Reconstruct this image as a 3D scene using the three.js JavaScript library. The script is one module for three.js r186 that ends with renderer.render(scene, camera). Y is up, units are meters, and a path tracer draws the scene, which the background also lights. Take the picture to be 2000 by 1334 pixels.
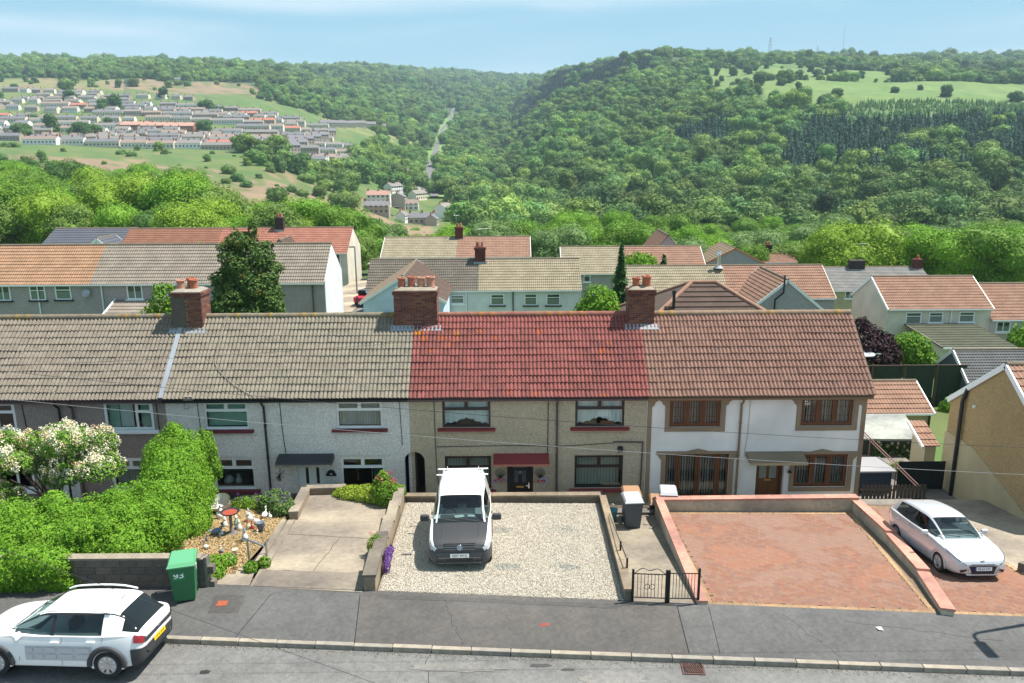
import * as THREE from 'three';
import { mergeGeometries } from 'three/addons/utils/BufferGeometryUtils.js';
import { RoundedBoxGeometry } from 'three/addons/geometries/RoundedBoxGeometry.js';

// ------------------------------------------------------------------ camera, sky, sun, exposure
const scene = new THREE.Scene();
const camera = new THREE.PerspectiveCamera(46.41, 1024 / 683, 0.1, 12000);
camera.position.set(0, 11.3, 0);
camera.rotation.set(-13.5 * Math.PI / 180, 0, -0.35 * Math.PI / 180, 'YXZ');
const renderer = new THREE.WebGLRenderer({ antialias: true });
renderer.setSize(1024, 683);
renderer.toneMapping = THREE.LinearToneMapping;
renderer.toneMappingExposure = 1.86;
renderer.shadowMap.enabled = true;
const SUN = new THREE.Vector3(0.5, 1, -0.12).normalize();
const sun = new THREE.DirectionalLight(new THREE.Color(1, 0.95, 0.86), 5.0);
sun.name = 'sun_light';
sun.position.copy(SUN).multiplyScalar(200).add(new THREE.Vector3(0, 0, -60));
sun.target.position.set(0, 0, -60);
sun.castShadow = true;
Object.assign(sun.shadow.camera, { left: -120, right: 120, top: 120, bottom: -120, near: 1, far: 500 });
sun.shadow.mapSize.set(4096, 4096);
scene.add(sun, sun.target);
scene.fog = new THREE.FogExp2(new THREE.Color(0.62, 0.8, 1.0), 0.00013);

// ------------------------------------------------------------------ random numbers and noise
function rng(seed) { let s = seed | 0; return () => { s = (s + 0x6d2b79f5) | 0; let t = Math.imul(s ^ (s >>> 15), 1 | s); t = (t + Math.imul(t ^ (t >>> 7), 61 | t)) ^ t; return ((t ^ (t >>> 14)) >>> 0) / 4294967296; }; }
const h2 = (x, y, s = 0) => { let t = Math.imul(x | 0, 374761393) ^ Math.imul(y | 0, 668265263) ^ Math.imul(s | 0, 2147483647 / 7 | 0); t = Math.imul(t ^ (t >>> 13), 1274126177); return ((t ^ (t >>> 16)) >>> 0) / 4294967296; };
const mod = (a, n) => ((a % n) + n) % n, lerp = (a, b, t) => a + (b - a) * t, clamp = (x, a = 0, b = 1) => Math.min(b, Math.max(a, x));
const sstep = (a, b, x) => { const t = clamp((x - a) / (b - a)); return t * t * (3 - 2 * t); };
function vn(x, y, p = 1e6, s = 0) {            // value noise, period p
  const ix = Math.floor(x), iy = Math.floor(y), fx = x - ix, fy = y - iy, u = fx * fx * (3 - 2 * fx), v = fy * fy * (3 - 2 * fy), a = mod(ix, p), b = mod(ix + 1, p), c = mod(iy, p), d = mod(iy + 1, p);
  return lerp(lerp(h2(a, c, s), h2(b, c, s), u), lerp(h2(a, d, s), h2(b, d, s), u), v);
}
function fbm(x, y, p = 1e6, s = 0, o = 4) { let a = 0, w = 0.5, n = 0; for (let i = 0; i < o; i++) { a += w * vn(x, y, p, s + i); n += w; x *= 2; y *= 2; p *= 2; w *= 0.5; } return a / n; }
function n3(x, y, z, s = 0) { const k = Math.floor(z), f = z - k, w = f * f * (3 - 2 * f); return lerp(vn(x, y, 1e6, s + k * 17), vn(x, y, 1e6, s + (k + 1) * 17), w); }

// sky: pale blue near the horizon, deeper above, with thin streaky high cloud all round
{
  const W = 1024, H = 512, d = new Float32Array(W * H * 4);
  const lo = [0.265, 0.42, 0.48], mid = [0.16, 0.335, 0.45], hi = [0.19, 0.265, 0.345];
  for (let j = 0; j < H; j++) for (let i = 0; i < W; i++) {
    const el = ((j + 0.5) / H - 0.5) * Math.PI, az = i / W, y = Math.max(0, Math.sin(el));
    const a = sstep(0, 0.22, y), b = sstep(0.2, 0.9, y);
    const warp = fbm(az * 12, y * 10, 12, 5) * 2.2;
    let c = fbm(az * 10 + warp * 0.35, y * 26 + warp, 1e6, 9, 5);
    c = sstep(0.46, 0.78, c) * 0.55 + 0.08 * fbm(az * 20, y * 9, 20, 31);
    for (let k = 0; k < 3; k++) {
      let v = lerp(lerp(lo[k], mid[k], a), hi[k], b);
      v = lerp(v, [0.52, 0.58, 0.61][k], c * sstep(0.015, 0.09, y));
      if (el < 0) v = [0.3, 0.4, 0.36][k];
      d[(j * W + i) * 4 + k] = v;
    }
    d[(j * W + i) * 4 + 3] = 1;
  }
  const t = new THREE.DataTexture(d, W, H, THREE.RGBAFormat, THREE.FloatType);
  t.mapping = THREE.EquirectangularReflectionMapping; t.magFilter = t.minFilter = THREE.LinearFilter; t.wrapS = THREE.RepeatWrapping; t.needsUpdate = true;
  scene.background = t; scene.environment = t;
}

// ------------------------------------------------------------------ building helpers
const V = (x, y, z) => new THREE.Vector3(x, y, z);
const used = {};
function numbered(n) { used[n] = (used[n] ?? -1) + 1; return used[n] ? n + '_' + String(used[n]).padStart(3, '0') : n; }
function uvMetres(g) {                         // uv in metres, from the side each face points to
  if (g.userData.keepUv) return g;
  const p = g.attributes.position, n = g.attributes.normal, uv = new Float32Array(p.count * 2);
  for (let i = 0; i < p.count; i++) {
    const ax = Math.abs(n.getX(i)), ay = Math.abs(n.getY(i)), az = Math.abs(n.getZ(i));
    if (ay >= ax && ay >= az) { uv[2 * i] = p.getX(i); uv[2 * i + 1] = p.getZ(i); } else if (ax > az) { uv[2 * i] = p.getZ(i); uv[2 * i + 1] = p.getY(i); } else { uv[2 * i] = p.getX(i); uv[2 * i + 1] = p.getY(i); }
  }
  g.setAttribute('uv', new THREE.BufferAttribute(uv, 2)); return g;
}
function join(list) {
  const gs = list.map((g) => { g = g.index ? g.toNonIndexed() : g; for (const k of Object.keys(g.attributes)) if (!['position', 'normal', 'uv', 'color'].includes(k)) g.deleteAttribute(k); if (!g.attributes.uv) g.setAttribute('uv', new THREE.BufferAttribute(new Float32Array(g.attributes.position.count * 2), 2)); return g; });
  return gs.length === 1 ? gs[0] : mergeGeometries(gs, false);
}
function mesh(name, geo, mat, parent) {        // one named mesh; geo may be a list, which is joined
  if (Array.isArray(geo)) geo = join(geo);
  if (!geo.userData.done) { uvMetres(geo); geo.userData.done = true; }
  const m = new THREE.Mesh(geo, mat); m.castShadow = m.receiveShadow = true;
  m.name = parent ? name : numbered(name); (parent ?? scene).add(m); return m;
}
function each(name, list, mat, parent) { return list.map((g) => mesh(name, g, mat, parent)); }   // alike parts, one mesh apiece
function tag(o, label, category, group, kind) { o.userData.label = label; if (category) o.userData.category = category; if (group) o.userData.group = group; if (kind) o.userData.kind = kind; return o; }
function thing(name, label, category, pos = [0, 0, 0], turn = 0, group) { const g = new THREE.Group(); g.name = numbered(name); g.position.set(...pos); g.rotation.y = turn; scene.add(g); return tag(g, label, category, group); }
function setting(o, label) { o.userData.kind = 'structure'; if (label) o.userData.label = label; return o; }
function settingGroup(name, label) { const g = new THREE.Group(); g.name = numbered(name); scene.add(g); return setting(g, label); }
function sub(name, parent, pos, turn) { const g = new THREE.Group(); g.name = name; if (pos) g.position.set(...pos); if (turn) g.rotation.y = turn; parent.add(g); return g; }
function copyOf(o, pos, turn, label) { const c = o.clone(); c.userData = { ...o.userData }; c.name = numbered(o.name.replace(/_\d{3}$/, '')); scene.add(c); if (pos) c.position.set(...pos); if (turn !== undefined) c.rotation.y = turn; if (label) c.userData.label = label; return c; }
const box = (w, h, d, x = 0, y = 0, z = 0, ry = 0, rx = 0, rz = 0) => { const g = new THREE.BoxGeometry(w, h, d); if (rx) g.rotateX(rx); if (rz) g.rotateZ(rz); if (ry) g.rotateY(ry); return g.translate(x, y, z); };
const bx = (x0, x1, y0, y1, z0, z1) => box(x1 - x0, y1 - y0, z1 - z0, (x0 + x1) / 2, (y0 + y1) / 2, (z0 + z1) / 2);
const rbox = (w, h, d, r, x = 0, y = 0, z = 0) => new RoundedBoxGeometry(w, h, d, 2, r).translate(x, y, z);
const cyl = (r0, r1, h, x = 0, y = 0, z = 0, n = 14) => new THREE.CylinderGeometry(r1, r0, h, n).translate(x, y + h / 2, z);
function bar(a, b, r, n = 6) { const d = b.clone().sub(a), g = new THREE.CylinderGeometry(r, r, d.length(), n); g.applyQuaternion(new THREE.Quaternion().setFromUnitVectors(V(0, 1, 0), d.clone().normalize())); return g.translate((a.x + b.x) / 2, (a.y + b.y) / 2, (a.z + b.z) / 2); }
const tube = (pts, r, seg = 24, n = 6) => new THREE.TubeGeometry(new THREE.CatmullRomCurve3(pts), seg, r, n);
const lathe = (pts, n = 18) => new THREE.LatheGeometry(pts.map(([r, y]) => new THREE.Vector2(r, y)), n);
function prism(pts, h, bevel = 0) { const s = new THREE.Shape(pts.map(([x, y]) => new THREE.Vector2(x, y))); return new THREE.ExtrudeGeometry(s, { depth: h, bevelEnabled: bevel > 0, bevelSize: bevel, bevelThickness: bevel, bevelSegments: 2 }); }
function poly(verts, faces) { const g = new THREE.BufferGeometry(), p = []; for (const f of faces) for (let i = 1; i + 1 < f.length; i++) p.push(...verts[f[0]], ...verts[f[i]], ...verts[f[i + 1]]); g.setAttribute('position', new THREE.Float32BufferAttribute(p, 3)); g.computeVertexNormals(); return g; }
function at(g, x, y, z, ry = 0) { if (ry) g.rotateY(ry); return g.translate(x, y, z); }

// ------------------------------------------------------------------ textures and materials
function tex(n, fn, srgb = true, reps = 1) {   // fn(u, v) in 0..1 -> [r, g, b] 0..255
  const d = new Uint8Array(n * n * 4);
  for (let j = 0; j < n; j++) for (let i = 0; i < n; i++) { const c = fn(i / n, j / n); for (let k = 0; k < 3; k++) d[(j * n + i) * 4 + k] = clamp(c[k] ?? c[0], 0, 255); d[(j * n + i) * 4 + 3] = 255; }
  const t = new THREE.DataTexture(d, n, n); t.wrapS = t.wrapT = THREE.RepeatWrapping; t.magFilter = THREE.LinearFilter; t.minFilter = THREE.LinearMipmapLinearFilter; t.generateMipmaps = true;
  if (srgb) t.colorSpace = THREE.SRGBColorSpace; t.repeat.set(1 / reps, 1 / reps); t.needsUpdate = true; return t;
}
const grey = (v) => [v, v, v];
// a neutral map (multiplied by the material's colour): speckle of pebbles, patches, stains
const speckT = tex(512, (u, v) => { const s = h2(u * 512, v * 512, 3), m = vn(u * 128, v * 128, 128, 4), l = fbm(u * 4, v * 4, 4, 7, 4); return grey(222 + (s - 0.5) * 46 + (m - 0.5) * 52 + (l - 0.5) * 26); }, true, 3.2);
const bumpT = tex(512, (u, v) => grey(255 * (0.55 * h2(u * 512, v * 512, 13) + 0.45 * vn(u * 170, v * 170, 170, 14))), false, 3.2);
const softT = tex(512, (u, v) => { const l = fbm(u * 5, v * 5, 5, 21, 6), s = h2(u * 512, v * 512, 23); return grey(236 + (l - 0.5) * 40 + (s - 0.5) * 8); }, true, 4.3);
const stainT = tex(512, (u, v) => { const l = fbm(u * 3, v * 3, 3, 41, 6), f = fbm(u * 40, v * 40, 40, 45, 3), s = h2(u * 512, v * 512, 47); let g = 205 + (l - 0.5) * 120 + (f - 0.5) * 40 + (s - 0.5) * 34; return [g + 3, g, g - 5 - (l - 0.5) * 18]; }, true, 4.1);
const asphaltT = tex(1024, (u, v) => { const l = fbm(u * 5, v * 5, 5, 51, 5), m = fbm(u * 60, v * 60, 60, 53, 2), s = h2(u * 1024, v * 1024, 55), lt = h2(u * 512, v * 512, 56) > 0.985 ? 45 : 0; return grey(190 + (l - 0.5) * 60 + (m - 0.5) * 36 + (s - 0.5) * 70 + lt); }, true, 5.3);
const tileT = tex(512, (u, v) => { const l = fbm(u * 6, v * 6, 6, 61, 5), s = h2(u * 256, v * 256, 63), m = vn(u * 60, v * 60, 60, 65), dk = vn(u * 46, v * 46, 46, 67) > 0.87 ? -70 : 0; const g = 206 + (l - 0.5) * 46 + (s - 0.5) * 26 + (m - 0.5) * 18 + dk * 0.6; return [g, g, g - 4]; }, true, 1.9);
const lichenT = tex(512, (u, v) => { const l = fbm(u * 6, v * 6, 6, 61, 5), s = h2(u * 256, v * 256, 63), o = fbm(u * 14, v * 14, 14, 71, 4), g = 200 + (l - 0.5) * 70 + (s - 0.5) * 44, k = sstep(0.58, 0.66, o) * 0.8; return [lerp(g, 245, k), lerp(g, 215, k), lerp(g - 4, 95, k)]; }, true, 1.9);
const lichenT2 = tex(512, (u, v) => { const l = fbm(u * 6, v * 6, 6, 61, 5), s = h2(u * 256, v * 256, 63), o = fbm(u * 12, v * 12, 12, 75, 4), g = 200 + (l - 0.5) * 70 + (s - 0.5) * 44, k = sstep(0.42, 0.56, o) * 0.9; return [lerp(g, 240, k), lerp(g, 250, k), lerp(g - 4, 60, k)]; }, true, 1.9);
const woodT = tex(256, (u, v) => { const g = fbm(u * 40, v * 3, 40, 81, 3), s = h2(u * 256, v * 8, 83); return grey(205 + (g - 0.5) * 70 + (s - 0.5) * 24); }, true, 0.9);
const lin = (r, g, b) => new THREE.Color().setRGB(r, g, b);
function mat(color, o = {}) { return new THREE.MeshStandardMaterial({ color: color.isColor ? color : new THREE.Color(color), roughness: 0.85, metalness: 0, ...o }); }
function phys(color, o = {}) { return new THREE.MeshPhysicalMaterial({ color: color.isColor ? color : new THREE.Color(color), roughness: 0.5, ...o }); }
const dash = (c, bump = 0.006) => mat(c, { map: speckT, bumpMap: bumpT, bumpScale: bump, roughness: 0.95 });
const soft = (c, o = {}) => mat(c, { map: softT, ...o });
const leafM = (c, t = 0.4) => phys(c, { roughness: 0.7, transmission: t, thickness: 0, side: THREE.DoubleSide, specularIntensity: 0.25 });
const M = {
  whitePvc: mat(lin(0.78, 0.79, 0.8), { roughness: 0.35 }), brownFrame: mat(lin(0.035, 0.022, 0.02), { roughness: 0.4 }), oak: mat(lin(0.22, 0.07, 0.022), { roughness: 0.45, map: woodT }), oakPanel: mat(lin(0.27, 0.1, 0.03), { roughness: 0.45, map: woodT }),
  glass: phys(lin(0.86, 0.9, 0.89), { transmission: 1, thickness: 0, roughness: 0.02, ior: 1.5, specularIntensity: 1 }),
  blindWhite: soft(lin(0.62, 0.63, 0.6)), blindGreen: soft(lin(0.42, 0.62, 0.52)), blindCream: soft(lin(0.6, 0.58, 0.48)), lace: mat(lin(0.75, 0.76, 0.78), { roughness: 1 }), redCurtain: mat(lin(0.4, 0.03, 0.06)),
  maroon: soft(lin(0.17, 0.025, 0.03)), redPaint: soft(lin(0.26, 0.035, 0.035)), black: mat(lin(0.012, 0.012, 0.014), { roughness: 0.5 }), blackMatt: mat(lin(0.02, 0.02, 0.022), { roughness: 0.9 }), iron: mat(lin(0.015, 0.015, 0.017), { roughness: 0.45, metalness: 0.3 }),
  plum: mat(lin(0.1, 0.06, 0.065), { roughness: 0.5 }), tanTrim: soft(lin(0.33, 0.235, 0.15)), tanGutter: mat(lin(0.22, 0.14, 0.08), { roughness: 0.5 }), lead: mat(lin(0.3, 0.33, 0.37), { roughness: 0.6, map: softT }), brass: mat(lin(0.5, 0.36, 0.12), { roughness: 0.35, metalness: 0.9 }), chrome: mat(lin(0.75, 0.75, 0.77), { roughness: 0.15, metalness: 1 }),
  renderWhite: dash(lin(0.87, 0.82, 0.8), 0.008), renderTan: dash(lin(0.6, 0.5, 0.36), 0.01), renderGrey: dash(lin(0.36, 0.295, 0.27), 0.006), renderSmooth: soft(lin(0.94, 0.9, 0.86)), plinth: mat(lin(0.25, 0.23, 0.22), { map: stainT }),
  asphaltRoad: mat(lin(0.27, 0.265, 0.257), { map: asphaltT, bumpMap: asphaltT, bumpScale: 0.01 }), pave1: mat(lin(0.15, 0.146, 0.143), { map: asphaltT }), pave2: mat(lin(0.143, 0.131, 0.123), { map: asphaltT }), pave3: mat(lin(0.16, 0.158, 0.157), { map: asphaltT }), pavePatch: mat(lin(0.115, 0.108, 0.103), { map: asphaltT }),
  kerb: mat(lin(0.38, 0.35, 0.31), { map: stainT }), concrete: mat(lin(0.38, 0.33, 0.27), { map: stainT, bumpMap: stainT, bumpScale: 0.006 }), block: mat(lin(0.2, 0.175, 0.15), { map: stainT, bumpMap: bumpT, bumpScale: 0.005 }), wallTan: mat(lin(0.36, 0.29, 0.21), { map: stainT }), wallCream: mat(lin(0.62, 0.56, 0.46), { map: stainT }), soil: mat(lin(0.14, 0.1, 0.07), { map: stainT }),
  pinkCope: mat(lin(0.66, 0.34, 0.27), { map: stainT }), straw: mat(lin(0.4, 0.29, 0.15), { map: stainT, bumpMap: bumpT, bumpScale: 0.02 }), gravelBase: mat(lin(0.29, 0.25, 0.2), { map: speckT }),
  pot: mat(lin(0.42, 0.13, 0.07), { map: softT }), potPale: mat(lin(0.5, 0.24, 0.16), { map: softT }), mortar: mat(lin(0.35, 0.31, 0.26), { map: stainT }),
  steel: mat(lin(0.35, 0.36, 0.37), { roughness: 0.4, metalness: 0.8 }), fencegreen: mat(lin(0.03, 0.06, 0.035), { map: woodT }), oldWood: mat(lin(0.12, 0.085, 0.06), { map: woodT }), trunk: mat(lin(0.13, 0.1, 0.075), { map: stainT }),
};

// ------------------------------------------------------------------ terrain: one sheet from the street to the far hills
// columns of [x / distance, [[distance, height], ...]] round the valley
const HILLS = [
  [-0.813, [[110,-1.0],[200,-2.7],[300,0.5],[430,6.9],[560,16.9],[750,40],[1000,81],[1200,112],[1500,164],[2200,245]]],
  [-0.625, [[110,-1.9],[200,-5.1],[300,-2.0],[430,4.6],[560,15.6],[750,38],[1000,80],[1200,111],[1500,158],[2200,239]]],
  [-0.469, [[110,-2.3],[200,-6.3],[320,-5.8],[450,2.5],[600,16.0],[800,42],[1000,76],[1200,109],[1500,157],[2200,233]]],
  [-0.312, [[110,-2.7],[200,-8.4],[330,-9.8],[450,-0.7],[560,10.1],[700,23],[850,43],[1000,69],[1200,102],[1600,164],[2200,223]]],
  [-0.187, [[110,-3.5],[200,-11.5],[350,-17.9],[450,-16.4],[600,-8.8],[800,9.0],[1000,36],[1200,67],[1500,104],[2000,178],[2600,254],[3200,310]]],
  [-0.124, [[110,-3.9],[200,-12.5],[300,-20.0],[400,-24],[500,-23],[650,-16.8],[800,-6.0],[1000,14.1],[1300,50],[1600,97],[2200,188],[3000,287]]],
  [-0.087, [[110,-4.1],[200,-13.2],[300,-21],[400,-25],[500,-24],[700,-12.6],[900,1.6],[1200,30],[1500,60],[2000,127],[3000,272],[3600,333]]],
  [0.001, [[110,-4.4],[200,-13.6],[300,-21],[450,-26],[700,-19.5],[1000,4.3],[1500,60],[2200,150],[3200,273],[3800,322]]],
  [0.064, [[110,-4.5],[200,-14.0],[300,-22],[380,-25],[500,-19.3],[700,0.6],[1000,46],[1300,99],[1600,151],[2400,213],[3200,265]]],
  [0.158, [[110,-4.7],[200,-14.1],[320,-24],[400,-24],[500,-14.3],[650,4.9],[900,49],[1150,103],[1400,160],[1700,192],[2400,245]]],
  [0.315, [[110,-5.0],[200,-14.7],[300,-23],[380,-23],[500,-7.6],[650,20],[800,57],[900,76],[1100,106],[1400,151],[2000,218]]],
  [0.472, [[110,-5.3],[200,-15.2],[300,-24],[400,-18.7],[500,-1.3],[600,18.9],[720,45],[820,61],[950,82],[1200,113],[2000,212]]],
  [0.629, [[110,-5.5],[200,-15.6],[300,-24],[400,-17.1],[500,3.8],[600,24],[700,39],[850,61],[1000,84],[1400,129],[2200,240]]],
  [0.818, [[110,-5.8],[200,-16.1],[300,-25],[400,-17.0],[500,3.8],[600,24],[700,38],[850,60],[1000,83],[1400,128],[2200,238]]],
];
const zFront = (x) => -18.417 + 0.0838 * x;    // where the front plots meet the pavement
const lotY = (x, z, k = 0.137) => 0.12 + k * (z - zFront(x));
function colH(c, D) { const l = c[1]; if (D >= l[l.length - 1][0]) return l[l.length - 1][1]; for (let i = 1; i < l.length; i++) if (D < l[i][0]) { const [d0, y0] = l[i - 1], [d1, y1] = l[i]; return lerp(y0, y1, (D - d0) / (d1 - d0)); } }
function hillY(r, D) {
  if (r <= HILLS[0][0]) return colH(HILLS[0], D); const n = HILLS.length; if (r >= HILLS[n - 1][0]) return colH(HILLS[n - 1], D);
  let i = 1; while (r > HILLS[i][0]) i++;
  const g = (k) => colH(HILLS[clamp(k, 0, n - 1)], D), t = (r - HILLS[i - 1][0]) / (HILLS[i][0] - HILLS[i - 1][0]), s = t * t * (3 - 2 * t);
  return lerp(g(i - 1), g(i), lerp(t, s, 0.6));
}
function groundY(x, z) {
  const D = -z, rt = sstep(-15, 32, x);
  if (D < 17) return -0.25;
  const pts = [[17, -0.25], [19.6, -0.9], [26.6, -2.1], [27.2, -2.14], [34, -2.15], [60, lerp(-2, -5.3, rt)], [85, lerp(-3.4, -7.1, rt)], [110, lerp(-5, -8.4, rt)], [200, hillY(x / D, 200)]];
  if (D < 200) for (let i = 1; i < pts.length; i++) if (D <= pts[i][0]) return lerp(pts[i - 1][1], pts[i][1], (D - pts[i - 1][0]) / (pts[i][0] - pts[i - 1][0]));
  return hillY(x / D, D) + (D > 260 ? (fbm(x / 90 + 40, z / 90, 1e6, 91, 3) - 0.5) * Math.min(10, D / 80) : 0);
}
const Q = (x, D) => 1000 + 1590 * x / D;       // bearing of a place, 1000 straight ahead
{
  const Ds = [-90, -40, 0, 12, 17, 18, 19.6, 21, 23, 25, 26.6, 27.2, 28.5, 31, 34]; for (let d = 37; d < 130; d += 3) Ds.push(d); for (let d = 134; d < 5200; d *= 1.022) Ds.push(d);
  const N = 300, pos = [], col = [], idx = [];
  const grass = [0.075, 0.135, 0.03], heath = [0.2, 0.145, 0.085], rough = [0.1, 0.13, 0.038], field = [0.095, 0.165, 0.035], olive = [0.15, 0.165, 0.052], floor = [0.045, 0.08, 0.025];
  Ds.forEach((D, j) => { for (let i = 0; i <= N; i++) {
    const r = (i / N - 0.5) * 2.8, x = r * Math.max(D, 60), z = -D, q = Q(x, Math.max(D, 60)); pos.push(x, groundY(x, z), z);
    const n1 = fbm(x / 38, z / 38, 1e6, 101, 4), n2 = fbm(x / 9, z / 14, 1e6, 103, 4), e = (n1 - 0.5) * 130;
    let c = rough;
    if (D < 100) c = n2 > 0.42 ? grass : rough;
    else if (q < 900) {
      if (D < 290 + e) c = floor;
      else if (D < 480 + e && q < 850) c = n2 + (n1 - 0.5) * 0.8 > 0.44 ? heath : rough;
      else if (D < 560) c = n2 > 0.5 ? rough : grass;
      else if (D < 1060) c = n2 > 0.55 ? rough : grass;
      else if (D < 1260 + e && q < 600) c = q < 240 ? (n1 > 0.58 ? heath : olive) : n2 + (n1 - 0.5) * 0.5 > 0.42 ? heath : rough;
      else if (D > 1900 && n1 > 0.6) c = olive; else c = floor;
      if (q > 640 && q < 840 && D > 960 && D < 1180 && n2 > 0.34) c = olive;
    } else {
      c = floor;
      if ((q > 1480 && D > 770 + e * 0.3 && D < 1010) || (q > 1370 && q < 1720 && D > 890 && D < 1240 + e)) c = n1 > 0.53 ? field : [0.115, 0.175, 0.042];
      else if (q > 1330 && D > 980 && D < 1500) c = n1 > 0.5 || (q < 1650 && D > 1010 && D < 1130) ? field : grass;
      else if (q > 1630 && D > 610 && D <= 780) c = [0.075, 0.135, 0.035];
      else if (q < 1100 && D < 300) c = n2 > 0.5 ? grass : olive;
    }
    const k = 0.72 + 0.56 * n2; col.push(c[0] * k, c[1] * k, c[2] * k);
  } });
  for (let j = 0; j + 1 < Ds.length; j++) for (let i = 0; i < N; i++) { const a = j * (N + 1) + i, b = a + N + 1; idx.push(a, a + 1, b, b, a + 1, b + 1); }
  const g = new THREE.BufferGeometry(); g.setAttribute('position', new THREE.Float32BufferAttribute(pos, 3)); g.setAttribute('color', new THREE.Float32BufferAttribute(col, 3)); g.setIndex(idx); g.computeVertexNormals();
  setting(mesh('terrain', g, mat(lin(1, 1, 1), { vertexColors: true, roughness: 1 })), 'valley ground and hillsides of grass, heath and fields');
}

// ------------------------------------------------------------------ the terrace facing the street
const FZ = -28.6, BASE = -2.05, EAVE_Y = 2.4, EAVE_Z = -28.28, RIDGE_Y = 4.92, RIDGE_Z = -31.1;
const PITCH = Math.atan2(RIDGE_Y - EAVE_Y, EAVE_Z - RIDGE_Z), SLOPE = Math.hypot(RIDGE_Y - EAVE_Y, EAVE_Z - RIDGE_Z);
function tileShape(w, len, rolls, seg, off, lift = 0.042, rollH = 0.055) {   // one interlocking tile: rolls across, thick lower edge
  const P = [], U = [], n = rolls * seg, prof = (i) => rollH * Math.pow(0.5 - 0.5 * Math.cos(2 * Math.PI * (i / seg)), 0.75), X = (i) => (i / n - 0.5) * w;
  const v = (x, y, z) => { P.push(x, y, z); U.push(x + off[0], z + off[1]); };
  for (let i = 0; i < n; i++) {
    const x0 = X(i), x1 = X(i + 1), a = prof(i), b = prof(i + 1);
    v(x0, a, 0); v(x0, a + lift, len); v(x1, b + lift, len); v(x0, a, 0); v(x1, b + lift, len); v(x1, b, 0);
    v(x0, a + lift, len); v(x0, a + lift - 0.03, len); v(x1, b + lift - 0.03, len); v(x0, a + lift, len); v(x1, b + lift - 0.03, len); v(x1, b + lift, len);
  }
  const g = new THREE.BufferGeometry(); g.setAttribute('position', new THREE.Float32BufferAttribute(P, 3)); g.setAttribute('uv', new THREE.Float32BufferAttribute(U, 2)); g.computeVertexNormals(); g.userData.keepUv = true; return g;
}
const TILE_GAUGE = SLOPE / 12;
const TILES = [[0, 0], [0.61, 0.33], [1.13, 0.9], [0.27, 1.31], [1.6, 0.52], [0.85, 1.7]].map((o) => tileShape(0.3, TILE_GAUGE + 0.05, 2, 6, o));
const RIDGE_TILE = [0, 0.7].map((o) => { const g = new THREE.CylinderGeometry(0.13, 0.14, 0.44, 10, 1, true, -Math.PI / 2, Math.PI).rotateZ(Math.PI / 2).rotateX(0); return g; });
function tiledRoof(house, x0, x1, mats, ridgeMats, seed, special) {
  const R = rng(seed), roof = sub('roof', house, [0, RIDGE_Y, RIDGE_Z]); roof.rotation.x = PITCH;
  const sag = (x, c) => 0.05 * (fbm(x * 0.55, c * 0.25, 1e6, seed, 2) - 0.45), count = Math.round((x1 - x0) / 0.3), w = (x1 - x0) / count, rest = []; let made = 0;
  mesh('roof_deck', bx(x0, x1, -0.1, -0.015, -0.02, SLOPE - 0.02), M.oldWood, roof);
  for (let c = 11; c >= 0; c--) for (let i = 0; i < count; i++) {
    const x = x0 + (i + 0.5) * w, z = c * TILE_GAUGE, s = special?.(x, c, R), m = s ?? mats[Math.floor(R() * mats.length)], g = TILES[Math.floor(R() * 6)];
    if (made < 300) { const t = mesh('tile', g, m, roof); t.position.set(x + (R() - 0.5) * 0.014, (R() - 0.5) * 0.012 + sag(x, c), z + (R() - 0.5) * 0.014); t.scale.x = w / 0.3; t.rotation.y = (R() - 0.5) * 0.03; made++; } else rest.push(g.clone().scale(w / 0.3, 1, 1).translate(x, (R() - 0.5) * 0.012 + sag(x, c), z));
  }
  if (rest.length) { for (const g of rest) g.userData = {}; const j = join(rest); j.userData.keepUv = true; const t = mesh('top_course_tiles', j, mats[0], roof); t.userData.kind = 'stuff'; }
  mesh('rear_slope', bx(x0, x1, -0.1, 0, 0, SLOPE).rotateX(Math.PI - 2 * PITCH).translate(0, 0, 0), mats[0], roof);
  for (let i = 0, n = Math.round((x1 - x0) / 0.44); i < n; i++) { const r = mesh('ridge_tile', RIDGE_TILE[0], ridgeMats[Math.floor(R() * ridgeMats.length)], roof); r.position.set(x0 + (i + 0.5) * (x1 - x0) / n, -0.01 + (R() - 0.5) * 0.01, -0.02); r.rotation.x = -PITCH + (R() - 0.5) * 0.05; r.rotation.z = (R() - 0.5) * 0.03; }
  return roof;
}
const tileM = (r, g, b, m = tileT) => mat(lin(r, g, b), { map: m, roughness: 0.95 });
function gutter(house, x0, x1, m) { const g = mesh('gutter', [new THREE.CylinderGeometry(0.06, 0.06, x1 - x0, 10, 1, true, Math.PI / 2, Math.PI).rotateZ(Math.PI / 2).translate((x0 + x1) / 2, EAVE_Y - 0.04, EAVE_Z + 0.0), bx(x0, x1, EAVE_Y - 0.2, EAVE_Y + 0.0, EAVE_Z - 0.1, EAVE_Z - 0.06)], m, house); mesh('soffit', bx(x0, x1, EAVE_Y - 0.2, EAVE_Y - 0.17, FZ, EAVE_Z - 0.1), m, g); return g; }
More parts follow.
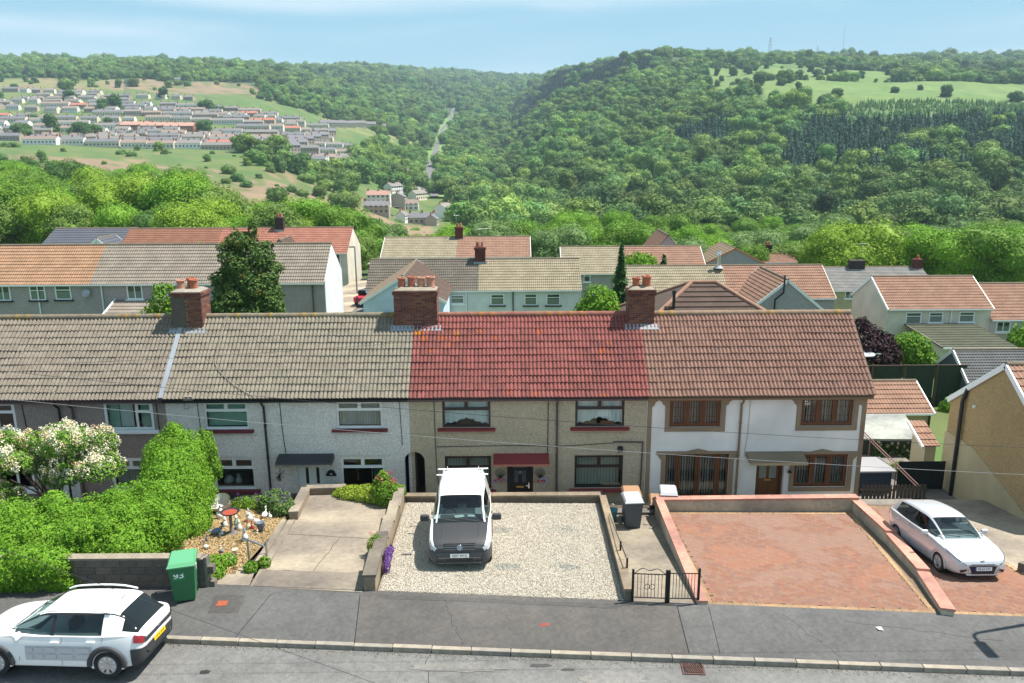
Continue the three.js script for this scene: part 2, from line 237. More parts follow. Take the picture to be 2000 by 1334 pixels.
function frontWall(house, x0, x1, holes, m, outline) {
  const s = new THREE.Shape((outline ?? [[x0, BASE], [x1, BASE], [x1, EAVE_Y], [x0, EAVE_Y]]).map(([x, y]) => new THREE.Vector2(x, y)));
  for (const [a, b, c, d] of holes) { const h = new THREE.Path(); h.moveTo(a, c); h.lineTo(a, d); h.lineTo(b, d); h.lineTo(b, c); h.closePath(); s.holes.push(h); }
  mesh('added_partition', bx(x0 + 0.14, x1 - 0.14, BASE, EAVE_Y - 0.1, FZ - 3.1, FZ - 3.0), soft(lin(0.24, 0.2, 0.165)), house); mesh('carpet', bx(x0 + 0.14, x1 - 0.14, 0.302, 0.315, FZ - 2.98, FZ - 0.32), soft(lin(0.2, 0.15, 0.12)), house); mesh('ground_floor', bx(x0 + 0.14, x1 - 0.14, BASE + 0.06, BASE + 0.1, FZ - 2.98, FZ - 0.32), soft(lin(0.2, 0.14, 0.1)), house);  // brown partition and carpet added to darken the rooms seen through the windows
  return mesh('wall', [new THREE.ExtrudeGeometry(s, { depth: 0.26, bevelEnabled: false }).translate(0, 0, FZ - 0.26), bx(x0, x1, BASE, EAVE_Y, -33.8, -33.6), bx(x0, x0 + 0.12, BASE, EAVE_Y, -33.6, FZ - 0.27), bx(x1 - 0.12, x1, BASE, EAVE_Y, -33.6, FZ - 0.27), bx(x0 + 0.12, x1 - 0.12, 0.2, 0.3, -33.6, FZ - 0.3)], m, house);
}
function blindGeo(x0, x1, y0, y1, z, step, wdt, turn) { const l = []; for (let x = x0 + step / 2; x < x1; x += step) l.push(box(wdt, y1 - y0, 0.004, x, (y0 + y1) / 2, z, turn + 0.2 * (h2(x * 100, y0 * 50) - 0.5))); return l; }
function pleats(x0, x1, y0, y1, z, waves, amp, hem) {   // a curtain: pleated sheet, with an optional shaped hem
  const n = waves * 6, P = []; const X = (i) => lerp(x0, x1, i / n), Z = (i) => z + amp * Math.sin(i / 6 * 6.283) * (0.7 + 0.5 * h2(i, 7)), Y = (i) => hem ? hem(i / n) : y0;
  for (let i = 0; i < n; i++) { const a = [X(i), y1, Z(i)], b = [X(i), Y(i), Z(i)], c = [X(i + 1), Y(i + 1), Z(i + 1)], d = [X(i + 1), y1, Z(i + 1)]; P.push(...a, ...b, ...c, ...a, ...c, ...d); }
  const g = new THREE.BufferGeometry(); g.setAttribute('position', new THREE.Float32BufferAttribute(P, 3)); g.computeVertexNormals(); return g;
}
function windowAt(house, x0, x1, y0, y1, o) {
  const w = sub('window', house), f = [], p = [], z = FZ - (o.deep ?? 0.07), t = o.t ?? 0.065, fr = (a, b, c, d, k = 0) => f.push(bx(a, b, c, d, z - 0.05, z + k));
  fr(x0, x1, y0, y0 + t); fr(x0, x1, y1 - t, y1); fr(x0, x0 + t, y0 + t, y1 - t); fr(x1 - t, x1, y0 + t, y1 - t);
  const cell = (a, b, c, d, sash = 0.035) => { f.push(bx(a, b, c, c + sash, z - 0.04, z + 0.012), bx(a, b, d - sash, d, z - 0.04, z + 0.012), bx(a, a + sash, c + sash, d - sash, z - 0.04, z + 0.012), bx(b - sash, b, c + sash, d - sash, z - 0.04, z + 0.012)); p.push([a + sash, b - sash, c + sash, d - sash]); };
  if (o.style === 'top2') { const ty = lerp(y1, y0, o.top ?? 0.33), mx = (x0 + x1) / 2; fr(x0 + t, x1 - t, ty - 0.03, ty + 0.03); fr(mx - 0.03, mx + 0.03, ty + 0.03, y1 - t); cell(x0 + t, mx - 0.03, ty + 0.03, y1 - t); cell(mx + 0.03, x1 - t, ty + 0.03, y1 - t); cell(x0 + t, x1 - t, y0 + t, ty - 0.03, 0.01); }
  else if (o.style === 'side') { const mx = lerp(x0, x1, 0.66), ty = lerp(y1, y0, 0.36); fr(mx - 0.03, mx + 0.03, y0 + t, y1 - t); fr(mx + 0.03, x1 - t, ty - 0.03, ty + 0.03); cell(x0 + t, mx - 0.03, y0 + t, y1 - t, 0.01); cell(mx + 0.03, x1 - t, ty + 0.03, y1 - t); cell(mx + 0.03, x1 - t, y0 + t, ty - 0.03, 0.01); }
  else { const n = o.lights ?? 3; for (let i = 0; i < n; i++) { const a = lerp(x0 + t, x1 - t, i / n), b = lerp(x0 + t, x1 - t, (i + 1) / n); if (i) fr(a - 0.035, a + 0.035, y0 + t, y1 - t); cell(a + 0.035 * (i > 0), b - 0.035 * (i < n - 1), y0 + t, y1 - t, 0.06); } if (o.lead) for (const [a, b, c, d] of p) { for (let k = 1; k < 3; k++) f.push(bx(lerp(a, b, k / 3) - 0.006, lerp(a, b, k / 3) + 0.006, c, d, z - 0.02, z - 0.008)); f.push(bx(a, b, lerp(c, d, 0.72) - 0.006, lerp(c, d, 0.72) + 0.006, z - 0.021, z - 0.009)); f.push(bx(a, b, lerp(c, d, 0.3) - 0.006, lerp(c, d, 0.3) + 0.006, z - 0.021, z - 0.009)); } }
  mesh('frame', f, o.mat, w);
  for (const [a, b, c, d] of p) mesh('pane', bx(a, b, c, d, z - 0.032, z - 0.026), M.glass, w);
  if (o.blind) mesh('blind', blindGeo(x0 + t, x1 - t, y0 + t, y1 - t, z - 0.2, o.step ?? 0.1, (o.step ?? 0.1) * 0.96, o.turn ?? 0.5), o.blind, w);
  if (o.curtain) o.curtain(w, z);
  if (o.sill) mesh('sill', prism([[0, 0], [0.2, 0], [0.2, 0.07], [0, 0.11]], x1 - x0 + 0.36).rotateY(-Math.PI / 2).translate(x1 + 0.18, y0 - 0.11, FZ - 0.04), o.sill, w);
  return w;
}
function downpipe(house, x, m, y0 = BASE, y1 = EAVE_Y - 0.1, dx = 0) { return mesh('downpipe', [tube([V(x, y1, EAVE_Z), V(x, y1 - 0.12, EAVE_Z - 0.02), V(x + dx * 0.05, y1 - 0.32, FZ + 0.07)], 0.045, 10), bar(V(x + dx * 0.05, y1 - 0.32, FZ + 0.07), V(x + dx, y0, FZ + 0.07), 0.042, 10), ...[0.25, 0.55, 0.85].map((t) => cyl(0.055, 0.055, 0.06, x + dx * t, lerp(y1, y0, t), FZ + 0.07, 10))], m, house); }
const wire = (name, pts, r, m, parent) => mesh(name, tube(pts, r, pts.length * 8, 5), m, parent);
const BRICK = [[0.19, 0.07, 0.048], [0.15, 0.055, 0.042], [0.23, 0.09, 0.058], [0.17, 0.07, 0.058], [0.11, 0.045, 0.04], [0.25, 0.11, 0.07]].map((c) => mat(lin(...c), { map: softT, roughness: 0.95 }));
const brickG = box(0.212, 0.064, 0.1);
function chimney(house, xc, w, d, top, pots, seed, opt = {}) {
  const R = rng(seed), ch = sub('chimney', house, [xc, 0, RIDGE_Z]), y0 = RIDGE_Y - 0.75; 
  mesh('mortar', bx(-w / 2 + 0.012, w / 2 - 0.012, y0, top, -d / 2 + 0.012, d / 2 - 0.012), M.mortar, ch);
  let row = 0; for (let y = y0 + 0.04; y < top; y += 0.075, row++) {
    const out = top - y < 0.2 && top - y > 0.03 ? 0.045 : 0, off = (row % 2) * 0.5;
    const side = (len, place) => { const n = Math.round(len / 0.225), bw = len / n; for (let i = -1; i < n; i++) { const a = clamp((i + off + (off ? 0 : 1)) * bw, 0, len), b = clamp((i + 1 + off + (off ? 0 : 1)) * bw, 0, len); if (b - a < 0.04) continue; place((a + b) / 2 - len / 2, (b - a - 0.012) / 0.212); } };
    const put = (x, z, ry, sc) => { if (opt.render && x < -w / 2 + opt.render * w && top - y > 0.22) return; const b = mesh('brick', brickG, BRICK[Math.floor(R() * 6)], ch); b.position.set(x, y, z); b.rotation.y = ry; b.scale.x = sc; };
    side(w + out * 2, (t, s) => { put(t, d / 2 - 0.045 + out, 0, s); }); side(d + out * 2, (t, s) => { put(w / 2 - 0.045 + out, t, Math.PI / 2, s * 0.99); put(-w / 2 + 0.045 - out, t, Math.PI / 2, s * 0.99); });
  }
  if (opt.render) mesh('cement_render', bx(-w / 2 - 0.02, -w / 2 + opt.render * w, y0, top - 0.2, -d / 2, d / 2 + 0.015), mat(lin(0.13, 0.115, 0.1), { map: stainT }), ch);
  mesh('flaunching', new THREE.CylinderGeometry(0.5, 0.72, 0.1, 4, 1).rotateY(Math.PI / 4).scale(w * 0.98, 1, d * 0.98).translate(0, top + 0.05, 0), opt.cap ?? M.mortar, ch);
  mesh('flashing', [bx(-w / 2 - 0.06, w / 2 + 0.06, y0 - 0.2, y0 + 0.16, d / 2 - 0.05, d / 2 + 0.025), bx(-w / 2 - 0.16, w / 2 + 0.16, -0.03, 0.02, 0, 0.26).rotateX(PITCH).translate(0, RIDGE_Y - (d / 2) * Math.tan(PITCH) + 0.06, d / 2)], M.lead, ch);
  for (const [x, z, r, h, m] of pots) mesh('chimney_pot', lathe([[r * 0.95, 0], [r * 0.88, h * 0.12], [r * 0.82, h * 0.8], [r, h * 0.83], [r * 1.02, h], [r * 0.8, h], [r * 0.75, h * 0.75], [0.001, h * 0.7]], 16).translate(x, top + 0.07, z), m, ch);
  return ch;
}
// --- house A, grey brown render, on the far side of the hedge
{
  const A = thing('terraced_house', 'grey brown rendered house with white windows behind the lilac', 'house'), x0 = -30, x1 = -13.06;
  const o = { mat: M.whitePvc, style: 'side', t: 0.09, sill: M.whitePvc, deep: 0.02 };
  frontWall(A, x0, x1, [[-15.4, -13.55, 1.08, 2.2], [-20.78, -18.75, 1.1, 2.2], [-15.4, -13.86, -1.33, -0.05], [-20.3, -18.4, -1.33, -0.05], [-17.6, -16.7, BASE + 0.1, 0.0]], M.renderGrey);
  windowAt(A, -15.4, -13.55, 1.08, 2.2, { ...o, curtain: (w, z) => { mesh('blind', bx(-15.3, -14.9, 1.15, 2.15, z - 0.16, z - 0.15), M.blindGreen, w); mesh('curtain', pleats(-14.35, -14.22, 1.2, 2.15, z - 0.14, 3, 0.02), M.redCurtain, w); mesh('net_curtain', bx(-14.9, -14.4, 1.15, 2.15, z - 0.2, z - 0.195), M.lace, w); mesh('blind', bx(-14.1, -13.62, 1.15, 2.15, z - 0.2, z - 0.19), M.blindGreen, w); } });
  windowAt(A, -20.78, -18.75, 1.1, 2.2, o); windowAt(A, -15.4, -13.86, -1.33, -0.05, { ...o, style: 'top2', blind: M.blindWhite }); windowAt(A, -20.3, -18.4, -1.33, -0.05, o);
  const d = sub('door', A); mesh('door_leaf', bx(-17.55, -16.75, BASE + 0.1, -0.05, FZ - 0.14, FZ - 0.1), M.whitePvc, d);
  downpipe(A, -16.55, M.plum); downpipe(A, -17.05, M.black); mesh('cable', bar(V(-18.45, EAVE_Y - 0.2, FZ + 0.02), V(-18.3, -0.5, FZ + 0.02), 0.015), M.black, A); mesh('cable', bar(V(-13.4, EAVE_Y - 0.2, FZ + 0.02), V(-13.36, 0.6, FZ + 0.02), 0.015), M.black, A);
  gutter(A, x0, x1, M.plum);
  tiledRoof(A, -22.2, x1 - 0.06, [tileM(0.3, 0.255, 0.215), tileM(0.29, 0.246, 0.207), tileM(0.31, 0.264, 0.222)], [tileM(0.31, 0.25, 0.19), tileM(0.32, 0.25, 0.17, lichenT), tileM(0.29, 0.24, 0.19), tileM(0.3, 0.245, 0.19)], 11);
}
// --- house B, white pebbledash
{
  const B = thing('terraced_house', 'white pebbledash house with maroon sills and number 93 beside the white door', 'house'), x0 = -13.06, x1 = -3.9, ax = -3.76, ar = 0.39, sy = -0.27;
  const arc = []; for (let a = Math.acos((x1 - ax) / ar), i = 0; i <= 8; i++) arc.push([ax + ar * Math.cos(lerp(a, Math.PI, i / 8)), sy + ar * Math.sin(lerp(a, Math.PI, i / 8))]);
  const outline = [[x0, BASE], [ax - ar, BASE], ...arc.reverse(), [x1, EAVE_Y], [x0, EAVE_Y]];
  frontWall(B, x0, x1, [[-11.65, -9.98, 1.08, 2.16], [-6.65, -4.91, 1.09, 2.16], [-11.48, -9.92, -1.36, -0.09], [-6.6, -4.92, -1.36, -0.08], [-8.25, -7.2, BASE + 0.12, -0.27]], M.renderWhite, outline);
  const o = { mat: M.whitePvc, style: 'top2', sill: M.maroon };
  windowAt(B, -11.65, -9.98, 1.08, 2.16, { ...o, blind: M.blindGreen, turn: 0.12, step: 0.09 }); windowAt(B, -6.65, -4.91, 1.09, 2.16, { ...o, blind: M.blindWhite, turn: 0.62 });
  windowAt(B, -11.48, -9.92, -1.36, -0.09, { ...o, curtain: (w, z) => { const l = []; for (let x = -11.35; x < -10; x += 0.085) l.push(bar(V(x, -1.3, z - 0.12), V(x, -0.45, z - 0.12), 0.004, 4)); mesh('bead_curtain', l, M.blindWhite, w); mesh('ornament', lathe([[0.001, 0], [0.1, 0.02], [0.14, 0.12], [0.08, 0.25], [0.05, 0.3], [0.09, 0.36], [0.001, 0.42]], 12).translate(-10.7, -1.3, z - 0.35), M.blindWhite, w); mesh('ornament', lathe([[0.001, 0], [0.16, 0.02], [0.2, 0.14], [0.1, 0.3], [0.001, 0.34]], 12).translate(-11.1, -1.3, z - 0.4), M.blindWhite, w); } });
  windowAt(B, -6.6, -4.92, -1.36, -0.08, { ...o, curtain: (w, z) => mesh('blind', blindGeo(-5.5, -5.0, -1.3, -0.5, z - 0.2, 0.1, 0.03, 0.9), M.blindGreen, w) });
  const d = sub('door', B); mesh('door_frame', [bx(-8.25, -8.18, BASE + 0.12, -0.27, FZ - 0.16, FZ - 0.06), bx(-7.27, -7.2, BASE + 0.12, -0.27, FZ - 0.16, FZ - 0.06), bx(-8.18, -7.27, -0.35, -0.27, FZ - 0.16, FZ - 0.06)], M.whitePvc, d);
  mesh('door_leaf', [bx(-8.18, -7.27, BASE + 0.12, -1.2, FZ - 0.16, FZ - 0.11), bx(-8.18, -7.99, -1.2, -0.35, FZ - 0.16, FZ - 0.11), bx(-7.87, -7.58, -1.2, -0.35, FZ - 0.16, FZ - 0.11), bx(-7.46, -7.27, -1.2, -0.35, FZ - 0.16, FZ - 0.11), bx(-7.99, -7.87, -0.45, -0.35, FZ - 0.16, FZ - 0.11), bx(-7.58, -7.46, -0.45, -0.35, FZ - 0.16, FZ - 0.11)], M.whitePvc, d);
  mesh('glass_strip', bx(-7.99, -7.87, -1.2, -0.45, FZ - 0.15, FZ - 0.14), M.black, d); mesh('glass_strip', bx(-7.58, -7.46, -1.2, -0.45, FZ - 0.15, FZ - 0.14), M.black, d);
  mesh('letterbox', bx(-7.88, -7.58, -1.36, -1.3, FZ - 0.11, FZ - 0.1), M.brass, d); mesh('handle', bx(-7.36, -7.33, -1.4, -1.2, FZ - 0.11, FZ - 0.07), M.chrome, d);
  const cn = sub('canopy', B); mesh('canopy_slab', bx(-8.9, -6.85, -0.24, -0.14, FZ, FZ + 0.6), M.kerb, cn); mesh('canopy_cover', prism([[0, 0], [0.61, 0], [0.58, 0.05], [0.4, 0.13], [0.18, 0.19], [0, 0.22]], 2.1).rotateY(-Math.PI / 2).translate(-6.82, -0.14, FZ), mat(lin(0.035, 0.04, 0.045), { roughness: 0.45, map: softT }), cn);
  const cv = document.createElement('canvas'); cv.width = 128; cv.height = 80; const c = cv.getContext('2d'); c.fillStyle = '#101114'; c.fillRect(0, 0, 128, 80); c.fillStyle = '#f2f2f2'; c.font = 'bold 52px serif'; c.textAlign = 'center'; c.fillText('93', 64, 62); const ct = new THREE.CanvasTexture(cv); ct.colorSpace = THREE.SRGBColorSpace;
  const pl = new THREE.Shape(); pl.moveTo(-0.2, -0.12); pl.lineTo(0.2, -0.12); pl.lineTo(0.2, -0.02); pl.absarc(0, -0.02, 0.16, 0, Math.PI, false); pl.lineTo(-0.2, -0.02); const pg = new THREE.ExtrudeGeometry(pl, { depth: 0.02, bevelEnabled: false }).translate(-6.98, -0.72, FZ + 0.002); mesh('number_plaque', pg, M.black, B);
  const nt = new THREE.PlaneGeometry(0.24, 0.15).translate(-6.98, -0.75, FZ + 0.026); nt.userData.keepUv = true; mesh('number_plate_print', nt, mat('#ffffff', { map: ct }), B);
  downpipe(B, -9.35, M.black, BASE, EAVE_Y - 0.1, 0.02); mesh('string_course', bx(x0, x1, 0.83, 0.87, FZ, FZ + 0.018), M.renderWhite, B); each('plinth', [bx(x0, -8.3, BASE, -1.55, FZ, FZ + 0.03), bx(-7.15, ax - ar - 0.05, BASE, -1.55, FZ, FZ + 0.03)], M.plinth, B);
  each('lintel', [bx(-11.7, -9.8, 0.0, 0.05, FZ, FZ + 0.02), bx(-6.75, -4.7, 0.0, 0.05, FZ, FZ + 0.02)], M.renderWhite, B);
  wire('cable', [V(-8.75, EAVE_Y - 0.2, FZ + 0.02), V(-8.72, 1, FZ + 0.02), V(-8.65, 0.1, FZ + 0.02)], 0.014, M.black, B); mesh('cable', bar(V(-11.85, EAVE_Y - 0.2, FZ + 0.02), V(-11.8, 0.6, FZ + 0.02), 0.012), M.plum, B); mesh('cable', bar(V(-4.25, EAVE_Y - 0.2, FZ + 0.02), V(-4.2, 0.4, FZ + 0.02), 0.012), M.blackMatt, B);
  mesh('wall_bracket', [tube([V(-12.3, 2.2, FZ), V(-12.3, 2.0, FZ + 0.15), V(-12.15, 1.95, FZ + 0.2), V(-12.05, 2.05, FZ + 0.2)], 0.015, 12)], M.steel, B);
  const orn = []; const R = rng(5); for (let i = 0; i < 14; i++) { const a = R() * 6.28; orn.push(bar(V(-8.95, -0.75, FZ + 0.04), V(-8.95 + Math.cos(a) * 0.2, -0.75 + Math.sin(a) * 0.28, FZ + 0.05), 0.008, 4)); } mesh('wall_ornament', orn, M.blackMatt, B); mesh('bell_bracket', [bar(V(-9.0, -0.25, FZ), V(-9.0, -0.25, FZ + 0.25), 0.01), bar(V(-9.0, -0.05, FZ + 0.02), V(-9.0, -0.4, FZ + 0.02), 0.012), cyl(0.05, 0.03, 0.1, -9.0, -0.38, FZ + 0.2, 8)], M.blackMatt, B);
  gutter(B, x0, x1, M.black);
  const lch = tileM(0.41, 0.33, 0.2, lichenT), ms = [tileM(0.315, 0.275, 0.225), tileM(0.305, 0.267, 0.218), tileM(0.325, 0.284, 0.232), tileM(0.312, 0.272, 0.223)];
  const rf = tiledRoof(B, x0 + 0.06, x1 + 0.04, ms, [tileM(0.33, 0.28, 0.2), tileM(0.34, 0.27, 0.18, lichenT), tileM(0.31, 0.26, 0.2), tileM(0.32, 0.27, 0.2)], 22, (x, c, R) => c < 2 && x > -7.5 && x < -5.5 && R() < 0.5 ? lch : undefined);
  mesh('lead_strip', bx(x0 - 0.08, x0 + 0.1, 0.02, 0.085, 0.1, SLOPE), M.lead, rf);
  wire('roof_cable', [V(-11.3, 0.09, 0.02), V(-11.35, 0.09, 1.2), V(-11.3, 0.09, 2.3), V(-10.6, 0.09, 3.1), V(-9.55, 0.09, SLOPE + 0.02)], 0.018, M.kerb, rf);
  mesh('eaves_filler', bx(-12.2, -11.85, EAVE_Y - 0.05, EAVE_Y + 0.1, EAVE_Z - 0.1, EAVE_Z + 0.07), M.kerb, B);
  chimney(B, -12.72, 1.15, 0.95, 6.0, [[-0.3, 0.1, 0.17, 0.36, M.potPale], [0.02, -0.15, 0.17, 0.4, M.pot], [0.22, 0.12, 0.17, 0.38, M.pot]], 31, { render: 0.45, cap: M.kerb });
}
// --- house C, tan pebbledash with the red roof
{
  const C = thing('terraced_house', 'tan pebbledash house with bright red tiled roof and black door', 'house'), x0 = -3.9, x1 = 5.07, ax = -3.76, ar = 0.39, sy = -0.27;
  const arc = []; for (let a = Math.acos((x0 - ax) / ar), i = 0; i <= 14; i++) arc.push([ax + ar * Math.cos(lerp(a, 0, i / 14)), sy + ar * Math.sin(lerp(a, 0, i / 14))]);
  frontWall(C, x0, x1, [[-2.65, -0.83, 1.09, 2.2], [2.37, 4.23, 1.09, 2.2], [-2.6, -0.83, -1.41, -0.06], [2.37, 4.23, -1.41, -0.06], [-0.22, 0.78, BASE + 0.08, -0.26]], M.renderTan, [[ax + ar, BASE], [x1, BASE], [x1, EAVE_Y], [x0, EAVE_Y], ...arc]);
  const ps = sub('passage', C); mesh('passage_wall', [bx(ax - ar - 0.12, ax - ar - 0.02, BASE, 0.3, -33, FZ - 0.27), bx(ax + ar + 0.02, ax + ar + 0.12, BASE, 0.3, -33, FZ - 0.27), bx(ax - ar - 0.1, ax + ar + 0.1, 0.3, 0.4, -33, FZ - 0.27)], M.blackMatt, ps); mesh('passage_dark_sheet', bx(ax - ar, ax + ar, BASE, 0.3, -30.1, -30.05), M.black, ps);  // black walls and an added black end sheet stand in for the passage shade
  const hem = (y, h) => (t) => y + h * Math.max(0, 0.6 + 0.4 * Math.cos((t - 0.5) * 9)) * sstep(0, 0.16, t) * sstep(1, 0.84, t) + 0.05 * Math.abs(Math.sin(t * 22));
  const lace = (a, b) => (w, z) => { mesh('net_curtain', pleats(a + 0.07, b - 0.07, 1.1, 2.12, z - 0.1, 12, 0.018, hem(1.16, 0.22)), M.lace, w); };
  const o = { mat: M.brownFrame, style: 'top2', top: 0.36, sill: M.redPaint };
  windowAt(C, -2.65, -0.83, 1.09, 2.2, { ...o, curtain: lace(-2.65, -0.83) }); windowAt(C, 2.37, 4.23, 1.09, 2.2, { ...o, curtain: lace(2.37, 4.23) });
  windowAt(C, -2.6, -0.83, -1.41, -0.06, { ...o, blind: M.blindCream, turn: 0.45, step: 0.12 }); windowAt(C, 2.37, 4.23, -1.41, -0.06, { ...o, blind: M.blindCream, turn: 0.3, step: 0.12 });
  const d = sub('door', C); mesh('door_leaf', bx(-0.15, 0.71, BASE + 0.08, -0.33, FZ - 0.17, FZ - 0.12), M.black, d); mesh('door_frame', [bx(-0.22, -0.15, BASE + 0.08, -0.26, FZ - 0.17, FZ - 0.05), bx(0.71, 0.78, BASE + 0.08, -0.26, FZ - 0.17, FZ - 0.05), bx(-0.15, 0.71, -0.33, -0.26, FZ - 0.17, FZ - 0.05)], M.brownFrame, d);
  each('glass_panel', [rbox(0.16, 0.5, 0.02, 0.02, 0.13, -0.95, FZ - 0.115), rbox(0.16, 0.5, 0.02, 0.02, 0.43, -0.95, FZ - 0.115), prism([[-0.3, 0], [0.3, 0], [0.25, 0.09], [0.1, 0.17], [-0.1, 0.17], [-0.25, 0.09]], 0.02).translate(0.28, -0.6, FZ - 0.12)], mat(lin(0.1, 0.11, 0.12), { roughness: 0.1 }), d);
  mesh('letterbox', bx(0.14, 0.42, -1.42, -1.35, FZ - 0.12, FZ - 0.1), M.brass, d); mesh('knocker', new THREE.TorusGeometry(0.05, 0.012, 6, 14).translate(0.28, -0.78, FZ - 0.1), M.chrome, d); mesh('handle', [bx(0.6, 0.64, -1.45, -1.2, FZ - 0.12, FZ - 0.1), bx(0.5, 0.64, -1.34, -1.31, FZ - 0.1, FZ - 0.06)], M.chrome, d);
  const cn = sub('canopy', C); mesh('canopy_roof', prism([[0, 0], [0.6, 0], [0.6, 0.05], [0, 0.24]], 2.1).rotateY(-Math.PI / 2).translate(1.37, -0.2, FZ), M.redPaint, cn); mesh('canopy_lip', bx(-0.75, 1.39, -0.24, -0.17, FZ + 0.55, FZ + 0.63), mat(lin(0.55, 0.2, 0.14), { map: softT }), cn);
  each('porch_cheek', [bx(-0.75, -0.24, BASE, -0.26, FZ, FZ + 0.05), bx(0.8, 1.35, BASE, -0.26, FZ, FZ + 0.05)], M.renderTan, C);
  for (const [px, s] of [[-0.48, 3], [1.05, 4]]) { const R = rng(s), bs = sub('wall_basket', C), wf = [], fl = [[], [], []]; for (let i = 0; i < 9; i++) { const a = Math.PI * (0.05 + 0.9 * i / 8); wf.push(tube([V(px, -0.95, FZ + 0.06), V(px + 0.12 * Math.cos(a), -0.85 + 0.1 * Math.sin(a), FZ + 0.12), V(px + 0.23 * Math.cos(a), -0.75 + 0.2 * Math.sin(a), FZ + 0.08)], 0.008, 8, 4)); } for (let i = 0; i < 24; i++) fl[i % 3].push(new THREE.IcosahedronGeometry(0.032 + 0.02 * R(), 0).translate(px + (R() - 0.5) * 0.46, -1.02 + (R() - 0.5) * 0.14, FZ + 0.1 + 0.06 * R())); mesh('wire_frame', wf, M.iron, bs); mesh('flower', fl[0], mat(lin(0.55, 0.03, 0.1)), bs); mesh('flower', fl[1], mat(lin(0.6, 0.3, 0.05)), bs); mesh('flower', fl[2], mat(lin(0.25, 0.3, 0.6)), bs); }
  mesh('string_course', bx(x0, x1, 0.82, 0.86, FZ, FZ + 0.015), M.renderTan, C); each('lintel', [bx(2.2, 4.5, 0.0, 0.1, FZ, FZ + 0.03), bx(-2.75, -0.75, 0.0, 0.06, FZ, FZ + 0.02)], M.renderTan, C);
  downpipe(C, 1.68, M.plum); wire('cable', [V(1.35, EAVE_Y - 0.2, FZ + 0.02), V(1.34, 0.8, FZ + 0.02), V(1.32, -0.3, FZ + 0.06)], 0.015, M.blackMatt, C); wire('cable', [V(-2.95, EAVE_Y - 0.2, FZ + 0.02), V(-2.93, 0, FZ + 0.02), V(-2.9, -0.9, FZ + 0.02), V(-2.8, BASE + 0.4, FZ + 0.02)], 0.012, M.blackMatt, C); wire('cable', [V(-2.9, 0.33, FZ + 0.02), V(0.5, 0.36, FZ + 0.02), V(1.5, 0.33, FZ + 0.05), V(3.4, 0.42, FZ + 0.02), V(3.9, 0.45, FZ + 0.02)], 0.012, M.blackMatt, C);
  mesh('waste_pipe', [bar(V(3.85, 0.5, FZ + 0.05), V(4.95, 0.48, FZ + 0.05), 0.03), bar(V(4.95, 0.48, FZ + 0.05), V(4.9, BASE + 0.3, FZ + 0.05), 0.03)], M.plum, C); mesh('alarm_box', rbox(0.2, 0.22, 0.1, 0.02, 4.1, 0.2, FZ + 0.05), M.blackMatt, C); mesh('low_block', bx(2.2, 3.45, BASE, -1.44, FZ + 0.16, FZ + 0.5), M.block, C);
  gutter(C, x0, x1, M.plum);
  const ms = [tileM(0.33, 0.1, 0.092), tileM(0.318, 0.096, 0.09), tileM(0.345, 0.106, 0.097), tileM(0.325, 0.102, 0.095), tileM(0.355, 0.112, 0.1)], lm = tileM(0.34, 0.105, 0.095, lichenT), lm2 = tileM(0.37, 0.125, 0.095, lichenT2), dk = tileM(0.275, 0.088, 0.081);
  tiledRoof(C, x0 + 0.04, x1 + 0.02, ms, [tileM(0.42, 0.18, 0.13), tileM(0.43, 0.19, 0.13, lichenT), tileM(0.4, 0.16, 0.125), tileM(0.39, 0.15, 0.12)], 33, (x, c, R) => { const p = (c < 1 ? 0.4 : 0.03) + (x < -2 && c < 6 ? 0.75 - c * 0.11 : 0); if (R() < p) return x < -1.8 && c < 3 && R() < 0.7 ? lm2 : lm; if (fbm(x * 1.6, c * 0.1, 1e6, 555, 2) > 0.52 && R() < 0.75) return dk; });
  chimney(C, -3.78, 1.68, 0.85, 6.0, [[-0.56, 0, 0.17, 0.38, M.pot], [-0.18, 0, 0.165, 0.42, M.pot], [0.2, 0, 0.17, 0.4, M.potPale], [0.58, 0, 0.18, 0.42, M.potPale]], 34);
}
